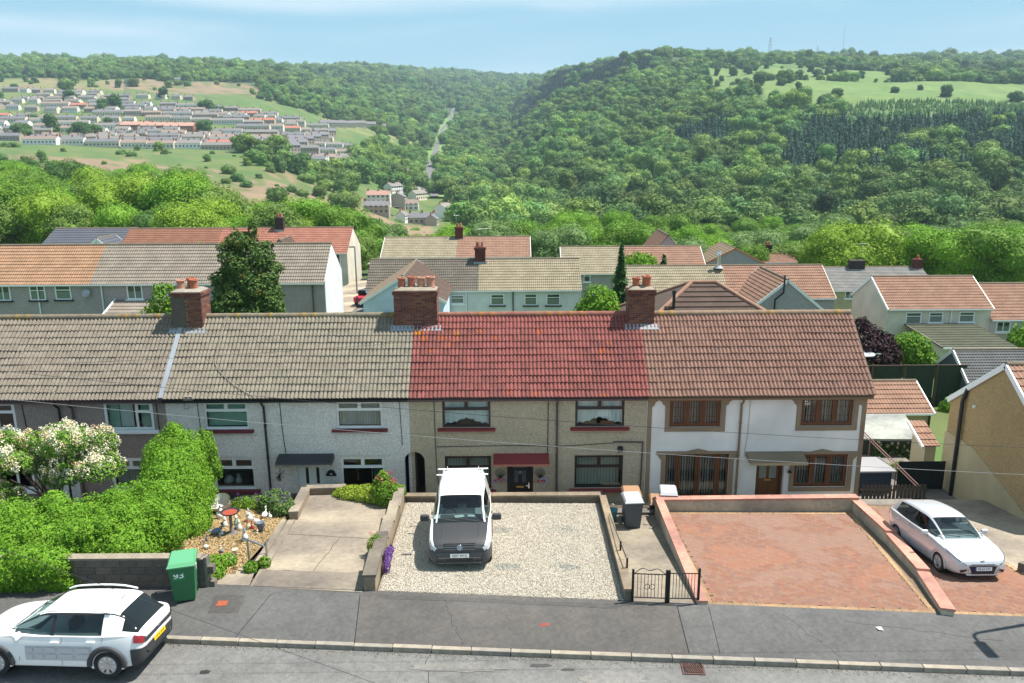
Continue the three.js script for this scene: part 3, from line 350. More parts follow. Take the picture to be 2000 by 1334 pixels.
// --- house D, white with brown joinery
{
  const Dh = thing('terraced_house', 'smooth white end house with tan trim, brown windows and brown tiled roof', 'house'), x0 = 5.07, x1 = 13.36;
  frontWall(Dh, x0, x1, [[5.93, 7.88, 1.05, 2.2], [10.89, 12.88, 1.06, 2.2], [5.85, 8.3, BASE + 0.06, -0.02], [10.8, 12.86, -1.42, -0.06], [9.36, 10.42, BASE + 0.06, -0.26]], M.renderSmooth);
  mesh('gable_wall', prism([[28.87, BASE], [28.87, EAVE_Y], [31.1, RIDGE_Y - 0.12], [33.6, EAVE_Y - 0.02], [33.6, BASE]], 0.2).rotateY(Math.PI / 2).translate(x1 - 0.08, 0, 0), M.renderSmooth, Dh);
  const o = { mat: M.oak, style: 'lights', lights: 3, lead: true, blind: M.blindWhite, turn: 0.7, step: 0.1, t: 0.08 };
  windowAt(Dh, 5.93, 7.88, 1.05, 2.2, o); windowAt(Dh, 10.89, 12.88, 1.06, 2.2, o); windowAt(Dh, 10.8, 12.86, -1.42, -0.06, o);
  // French doors with side lights
  const fd = sub('french_doors', Dh), f = [], z = FZ - 0.12, yb = BASE + 0.06; for (const x of [5.85, 6.26, 6.36, 7.02, 7.12, 7.78, 7.88, 8.22]) f.push(bx(x, x + 0.09, yb, -0.02, z - 0.05, z + 0.03)); f.push(bx(5.94, 8.3, -0.1, -0.02, z - 0.045, z + 0.025), bx(5.94, 8.3, yb, yb + 0.22, z - 0.045, z + 0.025)); mesh('frame', f, M.oak, fd);
  for (const [a, b] of [[5.94, 6.26], [6.45, 7.02], [7.21, 7.78], [7.97, 8.22]]) mesh('pane', bx(a, b, yb + 0.22, -0.1, z - 0.02, z - 0.014), M.glass, fd); mesh('blind', blindGeo(5.94, 8.22, yb + 0.2, -0.1, z - 0.2, 0.1, 0.085, 0.75), M.blindWhite, fd);
  const bars = []; for (const [a, b] of [[6.45, 7.02], [7.21, 7.78]]) { for (let k = 1; k < 4; k++) bars.push(bx(lerp(a, b, k / 4) - 0.006, lerp(a, b, k / 4) + 0.006, yb + 0.2, -0.1, z - 0.01, z)); bars.push(bx(a, b, -0.95, -0.93, z - 0.009, z + 0.001)); } each('glazing_bar', bars, M.oak, fd); mesh('handle', bx(7.08, 7.11, -1.1, -0.95, z + 0.03, z + 0.07), M.black, fd);
  const d = sub('door', Dh), dz = FZ - 0.3; mesh('door_frame', [bx(9.36, 9.44, yb, -0.26, dz, dz + 0.15), bx(10.34, 10.42, yb, -0.26, dz, dz + 0.15), bx(9.44, 10.34, -0.34, -0.26, dz, dz + 0.15)], M.oak, d); mesh('door_leaf', [bx(9.44, 10.34, yb, -1.15, dz, dz + 0.05), bx(9.44, 9.55, -1.15, -0.34, dz, dz + 0.05), bx(10.23, 10.34, -1.15, -0.34, dz, dz + 0.05), bx(9.84, 9.94, -1.15, -0.34, dz, dz + 0.05), bx(9.55, 10.23, -0.42, -0.34, dz, dz + 0.05)], M.oakPanel, d); each('raised_panel', [rbox(0.3, 0.5, 0.03, 0.012, 9.68, -1.6, dz + 0.055), rbox(0.3, 0.5, 0.03, 0.012, 10.1, -1.6, dz + 0.055)], M.oakPanel, d); mesh('door_glass', bx(9.55, 10.23, -1.15, -0.42, dz + 0.01, dz + 0.03), mat(lin(0.3, 0.32, 0.26), { roughness: 0.15 }), d); mesh('letterbox', bx(9.76, 10.02, -1.24, -1.18, dz + 0.05, dz + 0.065), M.brass, d);
  const cn = sub('canopy', Dh); mesh('canopy_slab', prism([[0, 0.08], [0.65, 0], [0.65, 0.09], [0, 0.28]], 2.16).rotateY(-Math.PI / 2).translate(11.07, -0.22, FZ), soft(lin(0.26, 0.2, 0.13)), cn); mesh('canopy_lip', bx(8.9, 11.08, -0.25, -0.16, FZ + 0.61, FZ + 0.67), mat(lin(0.5, 0.37, 0.2), { map: softT }), cn);
  const trim = (x0, x1, y0, y1, kind) => {         // plaster surround, flared at the head
    const s = new THREE.Shape(), w = 0.16, f = 0.2;
    if (kind === 'head') { s.moveTo(x0 - w, y0 - 0.16); s.lineTo(x1 + w, y0 - 0.16); s.lineTo(x1 + w, y1 - 0.3); s.quadraticCurveTo(x1 + w, y1 - 0.18, x1 + w + 0.1, y1 - 0.15); s.quadraticCurveTo(x1 + w + 0.1, y1 - 0.05, x1 + w + f, y1 - 0.02); s.lineTo(x1 + w + f, y1 + 0.1); if (y1 < 1) { s.lineTo((x0 + x1) / 2 + 0.45, y1 + 0.1); s.lineTo((x0 + x1) / 2, y1 + 0.2); s.lineTo((x0 + x1) / 2 - 0.45, y1 + 0.1); } s.lineTo(x0 - w - f, y1 + 0.1); s.lineTo(x0 - w - f, y1 - 0.02); s.quadraticCurveTo(x0 - w - 0.1, y1 - 0.05, x0 - w - 0.1, y1 - 0.15); s.quadraticCurveTo(x0 - w, y1 - 0.18, x0 - w, y1 - 0.3); s.closePath(); }
    const h = new THREE.Path(); h.moveTo(x0, y0); h.lineTo(x0, y1); h.lineTo(x1, y1); h.lineTo(x1, y0); h.closePath(); s.holes.push(h);
    mesh('window_surround', new THREE.ExtrudeGeometry(s, { depth: 0.03, bevelEnabled: true, bevelSize: 0.006, bevelThickness: 0.006, bevelSegments: 1 }).translate(0, 0, FZ + 0.003), M.tanTrim, Dh);
  };
  trim(5.93, 7.88, 1.05, 2.12, 'head'); trim(10.89, 12.88, 1.06, 2.12, 'head'); trim(5.85, 8.3, BASE + 0.2, -0.02, 'head'); trim(10.8, 12.86, -1.42, -0.06, 'head');
  const quoin = (a, s) => { const q = new THREE.Shape(); q.moveTo(a, BASE); q.lineTo(a, 2.2); q.lineTo(a + s * 0.42, 2.2); q.quadraticCurveTo(a + s * 0.4, 2.08, a + s * 0.3, 2.06); q.quadraticCurveTo(a + s * 0.28, 1.92, a + s * 0.17, 1.85); q.lineTo(a + s * 0.17, BASE); q.closePath(); return new THREE.ExtrudeGeometry(q, { depth: 0.025, bevelEnabled: false }).translate(0, 0, FZ + 0.002); };
  mesh('corner_band', quoin(5.09, 1), M.tanTrim, Dh); mesh('corner_band', quoin(13.35, -1), M.tanTrim, Dh);
  downpipe(Dh, 8.62, M.tanGutter, BASE, EAVE_Y - 0.1, -0.03); wire('cable', [V(8.95, EAVE_Y - 0.2, FZ + 0.02), V(8.93, 0.8, FZ + 0.02), V(8.88, -0.1, FZ + 0.02), V(9.0, -0.24, FZ + 0.03)], 0.012, M.blindCream, Dh); mesh('wall_lamp', [cyl(0.09, 0.02, 0.1, 10.62, -0.78, FZ + 0.08, 10)], M.black, Dh);
  gutter(Dh, x0, x1 + 0.1, M.tanGutter);
  const ms = [tileM(0.335, 0.185, 0.147), tileM(0.322, 0.177, 0.14), tileM(0.348, 0.192, 0.152), tileM(0.33, 0.185, 0.148)], lm = tileM(0.34, 0.19, 0.13, lichenT);
  const rf = tiledRoof(Dh, x0 + 0.02, x1 + 0.12, ms, [tileM(0.4, 0.28, 0.2), tileM(0.38, 0.26, 0.19), tileM(0.42, 0.29, 0.18, lichenT)], 44, (x, c, R) => c < 1 && R() < 0.12 ? lm : undefined);
  mesh('verge_mortar', bx(x1 + 0.09, x1 + 0.16, -0.06, 0.03, 0, SLOPE), mat(lin(0.22, 0.14, 0.1), { map: stainT }), rf);
  chimney(Dh, 5.1, 1.0, 0.85, 5.98, [[-0.2, 0.05, 0.165, 0.36, M.pot], [0.22, 0.14, 0.17, 0.42, M.pot], [0.22, -0.16, 0.17, 0.42, M.potPale]], 35);
}

// ------------------------------------------------------------------ street, pavement, kerb
function flat(pts, y, m, name, parent, thick = 0) { const s = new THREE.Shape(pts.map(([x, z]) => new THREE.Vector2(x, -z))); const g = thick ? new THREE.ExtrudeGeometry(s, { depth: thick, bevelEnabled: false }).translate(0, 0, -thick) : new THREE.ShapeGeometry(s); g.rotateX(-Math.PI / 2).translate(0, y, 0); return mesh(name, g, m, parent); }
function sloped(pts, dy, m, name, parent, k = 0.137, step = 0) {   // a sheet on the falling ground of the front plots
  const s = new THREE.Shape(pts.map(([x, z]) => new THREE.Vector2(x, -z))), g = new THREE.ShapeGeometry(s).rotateX(-Math.PI / 2), p = g.attributes.position; for (let i = 0; i < p.count; i++) p.setY(i, lotY(p.getX(i), p.getZ(i), k) + dy); g.computeVertexNormals(); return mesh(name, g, m, parent);
}
const kerbZ = (x) => -16.1 + 0.0723 * x;
setting(flat([[-60, kerbZ(-60) + 0.0], [60, kerbZ(60) + 0.0], [60, 14], [-60, 5]], 0, M.asphaltRoad, 'road'), 'grey asphalt road');
{
  const pv = settingGroup('pavement', 'dark asphalt pavement with patched sections'), b = (x) => zFront(x) - 0.02, k = (x) => kerbZ(x) - 0.13;
  const part = (xa, xb, xa2, xb2, m) => flat([[xa, b(xa)], [xb, b(xb)], [xb2, k(xb2)], [xa2, k(xa2)]], 0.12, m, 'asphalt_panel', pv, 0.35);
  part(-60, -3.95, -60, -3.72, M.pave1); part(-3.95, 4.1, -3.72, 4.02, M.pave2); part(4.1, 60, 4.02, 60, M.pave3);
  const wobble = (pts, n = 5) => { const o = []; pts.forEach((p, i) => { const q = pts[(i + 1) % pts.length]; for (let k = 0; k < n; k++) o.push([lerp(p[0], q[0], k / n) + (h2(i * 9 + k, 3) - 0.5) * 0.05, lerp(p[1], q[1], k / n) + (h2(i * 7 + k, 5) - 0.5) * 0.05]); }); return o; };
  const R0 = rng(77), rd = settingGroup('road_wear', 'repairs, stains and cracks on the road surface');
  for (const [x, z, w, d, m] of [[-3, -14.9, 3.2, 0.7, mat(lin(0.24, 0.234, 0.226), { map: asphaltT })], [2.2, -15.3, 1.6, 0.5, mat(lin(0.32, 0.305, 0.285), { map: asphaltT })], [8, -14.4, 4, 0.8, mat(lin(0.3, 0.292, 0.28), { map: asphaltT })], [-6.9, -15.6, 0.25, 0.16, M.blackMatt], [6.2, -14.9, 0.3, 0.2, M.pavePatch], [0.6, -15.75, 0.5, 0.12, M.pavePatch], [1.2, -15.6, 0.3, 0.1, M.pavePatch], [-1.2, -15.7, 2.4, 0.35, mat(lin(0.31, 0.3, 0.28), { map: asphaltT })]]) { const p = []; for (let i = 0; i < 26; i++) { const a = i / 26 * 6.283, k = 0.75 + 0.4 * R0(); p.push([x + Math.cos(a) * w / 2 * k, z + Math.sin(a) * d / 2 * k]); } flat(p, 0.004 + 0.0007 * rd.children.length, m, 'surface_patch', rd); }
  const crack = (x0, z0, x1, z1, y, par) => { const p = []; for (let i = 0; i <= 14; i++) p.push(V(lerp(x0, x1, i / 14) + (R0() - 0.5) * 0.1, y, lerp(z0, z1, i / 14) + (R0() - 0.5) * 0.1)); mesh('crack', tube(p, 0.007, 40, 4), M.blackMatt, par); };
  crack(-6, -14.3, 1, -14.0, 0.0, rd); crack(3, -14.5, 10, -13.9, 0.0, rd); crack(-2, -16.1, -1.6, -13.5, 0.0, rd); crack(-1.8, -18.3, -1.2, -16.4, 0.118, pv); crack(6.6, -17.6, 7.4, -15.8, 0.118, pv); crack(8.0, -17.2, 11.4, -16.4, 0.118, pv);
  const gg = [], gm = mat(lin(0.26, 0.22, 0.17)); for (let i = 0; i < 900; i++) { const x = -9 + 21 * R0(), z = kerbZ(x) + 0.03 + 0.22 * R0() * R0(); gg.push(new THREE.TetrahedronGeometry(0.012 + 0.012 * R0(), 0).translate(x, 0.006, z)); } mesh('gutter_grit', gg, gm, rd).userData.kind = 'stuff';
  flat([[-7.75, -18.59], [-6.95, -18.56], [-6.87, -17.75], [-7.64, -17.76]], 0.124, M.pavePatch, 'asphalt_patch', pv);
  flat(wobble([[-3.6, -18.55], [3.0, -18.0], [2.4, -17.85], [-3.2, -18.35]]), 0.1245, M.pavePatch, 'asphalt_patch', pv);
  flat([[4.15, -17.95], [4.85, -17.9], [4.6, -15.95], [4.1, -16.0]], 0.1243, M.pave1, 'asphalt_patch', pv);
  for (const [pts, w] of [[[[-6.3, -18.6], [-6.6, -16.7]], 0.02], [[[-3.97, -18.5], [-3.73, -16.5]], 0.03], [[[4.12, -17.95], [4.0, -16]], 0.03], [[[4.9, -17.9], [4.7, -16]], 0.02]]) { const [p, q] = pts; mesh('seam', bar(V(p[0], 0.119, p[1]), V(q[0], 0.119, q[1]), w / 2, 5), M.blackMatt, pv); }
  for (const [x, z, s] of [[8.74, -16.89, 0.07]]) { const t = mesh('litter_scrap', poly([[-s, 0.01, -s * 1.1], [s, 0.02, -s], [s * 0.9, 0.015, s * 1.2], [-s * 0.8, 0.03, s]], [[0, 3, 2, 1], [0, 1, 2, 3]]).translate(x, 0.125, z), M.whitePvc); tag(t, 'scrap of white litter on the grey pavement', 'litter'); }
  flat(wobble([[0.62, -17.2], [0.85, -17.22], [0.86, -17.1], [0.64, -17.08]], 3), 0.1236, mat(lin(0.4, 0.1, 0.08), { map: stainT }), 'paint_mark', pv);
  const kb = settingGroup('kerb', 'pale concrete kerb along the road'); const R = rng(8), kg = [0, 1].map((i) => new RoundedBoxGeometry(0.905, 0.3, 0.14, 2, 0.018)), km = [M.kerb, mat(lin(0.37, 0.345, 0.31), { map: stainT }), mat(lin(0.45, 0.4, 0.34), { map: stainT })], ang = -Math.atan(0.0723);
  for (let x = -17; x < 18; x += 0.915) { const s = mesh('kerb_stone', kg[0], km[Math.floor(R() * 3)], kb); s.position.set(x, -0.025 + (R() - 0.5) * 0.008, kerbZ(x) - 0.06); s.rotation.y = ang + (R() - 0.5) * 0.006; }
}
{ // drain grate and access cover
  const g = thing('drain_grate', 'rusty slotted iron drain grate in the road', 'drain cover', [4.0, 0, -15.62], -0.07), rust = mat(lin(0.13, 0.065, 0.055), { map: stainT });
  mesh('frame', [bx(-0.25, 0.25, 0.002, 0.022, -0.23, -0.19), bx(-0.25, 0.25, 0.002, 0.022, 0.19, 0.23), bx(-0.25, -0.21, 0.002, 0.022, -0.19, 0.19), bx(0.21, 0.25, 0.002, 0.022, -0.19, 0.19)], rust, g); mesh('dark_pit_sheet', bx(-0.21, 0.21, 0.001, 0.004, -0.19, 0.19), M.black, g);  // flat black sheet painted for the dark under the bars
  for (let i = 0; i < 8; i++) mesh('grate_bar', box(0.025, 0.016, 0.36, -0.17 + i * 0.049, 0.012, 0, 0.35), rust, g);
  const c = thing('access_cover', 'small orange red square cover in the dark pavement patch', 'utility cover', [-7.42, 0.124, -18.17], 0.05); mesh('lid', rbox(0.26, 0.016, 0.24, 0.006, 0, 0.006, 0), mat(lin(0.42, 0.1, 0.045), { map: stainT }), c);
}
// ------------------------------------------------------------------ front plots
setting(sloped([[-60, zFront(-60)], [60, zFront(60)], [60, -27], [-60, -27]], -0.28, M.soil, 'front_ground'), 'brown soil of the front gardens');
setting(flat([[-30, -26.4], [16.2, -26.4], [16.2, -28.7], [-30, -28.7]], BASE + 0.04, M.concrete, 'house_path'), 'concrete path along the house fronts');
function wallRun(name, label, pts, w, hFn, m, cope, opt = {}) {       // garden wall following the ground; blocks and coping stones are pieces of it
  const t = thing(name, label, 'wall');
  for (let i = 0; i + 1 < pts.length; i++) {
    const [xa, za] = pts[i], [xb, zb] = pts[i + 1], L = Math.hypot(xb - xa, zb - za), n = Math.max(1, Math.round(L / (opt.len ?? 0.9))), ang = Math.atan2(-(zb - za), xb - xa);
    for (let k = 0; k < n; k++) {
      const u0 = k / n, u1 = (k + 1) / n, x0 = lerp(xa, xb, u0), z0 = lerp(za, zb, u0), x1 = lerp(xa, xb, u1), z1 = lerp(za, zb, u1), g0 = lotY(x0, z0) - (opt.deep ?? 0.5), g1 = lotY(x1, z1) - (opt.deep ?? 0.5), t0 = hFn(x0, z0), t1 = opt.stepped ? t0 : hFn(x1, z1) + (opt.drop ?? 0), nx = Math.sin(ang) * w / 2, nz = Math.cos(ang) * w / 2, gap = 0.004;
      const seg = (b0, b1, c0, c1, e, ga) => { const ux = (x1 - x0) / (L / n) * ga, uz = (z1 - z0) / (L / n) * ga, ex = nx * e, ez = nz * e; return poly([[x0 + ux - ex, b0, z0 + uz - ez], [x1 - ux - ex, b1, z1 - uz - ez], [x1 - ux + ex, b1, z1 - uz + ez], [x0 + ux + ex, b0, z0 + uz + ez], [x0 + ux - ex, c0, z0 + uz - ez], [x1 - ux - ex, c1, z1 - uz - ez], [x1 - ux + ex, c1, z1 - uz + ez], [x0 + ux + ex, c0, z0 + uz + ez]], [[0, 1, 2, 3], [7, 6, 5, 4], [0, 4, 5, 1], [1, 5, 6, 2], [2, 6, 7, 3], [3, 7, 4, 0]].map((f) => f.slice().reverse())); };
      const ch = cope ? 0.07 : 0; mesh('wall_block', seg(g0, g1, t0 - ch, t1 - ch, 1, cope ? 0 : 0), m, t);
      if (cope) mesh('coping_stone', seg(t0 - ch, t1 - ch, t0, t1, 1.18, gap), cope, t);
    }
  }
  return t;
}
// concrete drive of number 93
{
  const d = settingGroup('concrete_drive', 'cracked pale concrete driveway'); 
  sloped([[-6.98, zFront(-6.98)], [-3.95, zFront(-3.95) + 0.1], [-4.12, -26.2], [-4.5, -27.2], [-7.5, -27.3], [-7.55, -25]], 0.0, M.concrete, 'slab', d);
  sloped([[-6.9, -19.0], [-3.98, -18.75], [-4.0, -19.9], [-7.0, -20.1]], 0.012, mat(lin(0.27, 0.235, 0.2), { map: stainT }), 'apron', d);
  const R = rng(12), cr = []; for (const [x0, z0, x1, z1] of [[-6.9, -20.1, -4.0, -19.9], [-7.2, -23.0, -4.05, -22.6], [-5.6, -19.0, -5.4, -22.8]]) { const p = []; for (let i = 0; i <= 10; i++) { const x = lerp(x0, x1, i / 10) + (R() - 0.5) * 0.08, z = lerp(z0, z1, i / 10) + (R() - 0.5) * 0.08; p.push(V(x, lotY(x, z) + 0.001, z)); } cr.push(tube(p, 0.012, 30, 4)); } mesh('crack', cr, mat(lin(0.1, 0.085, 0.065)), d);
  sloped([[-8.05, zFront(-8) - 0.02], [-7.0, zFront(-7) - 0.02], [-7.25, -20.5], [-7.65, -20.6]], 0.01, M.concrete, 'entrance_slab', d);
  wallRun('drive_edging_wall', 'low broken concrete wall between straw garden and concrete drive', [[-7.2, -20.4], [-7.5, -24.0]], 0.16, (x, z) => lotY(x, z) + 0.16, M.concrete, null, { len: 1.8 });
  wallRun('drive_edging_wall', 'raised concrete edge along the left of the concrete drive', [[-7.0, -20.3], [-7.3, -24.2]], 0.2, (x, z) => lotY(x, z) + 0.08, M.concrete, null, { len: 1.2 });
  wallRun('drive_edging_wall', 'pale coped low wall at the top of the concrete drive', [[-7.3, -24.4], [-7.62, -27.3], [-6.2, -27.5]], 0.28, (x, z) => lotY(x, z) + 0.3, M.wallTan, M.concrete, { len: 1.4 });
}
// gravel parking of the red roofed house
{
  const gr = settingGroup('gravel_parking', 'pale gravel parking plot'); const P = [[-3.55, zFront(-3.55)], [2.86, zFront(2.86)], [3.08, -26.35], [-3.85, -26.35]]; sloped(P, 0.0, M.gravelBase, 'gravel_bed', gr);
  const R = rng(15), g = new THREE.IcosahedronGeometry(0.016, 0).scale(1, 0.55, 0.8), n = 95000, im = new THREE.InstancedMesh(g, mat(lin(1, 1, 1), { roughness: 0.95 }), n), m = new THREE.Matrix4(), q = new THREE.Quaternion(), e = new THREE.Euler(); g.userData.done = true;
  const cols = [[0.45, 0.41, 0.335], [0.42, 0.375, 0.3], [0.49, 0.45, 0.38], [0.38, 0.33, 0.265], [0.47, 0.42, 0.335], [0.36, 0.33, 0.285], [0.51, 0.475, 0.415]];
  for (let i = 0; i < n; i++) { const t = R(), u = R(), x0 = lerp(-3.5, -3.8, t), x1 = lerp(2.8, 3.0, t), x = lerp(x0, x1, u), z = lerp(zFront(x) - 0.03, -26.3, t), s = 0.6 + 1.0 * R(); e.set(R() * 6, R() * 6, R() * 6); m.compose(V(x, lotY(x, z) + 0.004 + 0.012 * R(), z), q.setFromEuler(e), V(s, s, s)); im.setMatrixAt(i, m);
    const patch = [[-0.3, -23.4], [1.6, -23.6], [-0.2, -20.4], [1.5, -20.4]].reduce((a, [px, pz]) => Math.max(a, 1 - Math.hypot((x - px) / 0.5, (z - pz) / 0.35)), 0); const c = cols[Math.floor(R() * 7)], gs = R() < patch * 0.9 ? [0.25, 0.27, 0.25] : c; im.setColorAt(i, lin(...gs)); }
  im.name = 'gravel_stones'; im.userData.kind = 'stuff'; im.receiveShadow = im.castShadow = true; gr.add(im);
  const top = (h) => (x, z) => lotY(x, z) + h;
  wallRun('parking_wall', 'stepped tan block wall between concrete drive and gravel', [[-3.76, -18.75], [-3.86, -21.6]], 0.3, top(0.45), M.wallTan, M.block, { len: 1.45, stepped: true, deep: 0.4 });
  wallRun('parking_wall', 'tan coped wall rising beside the gravel toward the arch', [[-3.87, -21.7], [-4.0, -26.2]], 0.28, top(0.42), M.wallTan, M.concrete, { len: 1.5, stepped: true });
  wallRun('parking_wall', 'low coped block wall closing the back of the gravel', [[-3.85, -26.5], [3.15, -26.5]], 0.25, () => -0.68, M.block, M.wallTan, { len: 0.78, deep: 1 });
  wallRun('parking_wall', 'narrow coped block wall between gravel and gated path', [[2.93, zFront(2.9) - 0.02], [3.2, -26.35]], 0.2, (x, z) => lotY(x, z) + 0.33, M.block, M.wallTan, { len: 1.0, deep: 0.6 });
}
// gated path
{
  const k = 0.165; setting(sloped([[3.02, zFront(3)], [4.72, zFront(4.7)], [5.0, -25.8], [3.3, -25.8]], 0.0, mat(lin(0.33, 0.29, 0.235), { map: stainT }), 'garden_path', undefined, k), 'sloping concrete garden path');
  const st = thing('path_steps', 'dark concrete steps at the lower end of the gated path', 'steps'); for (let i = 0; i < 3; i++) mesh('step', bx(3.3, 4.95, BASE, -1.05 - i * 0.24, -26.05 - i * 0.35, -25.7 - i * 0.35), i % 2 ? M.block : M.plinth, st);
  const railing = (name, label, posts, panels) => { const t = thing(name, label, 'gate'); posts.forEach(([x, z, y0, y1]) => mesh('post', [bx(x - 0.028, x + 0.028, y0, y1, z - 0.028, z + 0.028)], M.iron, t)); panels.forEach(([xa, za, ya, xb, zb, yb, h]) => { const rails = [bar(V(xa, ya + 0.12, za), V(xb, yb + 0.12, zb), 0.014), bar(V(xa, ya + h, za), V(xb, yb + h, zb), 0.014)]; mesh('rail', rails, M.iron, t); for (let i = 1; i < 9; i++) { const u = i / 9, x = lerp(xa, xb, u), z = lerp(za, zb, u), y = lerp(ya, yb, u); mesh('baluster', bar(V(x, y + 0.12, z), V(x, y + h + (i % 2) * 0.02, z), 0.008, 5), M.iron, t); } }); return t; };
  const zg = -18.16; const g1 = railing('iron_gate', 'low black iron gate across the sloping path', [[3.02, zg, 0.1, 1.02], [3.86, zg + 0.06, 0.1, 1.02]], [[3.05, zg, 0.12, 3.83, zg + 0.06, 0.12, 0.78]]);
  mesh('scroll_top', tube([V(3.06, 0.92, zg), V(3.25, 1.05, zg), V(3.44, 1.0, zg + 0.03), V(3.62, 1.05, zg + 0.04), V(3.82, 0.92, zg + 0.06)], 0.011, 20, 5), M.iron, g1); mesh('scroll', [new THREE.TorusGeometry(0.07, 0.008, 5, 16).translate(3.38, 0.55, zg + 0.03), new THREE.TorusGeometry(0.07, 0.008, 5, 16).translate(3.5, 0.55, zg + 0.04)], M.iron, g1);
  railing('iron_gate', 'fixed black iron railing between path gate and pink coping', [[3.92, zg + 0.065, 0.1, 1.02], [4.66, zg + 0.12, 0.15, 1.1]], [[3.95, zg + 0.065, 0.12, 4.63, zg + 0.12, 0.14, 0.82]]);
  const hr = thing('handrail', 'black iron rail fixed along the path side wall', 'railing'), yy = (x, z) => lotY(x, z); for (const z of [-19.6, -20.9]) mesh('post', bx(3.06, 3.11, yy(3.1, z) - 0.1, yy(3.1, z) + 0.62, z - 0.025, z + 0.025), M.iron, hr); mesh('rail', [bar(V(3.09, yy(3.1, -19.6) + 0.55, -19.6), V(3.09, yy(3.1, -20.9) + 0.55, -20.9), 0.014), bar(V(3.09, yy(3.1, -20.9) + 0.55, -20.9), V(3.14, yy(3.1, -24) + 0.4, -24), 0.012)], M.iron, hr);
}
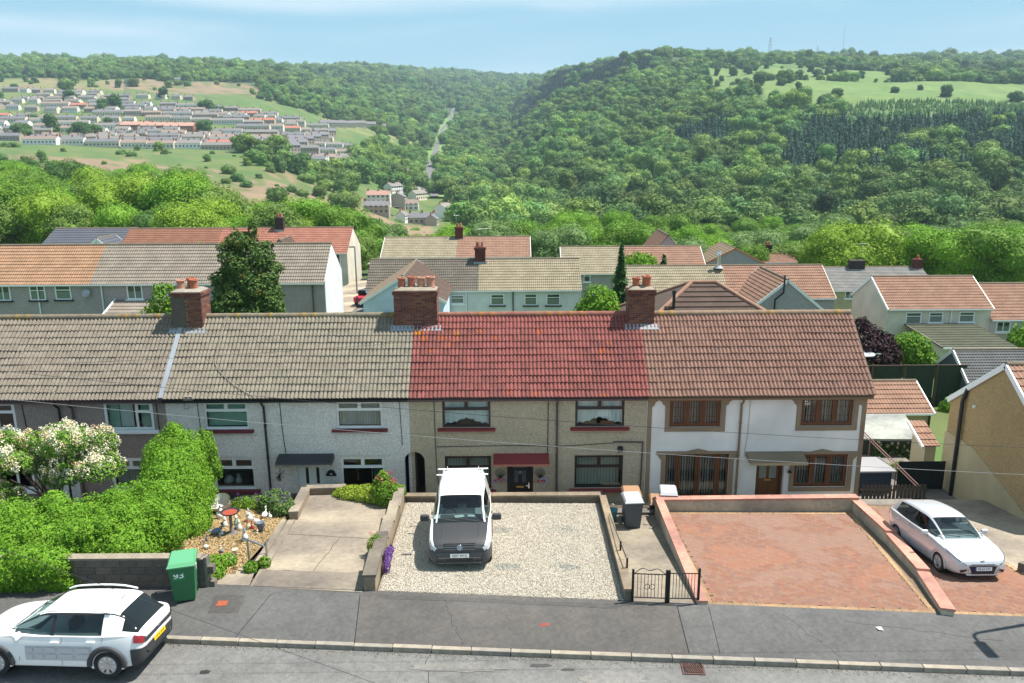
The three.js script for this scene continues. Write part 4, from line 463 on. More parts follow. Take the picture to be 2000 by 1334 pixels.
// pink coped walls and brick paving
{
  const top = (x, z) => lerp(0.24, -0.42, clamp((-17.9 - z) / 7.5)), topR = (x, z) => (z > -19.6 ? 0.34 : z > -22.3 ? 0.12 : -0.14);
  wallRun('pink_coped_wall', 'cream wall with pink coping between path and brick paving', [[4.76, -17.98], [5.05, -25.4]], 0.24, top, M.wallCream, M.pinkCope, { len: 1.85, deep: 0.75 });
  wallRun('pink_coped_wall', 'pink coped cream wall across the back of the brick paving', [[4.95, -25.52], [11.95, -25.6]], 0.26, () => -0.42, M.wallCream, M.pinkCope, { len: 1.2, deep: 0.9 });
  wallRun('pink_coped_wall', 'pink coped wall stepping down between the two brick drives', [[11.88, -25.45], [11.62, -22.42], [11.22, -19.72], [10.66, -17.45]], 0.29, (x, z) => lotY(x, z) + lerp(0.1, 0.46, clamp((-17.4 - z) / 7)), M.wallCream, M.pinkCope, { len: 9, deep: 0.5, drop: 0.07 });
  const R = rng(21), cols = [[0.25, 0.122, 0.08], [0.238, 0.11, 0.075], [0.258, 0.138, 0.09], [0.265, 0.15, 0.104], [0.225, 0.122, 0.09], [0.265, 0.13, 0.083], [0.238, 0.135, 0.1]].map((c) => lin(...c)), bm = cols.map((c) => mat(c, { map: softT, roughness: 0.95 })), bg = box(0.196, 0.05, 0.096);
  const inPoly = (x, z, P) => { let c = false; for (let i = 0, j = P.length - 1; i < P.length; j = i++) { const [xi, zi] = P[i], [xj, zj] = P[j]; if ((zi > z) !== (zj > z) && x < (xj - xi) * (z - zi) / (zj - zi) + xi) c = !c; } return c; };
  const paving = (label, outer, inner, seed, bed) => {
    const s = settingGroup('brick_paving', label); sloped(bed ?? outer, -0.008, mat(lin(0.27, 0.2, 0.14), { map: stainT }), 'bedding_sand', s);
    const edge = mat(lin(0.5, 0.33, 0.18), { map: stainT }), list = []; const tilt = Math.atan(0.137);
    for (let i = 0; i < outer.length; i++) { const [xa, za] = outer[i], [xb, zb] = outer[(i + 1) % outer.length], L = Math.hypot(xb - xa, zb - za), n = Math.floor(L / 0.205), ang = Math.atan2(-(zb - za), xb - xa); const e = []; for (let k = 0; k < n; k++) { const x = lerp(xa, xb, (k + 0.5) / n), z = lerp(za, zb, (k + 0.5) / n), cx = (x - outer.reduce((a, p) => a + p[0], 0) / outer.length), cz = (z - outer.reduce((a, p) => a + p[1], 0) / outer.length), d = 0.07, len = Math.hypot(cx, cz); const nx = -Math.sin(ang), nz = -Math.cos(ang), sg = nx * cx + nz * cz > 0 ? -1 : 1; const X = x + nx * d * sg, Z = z + nz * d * sg; e.push(box(0.2, 0.05, 0.115, 0, 0, 0, ang).translate(X, lotY(X, Z) - 0.014, Z)); } if (e.length) { const m2 = mesh('edging_bricks', e, edge, s); m2.userData.kind = 'stuff'; } }
    const X0 = Math.min(...inner.map((p) => p[0])), X1 = Math.max(...inner.map((p) => p[0])), Z0 = Math.min(...inner.map((p) => p[1])), Z1 = Math.max(...inner.map((p) => p[1]));
    for (let j = 0; j * 0.1 < Z1 - Z0 + 1; j++) for (let i = -60; i < 80; i++) {       // herringbone: pairs along the diagonal
      for (const h of [0, 1]) { let x, z; const sft = j * 0.1; if (!h) { x = X0 + i * 0.4 + sft + 0.1; z = Z0 + sft + 0.05; } else { x = X0 + i * 0.4 + sft + 0.25; z = Z0 + sft + 0.0; } if (x < X0 - 0.1 || x > X1 + 0.1) continue; if (!inPoly(x, z, inner)) continue; list.push([x, z, h]); }
    }
    list.sort((a, b) => b[1] - a[1]);
    list.slice(0, 300).forEach(([x, z, h]) => { const b = mesh('paving_brick', bg, bm[Math.floor(R() * 7)], s); b.position.set(x, lotY(x, z) - 0.02 + R() * 0.005, z); b.rotation.set(tilt * (h ? 0 : 1), h ? Math.PI / 2 : 0, h ? -tilt : 0); b.rotation.order = 'YXZ'; });
    const rest = list.slice(300), im = new THREE.InstancedMesh(bg, mat(lin(1, 1, 1), { map: softT, roughness: 0.95 }), rest.length), m = new THREE.Matrix4(), q = new THREE.Quaternion();
    rest.forEach(([x, z, h], i) => { const pt = fbm(x * 0.8, z * 0.8, 1e6, seed, 3), c = cols[clamp(Math.floor(R() * 7), 0, 6)].clone(); if (pt > 0.57) c.lerp(lin(0.29, 0.19, 0.15), 0.4); else if (pt < 0.4) c.lerp(lin(0.38, 0.17, 0.1), 0.3); q.setFromEuler(new THREE.Euler(h ? 0 : tilt, h ? Math.PI / 2 : 0, h ? -tilt : 0, 'YXZ')); m.compose(V(x, lotY(x, z) - 0.02 + R() * 0.005, z), q, V(1, 1, 1)); im.setMatrixAt(i, m); im.setColorAt(i, c); });
    im.name = 'paving_bricks'; im.userData.kind = 'stuff'; im.castShadow = im.receiveShadow = true; s.add(im);
  };
  const inset = (P, d) => { const cx = P.reduce((a, p) => a + p[0], 0) / P.length, cz = P.reduce((a, p) => a + p[1], 0) / P.length; return P.map(([x, z]) => [x - Math.sign(x - cx) * d, z - Math.sign(z - cz) * d]); };
  const o1 = [[4.92, zFront(4.92) + 0.0], [10.46, zFront(10.46) + 0.0], [11.72, -25.4], [5.2, -25.38]], o2 = [[10.8, zFront(10.8)], [16.6, zFront(16.6)], [14.2, -19.6], [14.1, -26], [12.05, -26], [11.7, -22.4]];
  paving('red herringbone brick paving inside the pink coped walls', o1, inset(o1, 0.15), 61, [[4.82, zFront(4.82) - 0.02], [10.72, zFront(10.7) - 0.02], [11.95, -25.5], [5.0, -25.5]]);
  paving('red herringbone brick drive under the silver car', [[10.82, zFront(10.82)], [15.6, zFront(15.6)], [14.3, -19.9], [14.0, -26.1], [12.1, -26.1], [11.68, -22.4]], [[10.97, zFront(10.97) - 0.15], [15.3, zFront(15.3) - 0.15], [14.1, -19.9], [13.85, -25.95], [12.25, -25.95], [11.83, -22.4]], 62, [[10.7, zFront(10.7) - 0.02], [15.7, zFront(15.7) - 0.02], [14.4, -19.9], [14.15, -26.4], [11.9, -26.4], [11.6, -22.4]]);
}
setting(flat([[13.2, -26.6], [17.3, -26.6], [17.3, -36], [13.2, -36]], -1.98, M.plinth, 'side_passage'), 'dark paved side passage');
// neighbouring drive and low wall on the right
setting(sloped([[15.75, zFront(15.7)], [40, zFront(40)], [40, -27], [14.15, -27], [14.3, -20.2]], 0.0, M.concrete, 'neighbour_drive'), 'concrete drive of the neighbouring house');
wallRun('neighbour_wall', 'dark low concrete wall beside the right brick drive', [[14.25, -20.3], [15.75, -17.4]], 0.2, (x, z) => lotY(x, z) + 0.28, M.block, null, { len: 1.2 });
// straw coloured front garden
setting(sloped([[-10.6, -22.2], [-8.15, -19.2], [-7.6, -20.6], [-7.55, -25.6], [-7.7, -26.2], [-11.2, -26.2]], 0.0, M.straw, 'garden_bed'), 'straw coloured gravel garden bed');

// ------------------------------------------------------------------ vehicles
const cat = (p0, p1, p2, p3, t) => 0.5 * (2 * p1 + (p2 - p0) * t + (2 * p0 - 5 * p1 + 4 * p2 - p3) * t * t + (3 * p1 - p0 - 3 * p2 + p3) * t * t * t);
const along = (arr, u, k) => { const n = arr.length - 1, i = Math.min(n - 1, Math.max(0, Math.floor(u))), t = u - i, g = (j) => arr[clamp(j, 0, n)][k]; return cat(g(i - 1), g(i), g(i + 1), g(i + 2), t); };
class Loft {                                   // smooth shell through stations; t runs from the lower to the upper middle of each half section
  constructor(st, key) { this.st = st; this.key = key; this.n = st.length - 1; this.arch = []; }
  P(u, t, side) {
    const s = this.st[0].map((_, k) => along(this.st, u, k)), K = this.key(s), m = K.length - 1, w = t * m, i = Math.min(m - 1, Math.floor(w)), f = w - i, g = (j, c) => K[clamp(j, 0, m)][c];
    let z = cat(g(i - 1, 0), g(i, 0), g(i + 1, 0), g(i + 2, 0), f), y = cat(g(i - 1, 1), g(i, 1), g(i + 1, 1), g(i + 2, 1), f), x = s[0]; z = Math.max(0, z);
    for (const [ax, ay, ar] of this.arch) { const dx = x - ax, dy = y - ay, d = Math.hypot(dx, dy); if (z > 0.5 && d < ar) { const q = ar / Math.max(d, 1e-4); x = ax + dx * q; y = ay + Math.max(dy * q, -0.1); } }
    return [x, y, z * side];
  }
  patch(u0, u1, t0, t1, side, off = 0, nu = 12, nt = 8) {
    const pos = [], idx = [], e = 1e-3;
    for (let i = 0; i <= nu; i++) for (let j = 0; j <= nt; j++) { const u = lerp(u0, u1, i / nu), t = lerp(t0, t1, j / nt), p = this.P(u, t, side); if (off) { const a = this.P(Math.min(this.n, u + e), t, side), b = this.P(Math.max(0, u - e), t, side), c = this.P(u, Math.min(1, t + e), side), d = this.P(u, Math.max(0, t - e), side), n = V(a[0] - b[0], a[1] - b[1], a[2] - b[2]).cross(V(c[0] - d[0], c[1] - d[1], c[2] - d[2])).normalize(), k = n.x * p[0] * 0.3 + n.y * (p[1] - 0.62) + n.z * p[2] > 0 ? off : -off; pos.push(p[0] + n.x * k, p[1] + n.y * k, p[2] + n.z * k); } else pos.push(...p); }
    for (let i = 0; i < nu; i++) for (let j = 0; j < nt; j++) { const a = i * (nt + 1) + j, b = a + nt + 1; side > 0 ? idx.push(a, a + 1, b, b, a + 1, b + 1) : idx.push(a, b, a + 1, b, b + 1, a + 1); }
    const g = new THREE.BufferGeometry(); g.setAttribute('position', new THREE.Float32BufferAttribute(pos, 3)); g.setIndex(idx); g.computeVertexNormals(); return g;
  }
  both(u0, u1, t0, t1, off, nu, nt) { return [this.patch(u0, u1, t0, t1, 1, off, nu, nt), this.patch(u0, u1, t0, t1, -1, off, nu, nt)]; }
}
const bodyKey = ([x, yb, yS, yt, w, wt]) => [[0, yb], [w * 0.5, yb], [w * 0.86, yb + 0.01], [w * 0.965, yb + 0.07], [w, lerp(yb, yS, 0.42)], [w * 0.995, lerp(yb, yS, 0.75)], [w * 0.965, yS - 0.015], [lerp(w, wt, 0.6), lerp(yS, yt, 0.45)], [wt * 0.7, lerp(yS, yt, 0.85)], [0, yt]];
const topKey = ([x, yb, yr, wb, wr]) => [[wb, yb], [lerp(wb, wr, 0.3), lerp(yb, yr, 0.35)], [lerp(wb, wr, 0.72), lerp(yb, yr, 0.72)], [wr, lerp(yb, yr, 0.9)], [wr * 0.86, lerp(yb, yr, 0.975)], [wr * 0.5, lerp(yb, yr, 0.998)], [0, yr]];
const sideGlass = phys(lin(0.2, 0.25, 0.25), { transmission: 1, roughness: 0.02, thickness: 0 }), carGlass = phys(lin(0.5, 0.62, 0.62), { transmission: 1, roughness: 0.02, thickness: 0 }), darkGlass = phys(lin(0.012, 0.016, 0.018), { roughness: 0.05, specularIntensity: 0.55 }), tyreM = mat(lin(0.018, 0.018, 0.019), { roughness: 0.9 }), plastic = mat(lin(0.035, 0.036, 0.04), { roughness: 0.65 }), alloy = mat(lin(0.5, 0.5, 0.52), { roughness: 0.3, metalness: 0.7 }), cabin = mat(lin(0.035, 0.036, 0.04), { roughness: 0.9 });
const lampGlass = phys(lin(0.24, 0.26, 0.29), { roughness: 0.1, metalness: 0.2, clearcoat: 1 }), tailRed = phys(lin(0.28, 0.01, 0.02), { roughness: 0.12, clearcoat: 1 });
const paint = (c, o = {}) => phys(c, { roughness: 0.4, clearcoat: 0.9, clearcoatRoughness: 0.05, ...o });
function plateTex(text, bg, blue) { const c = document.createElement('canvas'); c.width = 512; c.height = 112; const x = c.getContext('2d'); x.fillStyle = bg; x.fillRect(0, 0, 512, 112); let x0 = 0; if (blue) { x.fillStyle = '#1747a6'; x.fillRect(0, 0, 52, 112); x0 = 46; } x.fillStyle = '#111'; x.font = 'bold 92px sans-serif'; x.textAlign = 'center'; x.fillText(text, 256 + x0 / 2, 90, 440 - x0); const t = new THREE.CanvasTexture(c); t.colorSpace = THREE.SRGBColorSpace; return mat('#ffffff', { map: t, roughness: 0.4 }); }
function plate(car, text, bg, pos, rot, blue) { const g = new THREE.PlaneGeometry(0.52, 0.111); g.userData.keepUv = true; const p = mesh('number_plate', g, plateTex(text, bg, blue), car); p.position.set(...pos); p.rotation.order = 'YXZ'; p.rotation.set(...rot); return p; }
function wheel(car, x, z, r, spokes, rimMat, style) {
  const w = sub('wheel', car, [x, r, z], z < 0 ? Math.PI : 0), W = 0.2;
  mesh('tyre', lathe([[r * 0.66, -W / 2], [r * 0.9, -W / 2], [r * 0.985, -W * 0.4], [r, -W * 0.2], [r, W * 0.2], [r * 0.985, W * 0.4], [r * 0.9, W / 2], [r * 0.66, W / 2], [r * 0.64, W * 0.3]], 32).rotateX(Math.PI / 2), tyreM, w);
  const rim = [lathe([[r * 0.64, W * 0.1], [r * 0.67, W * 0.48], [r * 0.6, W * 0.5], [r * 0.58, W * 0.2]], 32).rotateX(Math.PI / 2), new THREE.CylinderGeometry(r * 0.15, r * 0.17, 0.04, 16).rotateX(Math.PI / 2).translate(0, 0, W * 0.42)];
  for (let i = 0; i < spokes; i++) { const a = i / spokes * 6.283; if (style === 'twin') { for (const s of [-0.16, 0.16]) rim.push(box(r * 0.12, r * 0.5, 0.03, 0, r * 0.36, 0).rotateZ(a + s * 0.6).translate(0, 0, W * 0.4)); } else rim.push(prism([[-r * 0.07, r * 0.1], [r * 0.07, r * 0.1], [r * 0.13, r * 0.6], [-r * 0.13, r * 0.6]], 0.025).rotateZ(a).translate(0, 0, W * 0.34)); }
  mesh('rim', rim, rimMat, w); mesh('brake_disc', new THREE.CylinderGeometry(r * 0.6, r * 0.6, 0.02, 20).rotateX(Math.PI / 2), M.blackMatt, w); return w;
}
function interior(car, x0, x1, w, y0, yBelt, wheelSide, seatXs) {
  const t = sub('cabin', car); mesh('floor', bx(x0, x1, y0, y0 + 0.05, -w, w), cabin, t);
  for (const sx of seatXs) for (const sz of [-0.36, 0.36]) { mesh('seat', [rbox(0.5, 0.18, 0.46, 0.06, sx, y0 + 0.3, sz), rbox(0.16, 0.6, 0.46, 0.06, sx - 0.28, y0 + 0.62, sz), rbox(0.1, 0.18, 0.24, 0.04, sx - 0.34, y0 + 1.0, sz)], cabin, t); }
  const d = yBelt; mesh('dashboard', rbox(0.45, 0.25, w * 1.8, 0.08, x1 - 0.35, d - 0.1, 0), mat(lin(0.06, 0.065, 0.07)), t); const sw = new THREE.TorusGeometry(0.17, 0.018, 8, 24).rotateY(Math.PI / 2).rotateZ(-0.4).translate(x1 - 0.72, d + 0.0, wheelSide * 0.36); mesh('steering_wheel', sw, plastic, t);
}
function mirrors(car, x, y, z, m, size = 1) { for (const s of [-1, 1]) { mesh('door_mirror', [rbox(0.1 * size, 0.16 * size, 0.22 * size, 0.045 * size, x, y, s * (z + 0.13)), bar(V(x + 0.02, y - 0.05, s * (z - 0.03)), V(x, y - 0.02, s * (z + 0.1)), 0.025)], m, car); } }
function ring(car, ax, ay, ar, z, m, w = 0.05) { const g = []; for (const s of [-1, 1]) g.push(new THREE.TorusGeometry(ar, w * 0.5, 6, 26, Math.PI * 1.04).scale(1, 1, 0.7).rotateZ(-0.06).translate(ax, ay, s * z)); return each('wheel_arch', g, m, car); }
function liners(car, xs, r, w) { const g = []; for (const x of xs) g.push(new THREE.CylinderGeometry(r, r, w * 1.9, 22, 1, true).rotateX(Math.PI / 2).translate(x, r * 0.92, 0), new THREE.CylinderGeometry(r * 0.99, r * 0.99, w * 1.2, 22).rotateX(Math.PI / 2).translate(x, r * 0.92, 0)); mesh('wheel_housing', g, M.blackMatt, car); }
// --- silver white hatchback on the right brick drive
{
  const c = thing('hatchback_car', 'silver white five door hatchback parked on the right brick drive', 'car', [12.68, lotY(12.68, -21.4) + 0.01, -21.4], -Math.PI / 2 + 0.01); c.scale.setScalar(0.9); c.rotation.order = 'YZX'; c.rotation.z = Math.atan(0.137);
  const pt = paint(lin(0.6, 0.6, 0.63), { metalness: 0.35, roughness: 0.35 });
  const L = new Loft([[2.2, 0.34, 0.5, 0.56, 0.5, 0.42], [2.14, 0.25, 0.62, 0.67, 0.68, 0.56], [1.98, 0.21, 0.72, 0.77, 0.8, 0.66], [1.7, 0.2, 0.8, 0.86, 0.87, 0.72], [1.2, 0.19, 0.88, 0.95, 0.905, 0.75], [0.8, 0.19, 0.93, 1.0, 0.91, 0.77], [0, 0.18, 0.97, 1.0, 0.91, 0.8], [-1, 0.18, 1.0, 1.02, 0.91, 0.8], [-1.6, 0.2, 1.02, 1.04, 0.89, 0.78], [-1.98, 0.25, 0.98, 1.02, 0.82, 0.7], [-2.13, 0.33, 0.9, 0.95, 0.74, 0.62], [-2.18, 0.45, 0.8, 0.84, 0.62, 0.5]], bodyKey); L.arch = [[1.33, 0.33, 0.375], [-1.32, 0.33, 0.375]];
  mesh('body', [...L.both(0, L.n, 0, 1, 0, 110, 40), poly([0, 0.2, 0.35, 0.5, 0.6, 0.75, 0.9, 1].map((t) => L.P(0, t, 1)).concat([1, 0.9, 0.75, 0.6, 0.5, 0.35, 0.2, 0].map((t) => L.P(0, t, -1))), [[0, 1, 2, 3, 4, 5, 6, 7, 8, 9, 10, 11, 12, 13, 14, 15]])], pt, c);
  const T = new Loft([[1.12, 0.965, 0.99, 0.74, 0.6], [0.3, 0.98, 1.4, 0.8, 0.56], [-0.4, 0.995, 1.475, 0.82, 0.58], [-1.2, 1.02, 1.45, 0.8, 0.56], [-1.72, 1.04, 1.36, 0.76, 0.53], [-2.08, 1.03, 1.06, 0.7, 0.5]], topKey);
  mesh('roof', [...T.both(1, 4.25, 0.5, 1, 0, 24, 10), ...T.both(0, 1, 0.42, 0.56, 0.002, 12, 3), ...T.both(1, 4.25, 0.42, 0.5, 0, 24, 2), ...T.both(3.7, 5, 0, 0.55, 0, 12, 8)], pt, c);
  mesh('windscreen', T.both(0.03, 1, 0.56, 1, 0, 10, 8), carGlass, c); each('side_window', T.both(0.3, 3.7, 0.02, 0.42, 0.0, 26, 6), sideGlass, c); mesh('rear_window', T.both(4.25, 5, 0.55, 1, 0, 6, 6), darkGlass, c);
  mesh('pillar', [...T.both(1.95, 2.12, 0, 0.43, 0.004, 2, 5), ...T.both(0.3, 3.8, -0.0, 0.035, 0.006, 24, 2)], plastic, c);
  interior(c, -1.4, 0.95, 0.7, 0.3, 0.98, 1, [-0.1, -1.0]);
  each('headlight', L.both(1.05, 3.0, 0.66, 0.735, 0.008, 10, 4), lampGlass, c); each('headlight_trim', L.both(0.95, 3.25, 0.735, 0.752, 0.01, 10, 2), M.black, c);
  mesh('upper_grille', L.both(0.15, 0.75, 0.7, 0.74, 0.006, 4, 2), M.black, c); mesh('lower_grille', prism([[-0.32, 0.26], [0.32, 0.26], [0.42, 0.5], [-0.42, 0.5]], 0.05).rotateY(Math.PI / 2).translate(2.16, 0, 0), M.black, c); each('side_vent', L.both(0.15, 1.0, 0.27, 0.4, 0.008, 5, 3), M.black, c); mesh('grille_strip', rbox(0.03, 0.035, 0.7, 0.01, 2.195, 0.545, 0), M.black, c); each('fog_lamp', [-1, 1].map((s) => cyl(0.05, 0.05, 0.02, 0, 0, 0, 14).rotateZ(-Math.PI / 2).translate(2.03, 0.42, s * 0.68)), lampGlass, c);
  mesh('bumper_lip', rbox(0.1, 0.06, 0.95, 0.02, 2.14, 0.23, 0), pt, c); mesh('emblem', new THREE.SphereGeometry(0.06, 14, 8).scale(0.3, 0.55, 1.1).translate(2.17, 0.66, 0), M.chrome, c); plate(c, 'WL63 OYF', '#e9e9ea', [2.222, 0.42, 0], [0, Math.PI / 2, 0], true);
  each('tail_light', L.both(9.1, 10.4, 0.55, 0.72, 0.012, 6, 5), tailRed, c); mirrors(c, 0.62, 1.02, 0.83, pt); each('door_handle', [-1, 1].flatMap((s) => [rbox(0.2, 0.03, 0.03, 0.01, -0.25, 0.86, s * 0.925), rbox(0.2, 0.03, 0.03, 0.01, -1.15, 0.89, s * 0.925)]), pt, c); each('door_seam', [-1, 1].flatMap((s) => [bar(V(0.72, 0.35, s * 0.912), V(0.66, 0.93, s * 0.885), 0.004, 4), bar(V(-0.4, 0.3, s * 0.915), V(-0.42, 0.96, s * 0.89), 0.004, 4)]), M.black, c); mesh('aerial', bar(V(-1.3, 1.43, 0), V(-1.42, 1.56, 0), 0.008), M.black, c); mesh('permit', bx(0.55, 0.56, 1.25, 1.29, -0.45, -0.2), M.whitePvc, c); each('sill', [-1, 1].map((s) => bx(-0.95, 0.95, 0.17, 0.23, s * 0.86 - 0.02, s * 0.86 + 0.02)), plastic, c);
  each('wiper', [bar(V(1.05, 1.01, -0.5), V(0.98, 1.06, 0.1), 0.012), bar(V(1.05, 1.01, 0.05), V(0.98, 1.06, 0.6), 0.012)], plastic, c);
  ring(c, 1.33, 0.33, 0.378, 0.885, pt, 0.03); ring(c, -1.32, 0.33, 0.378, 0.885, pt, 0.03); liners(c, [1.33, -1.32], 0.36, 0.78); for (const x of [1.33, -1.32]) for (const z of [-0.8, 0.8]) wheel(c, x, z, 0.325, 5, alloy);
}
// --- white van with a dark bonnet on the gravel
{
  const c = thing('panel_van', 'white panel van with dark grey bonnet and roof bars on the gravel', 'van', [-1.55, lotY(-1.5, -22.2) + 0.01, -22.2], -Math.PI / 2 + 0.03); c.rotation.order = 'YZX'; c.rotation.z = Math.atan(0.137);
  const vanLamp = phys(lin(0.5, 0.52, 0.54), { roughness: 0.12, metalness: 0.2, clearcoat: 1 }), pt = paint(lin(0.8, 0.8, 0.79)), gm = mat(lin(0.06, 0.063, 0.068), { roughness: 0.55 }), bon = mat(lin(0.036, 0.037, 0.041), { roughness: 0.5, map: softT });
  const L = new Loft([[2.2, 0.36, 0.62, 0.68, 0.66, 0.55], [2.15, 0.26, 0.72, 0.77, 0.78, 0.66], [2.0, 0.22, 0.82, 0.88, 0.85, 0.7], [1.7, 0.21, 0.93, 0.99, 0.885, 0.72], [1.3, 0.2, 1.0, 1.06, 0.9, 0.74], [0.95, 0.2, 1.04, 1.1, 0.9, 0.77], [0, 0.2, 1.06, 1.08, 0.9, 0.82], [-1.2, 0.2, 1.06, 1.08, 0.9, 0.82], [-2.0, 0.22, 1.06, 1.08, 0.885, 0.8], [-2.15, 0.28, 1.05, 1.07, 0.86, 0.78], [-2.2, 0.4, 1.0, 1.02, 0.83, 0.75]], bodyKey); L.arch = [[1.32, 0.33, 0.38], [-1.36, 0.33, 0.38]];
  mesh('body', [...L.both(0.9, L.n, 0, 1, 0, 100, 40), poly([0, 0.2, 0.5, 0.7, 0.85, 1].map((t) => L.P(L.n, t, 1)).concat([1, 0.85, 0.7, 0.5, 0.2, 0].map((t) => L.P(L.n, t, -1))), [[11, 10, 9, 8, 7, 6, 5, 4, 3, 2, 1, 0]])], pt, c);
  mesh('front_bumper', [...L.both(0, 2.7, 0.0, 0.56, 0.01, 26, 16), poly([0, 0.2, 0.4, 0.56].map((t) => L.P(0, t, 1)).concat([0.56, 0.4, 0.2, 0].map((t) => L.P(0, t, -1))), [[0, 1, 2, 3, 4, 5, 6, 7]]).translate(0.01, 0, 0)], gm, c);
  mesh('bonnet', [...L.both(0.8, 5.1, 0.79, 1, 0.009, 26, 8)], bon, c); each('bonnet_crease', [-1, 1].map((s) => tube([0.9, 2, 3, 4, 5].map((u) => { const p = L.P(u, 0.885, s); return V(p[0], p[1] + 0.008, p[2]); }), 0.011, 20, 5)), bon, c);
  mesh('nose', [...L.both(0, 0.95, 0.56, 1, 0.004, 6, 8), poly([0.56, 0.7, 0.85, 1].map((t) => L.P(0, t, 1)).concat([1, 0.85, 0.7, 0.56].map((t) => L.P(0, t, -1))), [[0, 1, 2, 3, 4, 5, 6, 7]])], gm, c);
  const T = new Loft([[1.22, 1.06, 1.09, 0.78, 0.7], [0.62, 1.07, 1.6, 0.83, 0.64], [0.25, 1.07, 1.76, 0.86, 0.66], [-0.6, 1.07, 1.82, 0.87, 0.69], [-1.6, 1.07, 1.815, 0.865, 0.68], [-2.0, 1.07, 1.78, 0.85, 0.66], [-2.14, 1.06, 1.68, 0.83, 0.62], [-2.2, 1.02, 1.1, 0.8, 0.6]], topKey);
  mesh('roof', [...T.both(1.35, 7, 0.5, 1, 0, 34, 12), ...T.both(2.75, 7, 0, 0.5, 0, 26, 8), ...T.both(0, 2.75, 0.42, 0.56, 0.002, 16, 3)], pt, c);
  mesh('windscreen', T.both(0.04, 1.35, 0.56, 1, 0, 12, 8), carGlass, c); each('side_window', T.both(0.55, 2.65, 0.03, 0.43, 0.003, 16, 6), sideGlass, c);
  interior(c, -0.6, 1.05, 0.72, 0.35, 1.08, 1, [0.05]); mesh('bulkhead', bx(-0.62, -0.58, 0.4, 1.7, -0.7, 0.7), cabin, c); mesh('paperwork', [box(0.2, 0.01, 0.28, 0.78, 1.12, 0.05, 0.3), box(0.16, 0.03, 0.2, 0.78, 1.12, -0.3, -0.2)], M.blindWhite, c);
  each('headlight', L.both(0.3, 1.95, 0.6, 0.775, 0.02, 10, 6), vanLamp, c); const gb = []; for (let i = 0; i < 3; i++) gb.push(rbox(0.05, 0.028, 0.86, 0.01, 2.19 - i * 0.012, 0.63 + i * 0.062, 0)); each('grille_bar', gb, gm, c); mesh('grille', bx(2.12, 2.17, 0.6, 0.79, -0.44, 0.44), M.black, c);
  { const em = sub('emblem', c, [2.215, 0.69, 0]), blue = mat(lin(0.2, 0.32, 0.5), { metalness: 0.5, roughness: 0.3 }); mesh('emblem_ring', new THREE.TorusGeometry(0.07, 0.01, 8, 26).rotateY(Math.PI / 2), M.chrome, em); mesh('emblem_disc', cyl(0.07, 0.07, 0.012, 0, 0, 0, 22).rotateZ(-Math.PI / 2), blue, em); const l = (a, b) => bar(V(0.018, a[1], a[0]), V(0.018, b[1], b[0]), 0.007, 5); mesh('emblem_letters', [l([-0.03, 0.058], [0, 0.008]), l([0.03, 0.058], [0, 0.008]), l([-0.055, 0.03], [-0.026, -0.05]), l([-0.026, -0.05], [0, 0.0]), l([0, 0.0], [0.026, -0.05]), l([0.026, -0.05], [0.055, 0.03])], M.chrome, em); }
  plate(c, 'PJ07 WYD', '#efefec', [2.235, 0.47, 0], [0, Math.PI / 2, 0]); mesh('lower_grille', [bx(2.18, 2.225, 0.28, 0.39, -0.36, 0.36), bx(2.1, 2.2, 0.3, 0.38, 0.42, 0.66), bx(2.1, 2.2, 0.3, 0.38, -0.66, -0.42)], M.black, c); mesh('bumper_ridge', [bar(V(2.225, 0.4, -0.6), V(2.225, 0.4, 0.6), 0.012), bar(V(2.225, 0.26, -0.6), V(2.225, 0.26, 0.6), 0.012)], gm, c);
  mirrors(c, 0.92, 1.14, 0.92, plastic, 1.25); for (const x of [-0.85, -1.55]) mesh('roof_bar', [rbox(0.07, 0.035, 1.62, 0.015, x, 1.93, 0), ...[-0.62, 0.62].map((z) => rbox(0.09, 0.14, 0.06, 0.015, x, 1.86, z)), ...[-0.5, 0.5].map((z) => rbox(0.02, 0.08, 0.02, 0.008, x, 1.98, z))], M.whitePvc, c);
  each('wiper', [bar(V(1.2, 1.1, -0.5), V(1.12, 1.18, 0.15), 0.014), bar(V(1.2, 1.1, 0.05), V(1.12, 1.18, 0.66), 0.014)], plastic, c); each('door_handle', [-1, 1].map((s) => rbox(0.18, 0.035, 0.035, 0.012, 0.0, 0.98, s * 0.91)), plastic, c); each('side_rubbing_strip', [-1, 1].map((s) => rbox(1.7, 0.08, 0.03, 0.012, 0.0, 0.55, s * 0.91)), plastic, c);
  ring(c, 1.32, 0.33, 0.385, 0.885, gm, 0.05); ring(c, -1.36, 0.33, 0.385, 0.885, pt, 0.03); liners(c, [1.32, -1.36], 0.365, 0.78); for (const x of [1.32, -1.36]) for (const z of [-0.8, 0.8]) wheel(c, x, z, 0.325, 8, mat(lin(0.3, 0.3, 0.31), { roughness: 0.5 }));
}
